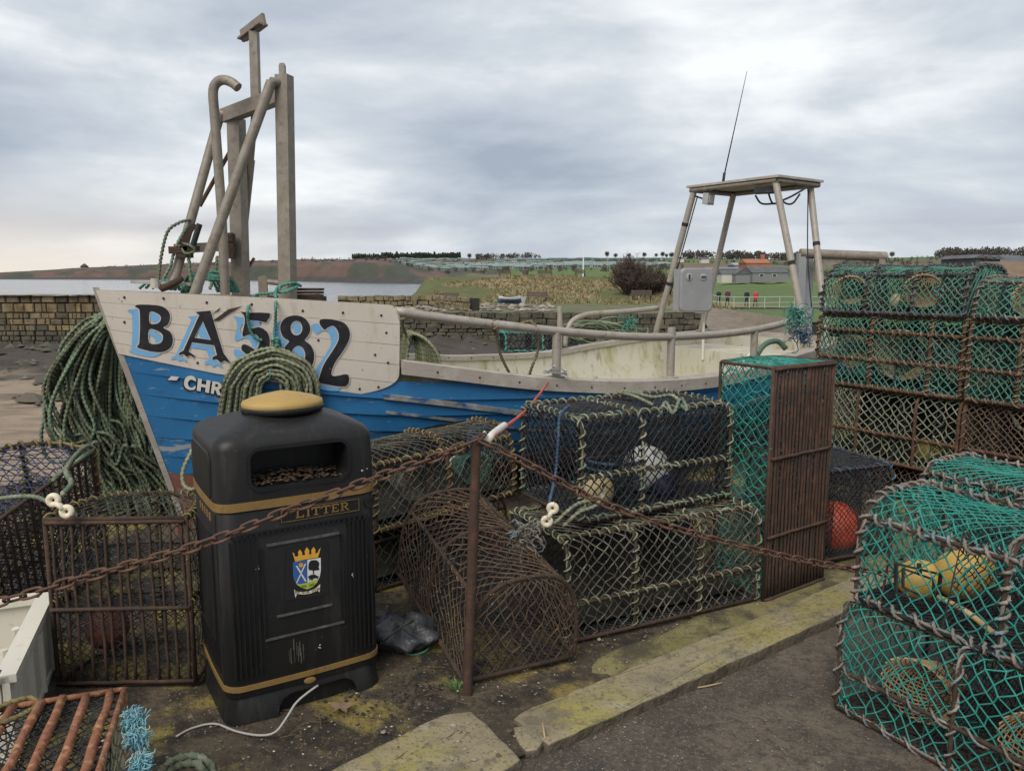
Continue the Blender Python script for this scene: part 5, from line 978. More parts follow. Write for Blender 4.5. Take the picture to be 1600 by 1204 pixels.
m_fo = MAT('float_orange', (.62, .10, .045), .5, [(9, (.45, .07, .04), .5, .7, .7)]); m_fr = MAT('float_brown', (.17, .055, .035), .7, [(9, (.10, .035, .025), .5, .7, .8)]); m_ft = MAT('float_teal', (.06, .20, .16), .6, [(9, (.12, .25, .19), .5, .7)]); m_fn = MAT('float_navy', (.012, .016, .06), .5); m_fol = MAT('float_olive', (.26, .19, .035), .6, [(9, (.14, .10, .03), .5, .7, .8)])
flt('large white float inside the black box creel', at(1010, 732, 3.86), .125, m_fw, (.3, -.5, .8), .95)
flt('cream float in the left corner of the black box creel', at(930, 768, 3.62), .085, m_fc, (.9, .2, .3), 1.1)
flt('dark navy float leaning on the white one in the black creel', at(1036, 762, 3.78), .075, m_fn, (.6, .3, .6), 1)
flt('orange buoy inside the small blue-rimmed creel', at(1303, 823, 4.42), .155, m_fo, (.2, -.2, 1), 1.0, 'buoy', 'buoy')
flt('brown float inside the upright barred creel beside the bin', at(168, 980, 3.02), .085, m_fr, (.3, .1, 1))
flt('olive yellow float in the lowest visible row of the stack', at(1458, 710, 5.55), .125, m_fol, (.2, 0, 1), .9)
flt('small teal float beside the yellow one in the stack', at(1492, 724, 5.35), .055, m_ft)
flt('round teal float in the green creel of the middle row', at(1353, 576, 5.85), .085, m_ft)
flt('yellow cylindrical float behind the black tag frame in foreground creel', at(1437, 905, 2.78), .075, m_fy, (.9, -.35, .1), 1.15)
flt('egg-shaped yellow float with open hole in the foreground creel', at(1505, 896, 2.72), .092, m_fy, (.5, -.6, .62), 1.2)
flt('pale cream float on top of the stack, left of its brown neighbour', at(1402, 471, 5.75), .06, m_fc); flt('brown float on top of the stack, right of the cream one', at(1426, 472, 5.6), .062, MAT('float_tan', (.33, .19, .10), .6))
# black plastic tag frame hung inside the foreground creel
tf = MB(); P = [(1400, 880), (1470, 897), (1463, 948), (1400, 925)]; Pt = [at(x, y, 2.62) for x, y in P]; Pi_ = [at(1411 + (x > 1430) * 48, y + (8 if y < 900 else -8), 2.62) for x, y in P]
for a, b in zip(Pt, Pt[1:] + Pt[:1]): tf.beam(a, b, .008, .014, up=(0, -1, .2))
for a, b in zip(Pi_, Pi_[1:] + Pi_[:1]): tf.beam(a, b, .008, .008, up=(0, -1, .2))
tf.beam(at(1436, 880, 2.615), at(1437, 895, 2.615), .012, .012)
mk('tag_frame', tf, m_netblack, None, False, 'black plastic rectangular tag frame in the foreground creel', 'tag frame')
mk('band', MB().tube(resamp([at(1396, 832, 2.78), at(1390, 860, 2.74), at(1384, 900, 2.72), at(1374, 945, 2.70)], .02), .012, 8, flat=.35), m_rust, None, True, 'dark rubber band strapped down the corner of foreground creel', 'strap')
mk('stick', MB().tube(resamp([at(1466, 932, 2.6), at(1510, 955, 2.5), at(1552, 988, 2.4)], .03), .010, 8), m_fc, None, True, 'pale yellow cane lying inside the foreground creel', 'stick')
mk('rope_coil', MB().rope([A_(.55 + .0 * t, 3.84, .54) + A_(math.cos(t) * (.16 + .01 * math.sin(t * 3)), math.sin(t) * .12, .006 * t) for t in np.linspace(0, 26, 130)], .011), m_ropeblue, None, True, 'coil of dark blue-grey rope inside the black box creel', 'rope')
# bundle of torn teal twine in the lower foreground creel
def tuft(label, c, n, L, mat, r=.0016, dn=(0, 0, -1), spread=.5, name='twine_tuft'):
    mb = MB(); c = np.asarray(c, float)
    for _ in range(n):
        p = c + rng.normal(0, L * .22, 3); P = [p]; d = nrm(np.asarray(dn, float) + rng.normal(0, spread, 3))
        for k in range(5): d = nrm(d + rng.normal(0, .75, 3) + A_(0, 0, -.25)); p = p + d * L * .2 * rng.uniform(.5, 1.2); P.append(p)
        mb.tube(resamp(P, L / 9), r, 3)
    return mk(name, mb, mat, None, True, label, 'twine')
tuft('hank of frayed teal twine inside the lowest foreground creel', at(1482, 1115, 2.63), 120, .17, m_netteal)
tuft('tangle of teal and blue rope ends on the far edge of the stack', at(1247, 492, 6.1), 90, .16, m_ropeteal, .004, (0, 0, -.3), .9)
tuft('frayed blue rope end on the stack beside the gantry leg', at(1250, 520, 6.05), 50, .14, m_ropeblue, .004, (0, 0, -.6), .7)
m_sky = None
for _i, (_x, _y, _Y) in enumerate(((208, 1118, 2.06), (213, 1150, 2.0), (218, 1190, 1.93))): tuft(['frayed pale blue rope end on the orange rusty creel, uppermost', 'frayed pale blue rope end on the orange rusty creel, middle', 'frayed pale rope end on the orange rusty creel, lowest'][_i], at(_x, _y, _Y), 210, .045, MAT('rope_skyblue', (.16, .36, .42), .9, [(30, (.4, .42, .38), .5, .65, .8)]), .0017, (.3, -.3, -.6), .8)
tuft('frayed rope whiskers at the left corner of the long low creel', at(826, 838, 3.28), 110, .11, m_ropegrey, .004, (-.3, -.3, -.1), .9)
# ---------------------------------------------------------------- post and chains
PT = at(745, 682, 2.755); PB = gp(730, 1092, -.03)
pz = np.linspace(0, 1, 16)[:, None]; Pp_ = PB * (1 - pz) + PT * pz
mk('iron_post', MB().tube(Pp_, .0185 * (1 + .05 * rng.normal(0, 1, 16)), 12).tube(resamp([PT + A_(.0, -.02, -.02), PT + A_(.02, -.028, .0), PT + A_(.03, -.01, .012), PT + A_(.01, .005, .004)], .006), .007, 8), m_rustbar, None, True, 'leaning rusty iron post holding the two chains', 'post', autos=40)
lk = MB(); t = np.linspace(0, 2 * math.pi, 21)[:-1]; a_, b_ = .030, .0135
pth = np.stack([np.sign(np.cos(t)) * (a_ - b_) * np.minimum(1, np.abs(np.cos(t)) * 2) + b_ * np.cos(t), b_ * np.sin(t), 0 * t], 1); pth = np.vstack([pth, pth[:1]])
T_ = np.gradient(pth, axis=0); T_[0] = T_[-1] = pth[1] - pth[-2]; T_ /= np.linalg.norm(T_, axis=1)[:, None]; N1 = np.cross(T_, (0, 0, 1)); th = np.arange(8) * math.pi / 4
lk.rings(pth[:, None] + (np.cos(th)[None, :, None] * N1[:, None] + np.sin(th)[None, :, None] * A_(0, 0, 1)) * .0046, cap=False)
_o = mk('link', lk, m_chain, None, True, local=True); LINK = _o.data; bpy.data.objects.remove(_o)
def chain(label, pts, pitch=.0465, tw=.5):
    P = resamp(pts, pitch); r = thing('chain', P[len(P) // 2], label, 'chain')
    for i in range(len(P) - 1):
        x = nrm(P[i + 1] - P[i]); y = nrm(np.cross((0, 0, 1), x)); z = np.cross(x, y); a = tw + (i % 2) * math.pi / 2 + rng.normal(0, .22)
        y2 = y * math.cos(a) + z * math.sin(a); z2 = np.cross(x, y2); c = (P[i] + P[i + 1]) / 2
        inst('link', LINK, r, c, Matrix(((x[0], y2[0], z2[0], 0), (x[1], y2[1], z2[1], 0), (x[2], y2[2], z2[2], 0), (0, 0, 0, 1))))
    return r
chain('rusty chain hanging across the front of the litter bin', [at(742, 688, 2.735), at(670, 718, 2.66), at(590, 745, 2.59), at(520, 772, 2.52), at(450, 797, 2.46), at(330, 845, 2.37), at(230, 875, 2.31), at(110, 908, 2.25), at(0, 940, 2.2), at(-160, 975, 2.12)])
chain('rusty chain hanging from the post across the black creels', [at(750, 688, 2.735), at(800, 712, 2.77), at(850, 738, 2.80), at(940, 785, 2.87), at(1060, 826, 2.98), at(1180, 858, 3.10), at(1270, 878, 3.22), at(1345, 890, 3.32), at(1420, 900, 3.42)])
ce = at(-160, 975, 2.12); mk('iron_post', MB().tube(np.linspace(A_(ce[0] - .04, ce[1] - .02, -.03), A_(ce[0] - .025, ce[1] - .012, ce[2] + .05), 12), .0185 * (1 + .05 * rng.normal(0, 1, 12)), 12), m_rustbar, None, True, 'rusty iron post holding the left end of the chain past the fish box', 'post', autos=40)
# strap and ratchet
sp0, sp1 = at(772, 680, 2.80), hull_hit(856, 598, .06)
mk('strap', MB().tube(resamp([sp0, sp0 * .6 + sp1 * .4 + A_(0, 0, -.03), sp0 * .3 + sp1 * .7 + A_(0, 0, -.022), sp1], .03), .0085, 10, flat=.8), MAT('red_strap', (.42, .05, .04), .8, [(60, (.5, .2, .11), .52, .6, .9), (25, (.2, .04, .03), .55, .65, .7)]), None, True, 'red twisted ratchet strap running from the post to the boat', 'strap')
mk('strap_end', MB().tube(resamp([sp0 + A_(-.03, -.02, -.03), sp0 + A_(-.01, 0, 0), sp0 + (sp1 - sp0) * .12], .01), .014, 9).tube(resamp([sp0 + A_(-.03, -.02, -.03), sp0 + A_(-.045, -.035, -.0), sp0 + A_(-.03, -.04, .02)], .01), .008, 7), MAT('strap_white', (.55, .52, .48), .8, [(40, (.2, .25, .5), .6, .66, .8), (30, (.6, .1, .08), .6, .68, .8)]), None, True, 'white knotted strap end tied to the top of the post', 'strap')
rc_ = bw(2.56, np.interp(2.56, SS, BT) + .0, zg(2.56) + .03)
mk('ratchet_buckle', MB().box(rc_ + A_(.0, -.01, .012), (.15, .05, .012), nrm((.9, .2, -.15)), nrm((-.2, .95, 0))).box(rc_ + A_(-.04, -.02, .035), (.09, .045, .01), nrm((.8, .1, .5)), nrm((-.2, .95, 0))).tube([rc_ + A_(-.05, -.04, .02), rc_ + A_(-.03, .03, .03)], .012, 8).tube([rc_ + A_(.06, -.04, .01), rc_ + A_(.07, .03, .02)], .010, 8).box(rc_ + A_(.02, -.02, .04), (.10, .04, .006), nrm((.9, .2, -.35)), nrm((-.2, .95, 0))), MAT('ratchet_steel', (.50, .49, .48), .35, [(40, (.3, .26, .22), .55, .7, .7)], metal=.7), None, False, 'small steel ratchet buckle on the gunwale by the rail post', 'ratchet')
# plastic toggles
def toggle(label, c, ax, nv_, sc=1.0):
    ax = nrm(ax); nv_ = nrm(nv_ - ax * (np.asarray(nv_) @ ax)); sd0 = np.cross(nv_, ax); mb = MB(); c = np.asarray(c, float)
    for g in (-1, 1):
        cc_ = c + ax * g * .032 * sc; th = np.linspace(0, 2 * math.pi, 25); P = np.array([cc_ + (ax * math.cos(t) + sd0 * math.sin(t)) * .0165 * sc for t in th]); mb.tube(P, .0115 * sc, 10, cap=False, ref=nv_)
    mb.tube(np.array([c - ax * .016 * sc, c, c + ax * .016 * sc]), np.array([.016, .0125, .016]) * sc, 10, flat=.8)
    return mk('toggle', mb, m_creamp, None, True, label, 'toggle')
toggle('cream plastic toggle hung on the barred creel beside the bin', at(94, 790, 2.78), (.58, 0, -.55), (.0, -.95, .25), 1.0)
toggle('cream plastic toggle at the lower left corner of the black creel', at(859, 804, 3.22), (.35, 0, .85), (-.1, -.95, .1), 1.0)
for lab, c in (('dark eye hole of the left toggle', None),): pass
# rope from left toggle
mk('toggle_rope', MB().rope([at(80, 785, 2.8), at(50, 775, 2.85), at(0, 778, 2.9), at(-60, 790, 2.95)], .011), m_ropepale, None, True, 'pale green rope running left from the plastic toggle', 'rope')
mk('toggle_rope', MB().rope([at(98, 772, 2.85), at(112, 755, 3.0), at(104, 735, 3.2), at(118, 712, 3.45), at(136, 697, 3.62), at(146, 702, 3.66), at(128, 716, 3.56), at(100, 735, 3.40), at(84, 750, 3.30)], .013), m_ropepale, None, True, 'green and cream rope tied round the corner of the leaning creel', 'rope')
mk('toggle_rope', MB().rope([at(857, 792, 3.22), at(868, 740, 3.42), at(872, 690, 3.42), at(875, 650, 3.43), at(890, 632, 3.45)], .009), m_ropeblue, None, True, 'grey-blue rope hanging down the corner of the black creel', 'rope')
mk('rope_lashing', MB().rope([at(866, 818, 3.2), at(885, 800, 3.25), at(905, 786, 3.3), at(930, 780, 3.32), at(945, 770, 3.35), at(930, 790, 3.28), at(905, 800, 3.24), at(880, 822, 3.2)], .011), m_ropepale, None, True, 'pale green rope lashing at the base of the black creel', 'rope')
mk('rope_lashing', MB().rope([at(1030, 652, 3.62), at(1040, 628, 3.70), at(1052, 645, 3.64), at(1064, 622, 3.72), at(1074, 642, 3.67), at(1052, 618, 3.78), at(1020, 620, 3.85), at(985, 612, 3.95), at(965, 612, 4.0), at(990, 618, 3.9), at(1020, 632, 3.75)], .012), m_ropepale, None, True, 'tangled pale rope lashing on top of the black creel', 'rope')
mk('rope_lashing', MB().rope([at(1545, 628, 5.0), at(1570, 632, 4.95), at(1582, 650, 4.9), at(1592, 668, 4.85), at(1610, 672, 4.8)], .014), m_ropepale, None, True, 'pale rope end hanging at the right edge of the stack', 'rope')
# ---------------------------------------------------------------- ropes on the boat
mb = MB()
for i in range(74):                                      # big hank hanging off the port bow
    q = (i / 61) ** .9; Y0 = 4.95 + .25 * rng.random() - .12 * (1 - q); x0 = 163 + 12 * rng.random() + 10 * q; y0 = 480 + 20 * rng.random() + 45 * q * rng.random()
    xl = 72 + 95 * q + rng.normal(0, 8); yl = 612 + rng.normal(0, 22) + 20 * q; xe = 172 + 80 * q + rng.normal(0, 9); ye = 772 + rng.normal(0, 12)
    P = [at(x0, y0, Y0), at(x0 * .55 + xl * .45, y0 * .55 + yl * .45 - 22, Y0 - .05), at(xl, yl, Y0 - .10), at(xl + 12 + 16 * q, yl + 60, Y0 - .10), at(xl * .4 + xe * .6 - 8 + rng.normal(0, 13), 700 + rng.normal(0, 14), Y0 - .07 + rng.normal(0, .04)), at(xl * .2 + xe * .8 + rng.normal(0, 10), 740, Y0 - .03), at(xe, ye, Y0), at(xe + 10, ye + 40, Y0 + .03)]
    mb.rope(P, .0140)
for i in range(46):                                      # straight falls and small loops by the stem
    x0 = 172 + 62 * rng.random(); y0 = 500 + (x0 - 160) * 1.5 + rng.normal(0, 14); xe = x0 + 26 + rng.normal(0, 16); Y0 = 4.98 + .14 * rng.random()
    mb.rope([at(x0 - 4, y0, Y0), at(x0 - 14 + rng.normal(0, 5), (y0 + 700) / 2, Y0 - .04), at(x0 + 6 + rng.normal(0, 8), 690, Y0 - .03), at(xe, 778, Y0), at(xe + 5, 812, Y0)], .0125)
mk('rope_hank', mb, m_ropegreen, None, True, 'huge hank of old green rope hanging off the bow of the boat', 'rope')
mb = MB(); base = lambda px, py, o_: hull_hit(px, py, o_)
for i in range(10):                                      # coil hung over the bulwark
    for ly in range(2):
        hw = .06 + .0195 * i + .003 * rng.normal(); tz = 1.035 + .0165 * i + .005 * rng.normal(); o_ = .045 + .028 * ly + .012 * math.sin(i * 2.1); c0 = hull_hit(422, 560, o_)
        ax = A_(*BA, 0); dn = A_(*BP, 0) * o_ * .3; pts = []
        for t_ in np.linspace(-1, 1, 13):
            ang = t_ * 1.57; x = math.sin(ang) * hw * (1 + .05 * math.sin(i)); z = tz - (1 - math.cos(ang)) * hw * 1.1
            pts.append((x, z))
        pts = [(pts[0][0] * 1.06 + .01 * rng.normal(), pts[0][1] - .45), (pts[0][0] * 1.08, pts[0][1] - .2)] + pts + [(pts[-1][0] * 1.1, pts[-1][1] - .2), (pts[-1][0] * 1.08, pts[-1][1] - .45)]
        P3 = []
        for x, z in pts:
            s_ = ((c0[:2] - B0) @ BA) + x; P3.append(bw(s_ + .012 * ly + rng.normal(0, .004), hb(s_, max(z, .4)) + o_ + .015, z - .011 * ly + rng.normal(0, .004)))
        mb.rope(P3, .0140)
mk('rope_coil', mb, m_ropeolive, None, True, 'coil of pale green rope hung over the number on the bow', 'rope')
mk('rope_tail', MB().rope([at(338, 655, 3.9), at(318, 672, 3.7), at(302, 700, 3.5), at(286, 735, 3.4), at(288, 758, 3.35), at(303, 764, 3.3), at(315, 750, 3.25)], .0115), m_ropeolive, None, True, 'pale rope tail hanging down left of the bin from the coil', 'rope')
mb = MB(); k0 = hull_hit(432, 530, .03)
mb.rope([at(452, 440, 4.82), at(440, 446, 4.76), at(432, 452, 4.74), hull_hit(431, 474, .035), hull_hit(430, 505, .035), hull_hit(428, 535, .04), hull_hit(424, 560, .07), hull_hit(422, 590, .10)], .0105)
mb.rope([at(462, 446, 4.83), at(445, 455, 4.76), at(420, 458, 4.74), at(400, 461, 4.72), hull_hit(388, 480, .035), hull_hit(388, 505, .035), hull_hit(396, 525, .035), hull_hit(410, 532, .035)], .0105)
mb.rope([at(470, 447, 4.9), at(458, 442, 4.80), at(441, 446, 4.77), at(436, 455, 4.75), at(446, 456, 4.75), at(466, 447, 4.82)], .0105)
for k in range(4): mb.rope([hull_hit(424 + 4 * k, 532 + 2 * k, .06), hull_hit(434, 528 + 4 * k, .075), hull_hit(438 - 3 * k, 540, .05)], .0105)
mk('mooring_line', mb, m_ropeteal, None, True, 'bright teal line tied round the mast post holding the rope coil', 'rope')
mb = MB()
for k in range(16):
    cx, cy = 325 + rng.normal(0, 6), 448; a = rng.uniform(16, 44); P = [at(cx - a, cy + 8, 5.1 + .02 * k % .3), at(cx - a * .7, cy - 8 - .35 * a * rng.random(), 5.08), at(cx, cy - 12 - .35 * a * rng.random(), 5.05), at(cx + a * .7, cy - 6 - .3 * a * rng.random(), 5.08), at(cx + a, cy + 8, 5.12)]; mb.rope(P, .012)
for k in range(5): mb.rope([at(218 + 10 * k, 450, 4.95), at(232 + 9 * k, 441 - 3 * (k % 2), 4.93), at(252 + 9 * k, 449, 4.95), at(262 + 6 * k, 452, 5.0)], .011)
mk('rope_pile', mb, m_ropeteal, None, True, 'pile of teal rope on the foredeck behind the braces', 'rope')
mb = MB()
mb.rope([at(247, 440, 4.95), at(252, 400, 4.95), at(262, 362, 4.95), at(280, 348, 4.98), at(297, 344, 5.05)], .012); mb.rope([at(252, 442, 4.96), at(266, 415, 4.96), at(272, 395, 4.98), at(280, 375, 5.0), at(296, 350, 5.05)], .012); mb.rope([at(295, 396, 4.97), at(296, 420, 4.97), at(300, 448, 4.97)], .014); mb.rope([at(340, 400, 5.1), at(336, 425, 5.08), at(328, 452, 5.05)], .013); mb.rope([at(286, 380, 4.95), at(298, 384, 4.93), at(304, 392, 4.95), at(290, 396, 4.93), at(284, 388, 4.95)], .010)
mk('rope_falls', mb, m_ropegreen, None, True, 'dark green ropes looped over the rusty hauler on the bow frame', 'rope')
mb = MB()
for k in range(11):
    f = k / 10; P = [at(624 + 10 * f, 575, 5.75 - .2 * f), at(625 + 13 * f, 545 - 3 * f, 5.75 - .2 * f), at(634 + 10 * f, 519 + 3 * f, 5.7 - .18 * f), at(645 + 20 * f, 521 + 9 * f, 5.65 - .18 * f), at(650 + 34 * f, 540 + 14 * f, 5.6 - .15 * f), at(652 + 38 * f, 585, 5.6 - .15 * f)]; mb.rope(P, .015)
mb.rope([at(630, 490, 5.25), at(628, 505, 5.3), at(634, 522, 5.5), at(640, 540, 5.5)], .012); mb.rope([at(622, 488, 5.22), at(632, 484, 5.2), at(634, 496, 5.2), at(622, 498, 5.25), at(628, 486, 5.2)], .010)
mk('rope_coil', mb, m_ropeolive, None, True, 'olive rope coil hanging inside the boat behind the bulwark end', 'rope')
mb = MB(); t26 = lambda s, z: bw(s, np.interp(s, SS, BT) - .06, z)
mb.rope([t26(2.16, 1.33), t26(2.14, 1.29) + A_(0, -.03, 0), t26(2.17, 1.25), t26(2.2, 1.1) + A_(0, .06, 0), t26(2.26, .97) + A_(0, .1, 0), t26(2.3, .9) + A_(0, .14, 0)], .012); mb.rope([t26(2.2, 1.31), t26(2.16, 1.27) + A_(0, -.03, 0), t26(2.12, 1.31), t26(2.17, 1.33)], .012)
mb.rope([t26(2.34, 1.30) + A_(0, .02, 0), t26(2.42, 1.31), t26(2.47, 1.24) + A_(0, -.02, 0), t26(2.47, 1.12) + A_(0, .03, 0), t26(2.42, .98) + A_(0, .08, 0), t26(2.40, .9) + A_(0, .12, 0)], .012)
mk('rope_loop', mb, m_ropetan, None, True, 'brown rope loops knotted on the near rail of the boat', 'rope')
mb = MB()
for k in range(26):
    cx = 945 + rng.normal(0, 28); cy = 517 + rng.normal(0, 6); a = rng.uniform(14, 46); b = rng.uniform(6, 18); t0 = rng.random() * 6; Y0 = 8.35 + .3 * rng.random()
    mb.tube(resamp([at(cx + a * math.cos(t0 + u), cy + b * math.sin(t0 + u) + 2, Y0 - .05 * math.sin(u)) for u in np.linspace(0, 5.2, 9)], .04), .011, 6)
mk('rope_tangle', mb, m_ropegreen, None, True, 'tangle of pale ropes draped over the far rail of the boat', 'rope')
tuft('bright teal twine knotted on the far rail of the boat', at(980, 500, 8.3), 30, .14, m_ropeteal, .006, (0, 0, -.5), .7)
mk('rope_scrap', MB().rope([gp(246, 1212, .06), gp(262, 1192, .09), gp(285, 1182, .11), gp(306, 1180, .11), gp(324, 1188, .10), gp(332, 1200, .07), gp(334, 1216, .05)], .016).rope([gp(256, 1216, .05), gp(272, 1198, .08), gp(292, 1192, .10), gp(312, 1194, .10), gp(320, 1212, .06)], .016), m_ropepale, None, True, 'pale green rope end at the bottom edge left of centre', 'rope')
mk('rope_loop', MB().rope([at(-20, 1112, 2.05), at(20, 1096, 2.1), at(48, 1090, 2.14), at(60, 1098, 2.12), at(44, 1112, 2.06), at(10, 1126, 2.0), at(-20, 1132, 1.98)], .010), m_ropeyel, None, True, 'yellow-green rope loop lying across the white fish box', 'rope')
# ---------------------------------------------------------------- fish box, bag and litter on the ground
fb_ = thing('fish_box', (-2.1, 2.6, 0), 'white plastic fish box on the ground at the left edge', 'fish box')
FX = nrm((-.93, -.37, 0)); FY = nrm((.37, -.93, 0)); FO = A_(-1.90, 3.02, 0.012); FL, FW, FH = .82, .72, .30
fpt = lambda x, y, z: FO + FX * x + FY * y + A_(0, 0, z)          # x to the left, y towards camera
tb = .03
for nm, a, b in (('side_wall', (.018, 0), (.018, FW)), ('side_wall', (FL - .018, 0), (FL - .018, FW)), ('end_wall', (.036, .018), (FL - .036, .018)), ('end_wall', (.036, FW - .018), (FL - .036, FW - .018))):
    mb = MB(); p, q = fpt(*a, .0), fpt(*b, .0); mb.beam(p + A_(0, 0, FH / 2), q + A_(0, 0, FH / 2), .022, FH); mb.beam(p + A_(0, 0, FH - .008) , q + A_(0, 0, FH - .008), .062, .028)
    if nm == 'side_wall':
        for f in (.12, .38, .62, .88): c = p * (1 - f) + q * f; mb.box(c - FX * (.016 if a[0] < .1 else -.016) + A_(0, 0, FH / 2 - .02), (.022, .02, FH - .06), FX, FY)
    mk(nm, mb, m_white, fb_)
mk('floor', MB().box(fpt(FL / 2, FW / 2, .012), (FL, FW, .02), FX, FY), m_white, fb_)
hd = MB(); hc = fpt(.075, FW * .52, FH - .06)
for pts in ([(-.09, .045), (-.09, -.06), (.09, -.06), (.09, .045)],): hd.tube(resamp([hc + FX * .0 + FY * x + A_(0, 0, z) for x, z in pts], .015, True), .014, 8)
mk('handle', hd.box(fpt(.05, FW * .52, FH - .105), (.07, .2, .02), FX, FY), m_white, fb_, True, autos=40)
flt('weathered white float lying in the fish box', fpt(.34, .46, .19), .16, MAT('cracked_white', (.52, .48, .40), .8, [(14, (.2, .17, .11), .55, .68, .9), (40, (.3, .26, .18), .55, .7, .7)], (20, .5, .02)), (.3, .4, .8), .8, eye=False)
# bag
mb = MB(); th = np.linspace(0, 2 * math.pi, 40, endpoint=False); Rg = []
for f in np.linspace(0, 1, 22):
    rr = math.sin(math.pi * (.06 + .90 * f)) ** .55; z = .16 * (1 - abs(2 * f - 1) ** 2) ; ring = []
    for t_ in th:
        fold = 1.08 + .2 * math.sin(5 * t_ + 7 * f) * f + .10 * math.sin(9 * t_ - 4 * f + 1) + .06 * math.sin(17 * t_ + 9 * f); ring.append((.165 * rr * math.cos(t_) * fold, .12 * rr * math.sin(t_) * fold, .125 * f ** .75 * (1 + .25 * math.sin(3 * t_ + 1) + .08 * math.sin(11 * t_))))
    Rg.append(ring)
Rg = np.array(Rg) + A_(-.50, 3.16, .0); mb.rings(Rg)
bag = mk('plastic_bag', mb, MAT('grey_bag', (.035, .036, .04), .32, [(12, (.075, .077, .082), .45, .7)], (28, .5, .02)), None, True, 'crumpled dark grey plastic bag on the ground right of the bin', 'bag')
mk('bag_strap', MB().tube(resamp([at(592, 1008, 3.03), at(610, 992, 3.0), at(632, 976, 3.04), at(645, 970, 3.1)], .02), .014, 6, flat=.25), m_netdark, None, True, 'grey webbing strap lying over the plastic bag', 'strap')
mk('green_cord', MB().tube(resamp([gp(612, 1010, .02), gp(640, 1022, .01), gp(662, 1018, .012), gp(674, 1008, .02)], .02), .004, 6), m_ropeteal, None, True, 'thin teal cord on the ground below the plastic bag', 'cord')
wp = [(275, 1150, .008), (300, 1137, .008), (335, 1130, .01), (370, 1142, .01), (405, 1148, .012), (430, 1143, .02), (448, 1120, .05), (462, 1098, .08), (480, 1082, .10), (497, 1070, .11)]
mk('cable', MB().tube(resamp([gp(x, y, z) for x, y, z in wp], .015), .0042, 7), MAT('grey_cable', (.33, .31, .29), .6), None, True, 'thin pale grey cable trailing from under the bin', 'cable')
lf = MB(); a = np.linspace(0, 2 * math.pi, 21)[:-1]; rr = .035 * (1 + .35 * np.sin(5 * a)); L0 = gp(533, 1106, .015); lf.add(np.vstack([L0 + np.stack([rr * np.cos(a), rr * np.sin(a), .008 + .006 * np.sin(3 * a)], 1), L0 + A_(0, 0, .002)]), [np.array([[i, (i + 1) % 20, 20] for i in range(20)])])
mk('leaf', lf, MAT('dead_leaf', (.17, .11, .07), .9), None, True, 'dead brown leaf on the soil in front of the bin', 'leaf')
for lab, pts in (('long dry straw lying on the road below the kerb', [(800, 1204, -.04), (850, 1180, -.04), (905, 1160, -.04)]), ('short dry stalk standing in the kerb gap', [(857, 1182, -.05), (852, 1155, .0), (848, 1130, .03)]), ('white bird-splashed stick on the road beside the kerb', [(1078, 1075, -.04), (1100, 1072, -.04), (1128, 1066, -.04)])):
    mk('straw', MB().tube(resamp([gp(*p) for p in pts], .03), .0035, 5), MAT('straw', (.34, .26, .15), .9), None, True, lab, 'straw')
n = 40; xs = rng.uniform(330, 760, n); ys = rng.uniform(1020, 1200, n); mb = MB()
for x, y in zip(xs, ys):
    p = gp(x, y, .006); a = rng.random() * 6.28; l_ = rng.uniform(.02, .08); mb.tube([p, p + A_(math.cos(a) * l_ * .5, math.sin(a) * l_ * .5, .006), p + A_(math.cos(a + .3) * l_, math.sin(a + .3) * l_, .002)], .0016, 4)
mk('twigs', mb, MAT('twig', (.11, .075, .05), .9), kind='stuff', label='small twigs scattered over the soil round the bin', cat='twigs', local=True)
# gravel, soil crumbs
n = 5200; uu = rng.uniform(-3.2, 2.2, n); vv = rng.uniform(.0, 1.6, n) ** 1.1; P = kw(uu, vv, -.002 + 0 * uu); P[:, 2] += (fbm(uu * 1.7, vv * 1.7) - .5) * .05 + .004; ok = ~((vv < .26) & (uu > -.03)); rr = rng.uniform(.0015, .0055, n) * (1 + 1.5 * (rng.random(n) > .96))
mk('gravel', MB().rocks(P[ok], rr[ok]), MAT('gravel', (.15, .12, .09), .9, island=((.05, .04, .03), (.12, .095, .07), (.24, .21, .16), (.08, .06, .045), (.42, .38, .31))), kind='stuff', label='loose grit and shell crumbs on the quay soil', cat='gravel', local=True)
n = 3600; uu = rng.uniform(-2, 4.5, n); vv = -rng.random(n) ** 2 * 1.1 - .005; P = kw(uu, vv, -.046 + 0 * uu); P[:, 2] += (fbm(uu * 1.2, vv * 1.2) - .5) * .03 + .004
mk('gravel', MB().rocks(P, rng.uniform(.001, .0045, n)), MAT('grit', (.15, .12, .09), .9, island=((.05, .04, .03), (.11, .09, .07), (.22, .19, .15), (.08, .06, .045), (.36, .32, .26))), kind='stuff', label='fine grit gathered along the foot of the kerb', cat='gravel', local=True)
n = 700; xx = rng.normal(590, 60, n); yy = rng.normal(1065, 28, n); P = np.array([gp(x, y, .004) for x, y in zip(xx, yy)])
mk('soil_crumbs', MB().rocks(P, rng.uniform(.002, .010, n) * rng.random(n)), MAT('black_soil', (.022, .017, .013), .95), kind='stuff', label='spilled black soil beside the litter bin', cat='soil', local=True)
def weed(label, c, n=14, h=.05):
    mb = MB()
    for _ in range(n):
        a = rng.random() * 6.28; d = A_(math.cos(a), math.sin(a), 0); l_ = h * rng.uniform(.5, 1.2); p = np.asarray(c) + d * rng.random() * h * .5; s_ = np.cross(d, (0, 0, 1)) * h * .12
        mb.add([p, p + d * l_ * .4 + s_ + A_(0, 0, l_ * .6), p + d * l_ * .9 + A_(0, 0, l_ * .8), p + d * l_ * .4 - s_ + A_(0, 0, l_ * .6)], [np.array([[0, 1, 2, 3]])])
    mk('weed', mb, MAT('weed', (.07, .15, .035), .7), None, False, label, 'weed')
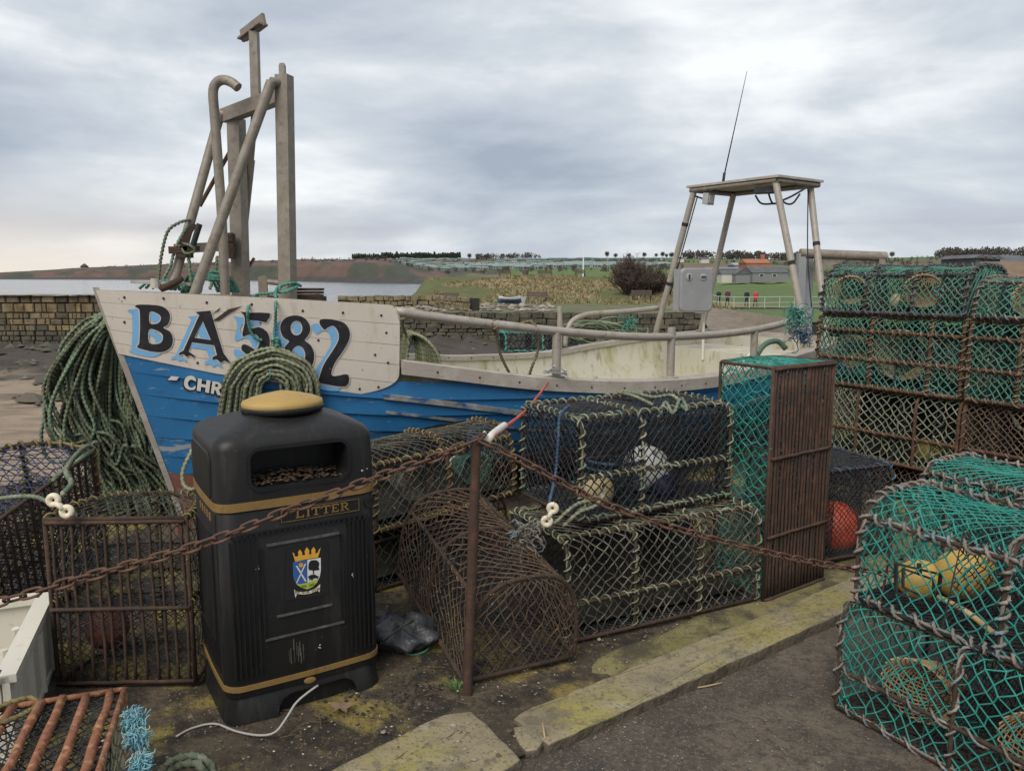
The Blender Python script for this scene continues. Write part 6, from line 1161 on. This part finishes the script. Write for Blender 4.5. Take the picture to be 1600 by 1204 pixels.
weed('small green weed at the foot of the iron post', gp(715, 1080, .0)); weed('small green weed growing in the kerb gap', gp(852, 1150, -.02), 10, .035); weed('grass tuft growing under the kerb edge', gp(1010, 1100, -.06), 22, .05)
# ---------------------------------------------------------------- across the harbour
m_bench = MAT('bench_wood', (.085, .065, .055), .85, [(12, (.12, .095, .08), .5, .7)])
def bench(label, px, Y, yaw=0.0, z=None, w_=1.9):
    X0 = (px - 800) / FPX * (Y * cp + 0); z0 = float(bank_z(np.array([X0]), np.array([Y]))[0]) if z is None else z
    r = thing('bench', (X0, Y, z0), label, 'bench', 'benches on the bank', local=True); r.rotation_euler = (0, 0, yaw)
    for k in range(3): mk('seat_slat', MB().box((0, -.16 + .15 * k, .45), (w_, .12, .045)), m_bench, r)
    for k in range(3): mk('back_slat', MB().box((0, .26 + .02 * k, .58 + .15 * k), (w_, .04, .12)), m_bench, r)
    for s_ in (-1, 1): mk('leg', MB().box((s_ * w_ * .42, -.15, .2), (.08, .08, .52)).beam((s_ * w_ * .42, .24, -.05), (s_ * w_ * .42, .32, .95), .08, .07).box((s_ * w_ * .42, .02, .40), (.08, .45, .06)), m_bench, r)
bench('brown bench on the grass shelf behind the little boat', 840, 68, .05); bench('dark bench among the rubble at the left of the shelf', 697, 60, -.1)
bench('bench on top of the bank below the flagpole', 907, 101, .15, None, 1.4); bench('larger bench on the crest of the bank, middle one of three', 852, 99, .1); bench('bench on the left crest of the bank', 789, 97, .2, None, 1.6); bench('bench at the foot of the bush by the slipway', 1004, 70, .05)
zb = float(bank_z(np.array([1.7]), np.array([98.]))[0]); mk('park_bin', MB().lathe([(.35, 0), (.4, .9), (.3, 1.0), (.05, 1.02)], (1.7, 98, zb), 10), m_bench, None, True, 'dark round bin between the benches on the bank crest', 'bin', autos=40)
fz = float(bank_z(np.array([9.9]), np.array([108.]))[0]); mk('flagpole', MB().tube([(9.9, 108, fz - .2), (9.9, 108, fz + 2), (9.9, 108, fz + 4.3)], [.085, .07, .05], 8).lathe([(.07, 0), (.09, .06), (.02, .12)], (9.9, 108, fz + 4.3), 8), MAT('flagpole_white', (.75, .75, .74), .5), None, True, 'white flagpole on the crest of the bank', 'flagpole', autos=40)
# rowing boat
X0, Y0 = (798 - 800) / FPX * 61, 61.5; z0 = float(bank_z(np.array([X0]), np.array([Y0]))[0]); rb_ = thing('rowing_boat', (X0, Y0, z0), 'small blue and white rowing boat drawn up on the grass', 'rowing boat', local=True); rb_.rotation_euler = (R(-6), 0, R(-32))
s_ = np.linspace(-1, 1, 22); bm = .5 * (1 - np.abs(np.clip(s_, -1, .75) * np.where(s_ < 0, 1.0, .55)) ** 2.4); shz_ = .46 + .16 * s_ ** 2
def rsec(f, ins): return np.stack([s_ * 1.15 - .12 * (1 - f) * (s_ < -.8), bm * ins * f ** .45, .06 + (shz_ - .06) * f], -1)
for sg in (1, -1):
    rows = np.array([rsec(f, 1) for f in np.linspace(.02, 1, 8)]) * A_(1, sg, 1); mk('hull_side', MB().grid(rows[:6]), MAT('boat_navy', (.04, .06, .13), .6), rb_, True); mk('top_strake', MB().grid(rows[5:]), m_fw, rb_, True)
    rows = np.array([rsec(f, .92) for f in np.linspace(.05, 1, 6)]) * A_(1, sg, 1); mk('inner_side', MB().grid(rows), m_timber, rb_, True)
    mk('gunwale', MB().tube(rsec(1, 1) * A_(1, sg, 1), .035, 6), m_fw, rb_, True)
mk('transom', MB().add(np.vstack([rsec(f, 1)[-1] * A_(1, g, 1) for f in (.05, .4, .7, 1) for g in (1, -1)]), [np.array([[0, 1, 3, 2], [2, 3, 5, 4], [4, 5, 7, 6]])]), m_fw, rb_); mk('thwart', MB().box((.1, 0, .36), (.22, .84, .04)), m_timber, rb_)
# bush
def twiggy(label, base, h, w_, n, mat, seed, name='bush', cat='bush', leafm=None):
    r = thing(name, base, label, cat); st = MB(); base = np.asarray(base, float); lv = []
    for _ in range(n):
        a = rng.random() * 6.28; q = rng.random() ** .6; tip = base + A_(math.cos(a) * w_ * q, math.sin(a) * w_ * q, h * (1 - .55 * q ** 2.2) * rng.uniform(.75, 1.05)); md_ = base * .45 + tip * .55 + rng.normal(0, .12, 3) * h * .3
        st.tube(resamp([base + A_(math.cos(a), math.sin(a), 0) * .3 * q, md_, tip], h / 5), .035, 4)
        for __ in range(5): b = md_ + (tip - md_) * rng.random(); e2 = b + rng.normal(0, .16, 3) * h * .5 + A_(0, 0, .1 * h); st.segs([b], [e2], .016, 3); lv += [b + (e2 - b) * t for t in (.5, .8, 1)]
    mk('stems', st, mat, r); lv = np.array(lv); lf = MB(); d2 = rng.normal(0, .16, (3, *lv.shape)); d2[..., 2] += .1; [lf.segs(lv, lv + q2, .010, 3) for q2 in d2]; mk('twig_mass', lf, leafm or mat, r); return r
m_twig = MAT('bare_twigs', (.065, .045, .036), .9, [(2, (.10, .072, .055), .5, .7)])
bz = lambda x, y: float(bank_z(np.array([x]), np.array([y]))[0])
twiggy('large bare brown bush at the right end of the bank', (11.3, 74, bz(11.3, 74) - .2), 3.6, 2.3, 150, m_twig, 1)
twiggy('smaller bare bush beside the large one above the slipway', (13.8, 76, bz(13.8, 76) - .2), 2.7, 1.8, 90, m_twig, 2)
# railing
Pr = resamp(np.c_[np.array([(17.0, 80), (19.2, 75.5), (22, 74.6), (30, 75.4), (44, 77)]), np.zeros(5)], 1.5); rl = thing('railing', (*Pr[0][:2], -1.3), 'pale painted railing along the promenade by the walkers', 'railing'); zz_ = np.array([bz(x, y) for x, y in Pr[:, :2]]) + .06
m_rail = MAT('railing_paint', (.42, .42, .40), .6)
for (x, y, _), z in zip(Pr, zz_): mk('post', MB().tube([(x, y, z - .1), (x, y, z + 1.05)], .035, 6), m_rail, rl)
for hh in (.5, 1.05): mk('rail', MB().tube(np.c_[Pr[:, :2], zz_ + hh], .03, 6), m_rail, rl)
# walkers: one continuous skinned figure each
def person(label, px, Y, coat, legs, hat, yaw, hgt=1.7, stride=.16):
    X0 = (px - 800) / FPX * (Y * cp); z0 = bz(X0, Y) + .08; k = hgt / 1.7
    J = [(0, 0, .92), (0, 0, 1.15), (0, 0, 1.38), (0, .01, 1.47), (0, -.01, 1.55), (0, -.01, 1.66), (.10, -stride * .5, .5), (.10, -stride, .07), (.10, -stride - .12, .03), (-.10, stride * .4, .5), (-.10, stride + .05, .09), (-.10, stride - .08, .03), (.19, 0, 1.36), (.25, .06, 1.1), (.25, -.06, .88), (-.19, 0, 1.36), (-.25, -.04, 1.1), (-.25, -.16, .9)]
    E_ = [(0, 1), (1, 2), (2, 3), (3, 4), (4, 5), (0, 6), (6, 7), (7, 8), (0, 9), (9, 10), (10, 11), (2, 12), (12, 13), (13, 14), (2, 15), (15, 16), (16, 17)]; rad = [.17, .17, .17, .065, .095, .085, .085, .055, .045, .085, .055, .045, .075, .06, .045, .075, .06, .045]
    me = bpy.data.meshes.new('person'); me.from_pydata([tuple(np.array(j) * k) for j in J], E_, []); o = bpy.data.objects.new('person', me); COL.objects.link(o); md = o.modifiers.new('s', 'SKIN')
    for i, v in enumerate(me.skin_vertices[0].data): v.radius = (rad[i] * k, rad[i] * k * .8); v.use_root = i == 0
    ss = o.modifiers.new('d', 'SUBSURF'); ss.levels = 1; ss.render_levels = 1
    m2 = bpy.data.meshes.new_from_object(o.evaluated_get(bpy.context.evaluated_depsgraph_get())); o.modifiers.clear(); o.data = m2; m2.materials.clear()
    for c in (coat, legs, (.36, .22, .16), hat): m2.materials.append(MAT('cloth', c, .85))
    for p in m2.polygons:
        z = p.center.z / k; p.material_index = 1 if z < .72 else (0 if z < 1.47 and z > .93 or (abs(p.center.x) < .2 * k and z < 1.47) else (2 if z < 1.6 else 3)); p.use_smooth = True
    o.location = (X0, Y, z0); o.rotation_euler = (0, 0, yaw); tag(o, label, 'person')
person('person in dark jacket, leftmost of the four walkers on the promenade', 1124, 79, (.02, .022, .03), (.03, .03, .045), (.10, .06, .04), .3)
person('person in purple coat and dark hat on the promenade', 1138, 78, (.075, .03, .05), (.02, .02, .025), (.03, .02, .03), .1, 1.78)
person('person in black jacket walking beside the red coat', 1168, 78, (.02, .02, .022), (.04, .04, .05), (.09, .05, .03), -.1, 1.68)
person('person in bright red coat on the promenade', 1182, 77.5, (.42, .035, .06), (.05, .05, .06), (.22, .12, .07), .2, 1.68)
person('person in black standing on the bank by the gantry leg', 1036, 84, (.015, .015, .017), (.015, .015, .02), (.02, .02, .02), .4, 1.75)
# buildings
m_slate = MAT('slate', (.075, .078, .088), .8, [(.6, (.11, .11, .12), .45, .65)]); m_brick = MAT('orange_brick', (.30, .13, .08), .9, [(.5, (.22, .095, .06), .5, .7)]); m_cw = MAT('pale_render', (.46, .44, .40), .9); m_barn = MAT('barn_sheet', (.17, .175, .18), .8); m_glass = MAT('window_glass', (.04, .05, .06), .15); m_brown = MAT('brown_wall', (.17, .115, .075), .9, [(1, (.13, .09, .06), .45, .65)])
def house(label, px0, px1, yt, ye, yb, Y, wm, rm, dp=8, ridge='x', wins=(), yaw=0, name='house', cat='house', chim=0):
    A, B = at(px0, yb, Y), at(px1, yb, Y); zb, ze, zr = at(px0, yb, Y)[2] - 1.5, at(px0, ye, Y)[2], at(px0, yt, Y)[2]; x0, x1 = A[0], B[0]; r = thing(name, ((x0 + x1) / 2, Y + dp / 2, zb), label, cat)
    mk('wall', MB().box(((x0 + x1) / 2, Y + dp / 2, (zb + ze) / 2), (x1 - x0, dp, ze - zb)), wm, r); o_ = .25
    if ridge == 'x':
        V = [(x0 - o_, Y - o_, ze), (x1 + o_, Y - o_, ze), (x1 + o_, Y + dp / 2, zr), (x0 - o_, Y + dp / 2, zr), (x0 - o_, Y + dp + o_, ze), (x1 + o_, Y + dp + o_, ze)]; F = [np.array([[0, 1, 2, 3], [3, 2, 5, 4]]), np.array([[0, 3, 4], [1, 5, 2]])]
    else:
        xm = (x0 + x1) / 2; V = [(x0 - o_, Y - o_, ze), (x0 - o_, Y + dp, ze), (xm, Y + dp, zr), (xm, Y - o_, zr), (x1 + o_, Y - o_, ze), (x1 + o_, Y + dp, ze)]; F = [np.array([[0, 3, 2, 1], [3, 4, 5, 2]]), np.array([[0, 4, 3]])]
    rf = mk('roof', MB().add(V, F), rm, r)
    if chim: mk('chimney', MB().box((x0 + (x1 - x0) * .85, Y + dp / 2, zr + .4), (1.2, .9, 2.2)), wm, rf)
    for (wx, wy, ww, wh) in wins:
        c = at(wx, wy, Y); w1 = mk('window', MB().box((c[0], Y - .03, c[2]), (ww, .1, wh)), m_cw, r); mk('pane', MB().box((c[0], Y - .09, c[2]), (ww * .8, .04, wh * .8)), m_glass, w1)
    return r
house('orange brick house with chimney among the farm buildings', 1166, 1203, 404, 411, 420, 262, m_brick, m_brick, 9, chim=1)
house('long grey slate barn in front of the brick house', 1176, 1232, 416, 426, 433, 240, m_barn, m_slate, 12, wins=((1190, 430, 1.4, 1.0), (1210, 430, 1.4, 1.0)))
house('dark flat-roofed barn left of the slate barn', 1108, 1178, 417, 420, 430, 285, m_barn, m_barn, 15)
house('small stone cottage with steep roof left of the barn', 1128, 1150, 422, 428, 434, 236, m_cw, m_slate, 6)
house('grey gabled shed between cottage and barn', 1150, 1172, 419, 428, 434, 232, m_barn, m_slate, 6, 'y')
house('pale metal barn behind the brick house', 1148, 1168, 410, 414, 419, 300, m_barn, m_alu, 10)
house('tiny white cottage on the distant field, the left one', 1058, 1069, 401, 404, 407, 640, m_cw, m_slate, 7, 'y'); house('tiny white cottage on the distant field, the right one', 1096, 1108, 402, 405, 408, 600, m_cw, m_slate, 7)
for i, (a, b) in enumerate(((1522, 1533), (1534, 1546), (1547, 1560))):
    house(['steep slate gable of the right-hand terrace, first from the left', 'steep slate gable of the right-hand terrace, middle one', 'steep slate gable of the right-hand terrace, nearest the cream wall'][i], a, b, 397 + i, 403 + i, 440, 62, m_slate, m_slate, 5, 'y', wins=(((a + b) / 2, 424, .35, .6),), group=None) if False else house(['steep slate gable of the right-hand terrace, first from the left', 'steep slate gable of the right-hand terrace, middle one', 'steep slate gable of the right-hand terrace, nearest the cream wall'][i], a, b, 397 + i, 403 + i, 440, 62, m_slate, m_slate, 5, 'y', wins=(((a + b) / 2, 424, .3, .5),))
house('cream walled house with slate roof and skylights behind the stack', 1550, 1640, 396, 418, 440, 64, m_cw, m_slate, 9, wins=((1576, 428, .8, .8),))
house('brown sloping gable wall at the right edge behind the stack', 1562, 1660, 408, 432, 445, 40, m_brown, m_brown, 3, 'x')
sk = MB()
# caravans on the hillside
cv_ = MB(); cv_.box((0, 0, 1.3), (9, 3, 2.4)); cv_.add([(-4.6, -1.6, 2.5), (4.6, -1.6, 2.5), (4.6, 1.6, 2.5), (-4.6, 1.6, 2.5), (-4.6, 0, 3.2), (4.6, 0, 3.2)], [np.array([[0, 1, 5, 4], [3, 4, 5, 2]]), np.array([[0, 4, 3], [1, 2, 5]])], 1); cv_.mi = 2
for k in range(4): cv_.box((-3.3 + 2.2 * k, -1.5, 1.6), (1.2, .1, .9))
CMAT = [MAT('caravan_wall_%d' % i, c, .7) for i, c in enumerate(((.17, .22, .20), (.27, .28, .265), (.12, .17, .155)))]; CR = MAT('caravan_roof', (.19, .235, .225), .7)
cms = []
for m in CMAT: o = mk('caravan', cv_, [m, CR, m_glass], local=True); cms.append(o.data); bpy.data.objects.remove(o)
bands = [(620, 1010, .42, 40), (650, 1040, .48, 55), (700, 1040, .54, 48), (620, 860, .62, 24), (780, 1060, .80, 44), (630, 730, .86, 18)]
for x0, x1, q, n in bands:
    for i in range(n):
        px = x0 + (x1 - x0) * (i + rng.uniform(.1, .9)) / n; p = land_z(px, q + rng.uniform(-.025, .025)); o = inst('caravan', cms[rng.integers(3)], None, p, Matrix.Rotation(rng.normal(.3, .25), 4, 'Z')); tag(o, 'pale green holiday caravan on the distant hillside park', 'caravan', 'caravans on the hillside')
# trees
m_bark = MAT('bark', (.06, .05, .042), .9); m_tw2 = MAT('winter_crown', (.055, .047, .04), .95, island=((.04, .035, .03), (.075, .062, .05), (.055, .055, .04))); m_con = MAT('conifer', (.02, .028, .02), .95, island=((.014, .02, .015), (.03, .038, .026)))
def tree_mesh(conifer=False):
    mb = MB(); mb.mi = 0; mb.tube([(0, 0, -1), (.1, 0, 2.5), (0, .1, 6)], [.35, .25, .12], 6); pts = []
    for _ in range(16):
        a = rng.random() * 6.28; b = A_(0, 0, rng.uniform(2, 5)); e2 = A_(math.cos(a) * rng.uniform(1, 3), math.sin(a) * rng.uniform(1, 3), rng.uniform(5, 9)); mb.segs([b], [e2], .07, 3)
    mb.mi = 1; n = 420
    if conifer: z = rng.uniform(1, 11, n); r_ = 2.4 * (1 - z / 11.5) ** .25 * rng.random(n) ** .4
    else: u = rng.normal(0, 1, (n, 3)); u /= np.linalg.norm(u, axis=1)[:, None]; u *= rng.random(n)[:, None] ** .35 * (1 + .3 * np.sin(u[:, :1] * 5 + u[:, 1:2] * 7)); z = 6.3 + 3.4 * u[:, 2]
    a = rng.random(n) * 6.28; P = np.stack([r_ * np.cos(a), r_ * np.sin(a), z], 1) if conifer else np.stack([3.4 * u[:, 0], 3.4 * u[:, 1], z], 1)
    mb.octa(P, rng.uniform(.2, .55, n) if not conifer else rng.uniform(.3, .8, n)); o = mk('tree', mb, [m_bark, m_con if conifer else m_tw2], local=True); me = o.data; bpy.data.objects.remove(o); return me
TM = [tree_mesh() for _ in range(4)]; TCm = [tree_mesh(True) for _ in range(2)]
def tree(px, q, sc, con=False, lab='bare winter tree standing on the distant ridge', grp='single trees on the far ridge'):
    p = land_z(px, q); o = inst('tree', (TCm if con else TM)[rng.integers(2 if con else 4)], None, p, Matrix.Rotation(rng.random() * 6, 4, 'Z') @ Matrix.Diagonal((sc * rng.uniform(.9, 1.2), sc, sc * rng.uniform(.85, 1.1), 1))); tag(o, lab, 'tree', grp)
for px in (945, 958, 979, 1002, 1030, 1036, 1044, 1020, 735, 1262, 1290, 1330, 1338, 1380): tree(px, .97, rng.uniform(.5, .85))
for px in np.arange(557, 722, 3.2): tree(px, rng.uniform(.9, .99), rng.uniform(.75, .9), True, 'dark conifer in the shelter belt on the ridge', 'conifer shelter belt')
def wood(name, label, spans):
    mb = MB()
    for x0, x1, q0, q1, n, sc in spans:
        for _ in range(n):
            px = rng.uniform(x0, x1); p = land_z(px, rng.uniform(q0, q1)); m = 30; u = rng.normal(0, 1, (m, 3)); u /= np.linalg.norm(u, axis=1)[:, None]; s0 = sc * rng.uniform(.7, 1.15)
            mb.octa(p + A_(0, 0, 4.2 * s0) + u * A_(3.6, 3.6, 4.6) * s0 * rng.random((m, 1)) ** .4, rng.uniform(.35, 1.0, m) * s0)
    mk(name, mb, m_tw2, kind='stuff', label=label, cat='woodland', local=True)
wood('woodland', 'bare woodland belts along the far ridge', [(745, 845, .93, 1, 60, .85), (1060, 1245, .93, 1, 130, 1.1), (1440, 1500, .92, 1, 40, .9), (1455, 1700, .86, 1, 190, 1.15), (1150, 1260, .85, .95, 30, .7)])
wood('scrub', 'dark scrub and hedges on the hillside round the caravans', [(560, 1040, .60, .70, 90, .45), (560, 1060, .30, .40, 110, .4), (620, 1050, .44, .6, 60, .4), (1040, 1250, .62, .66, 40, .4), (1090, 1600, .14, .2, 60, .35), (1240, 1480, .3, .9, 70, .5), (150, 560, .2, .9, 90, .5)])
# monument on the far headland
p = land_z(146, .98); mk('mound', MB().rocks([p + A_(0, 0, 2)], [14], .8), m_tw2, None, True, 'small knoll on the distant headland skyline', 'knoll')
# steel gallows behind the stern
gl = thing('steel_gallows', (3.7, 8.9, 0), 'grey steel gallows frame standing behind the boat stern', 'steel frame'); Yg = 8.9
for a, b in ((1252, 1248), (1264, 1258)): mk('upright', MB().beam(at(a, 396, Yg + (.2 if a > 1260 else 0)), at(b, 640, Yg + (.2 if a > 1260 else 0)), .08, .08, up=(1, 0, 0)), m_alu, gl)
mk('top_beam', MB().tube([at(1250, 396, Yg), at(1384, 401, Yg)], .055, 10), m_steel, gl, True, autos=40)
mk('gusset', MB().add([at(1272, 402, Yg) - A_(0, .02, 0), at(1325, 404, Yg) - A_(0, .02, 0), at(1312, 410, Yg) - A_(0, .02, 0), at(1290, 418, Yg) - A_(0, .02, 0), at(1272, 440, Yg) - A_(0, .02, 0), at(1272, 402, Yg), at(1325, 404, Yg), at(1312, 410, Yg), at(1290, 418, Yg), at(1272, 440, Yg)], [np.array([[0, 1, 2, 3, 4]]), np.array([[9, 8, 7, 6, 5]])]), m_steel, gl)
mk('upright', MB().beam(at(1376, 400, Yg), at(1372, 640, Yg), .09, .07, up=(1, 0, 0)), m_steel, gl)
# wet mud basin details: stray planks on the rubble
for i, (a, b, Y) in enumerate((((705, 474), (748, 480), 57), ((660, 478), (700, 486), 53), ((735, 483), (772, 478), 56))):
    mk('driftwood', MB().beam(at(*a, Y), at(*b, Y), .2, .12), m_timber, None, False, ['grey driftwood plank on the shelf nearest the rowing boat', 'grey driftwood plank at the left of the rubble shelf', 'grey driftwood plank lying lowest on the shelf'][i], 'driftwood')
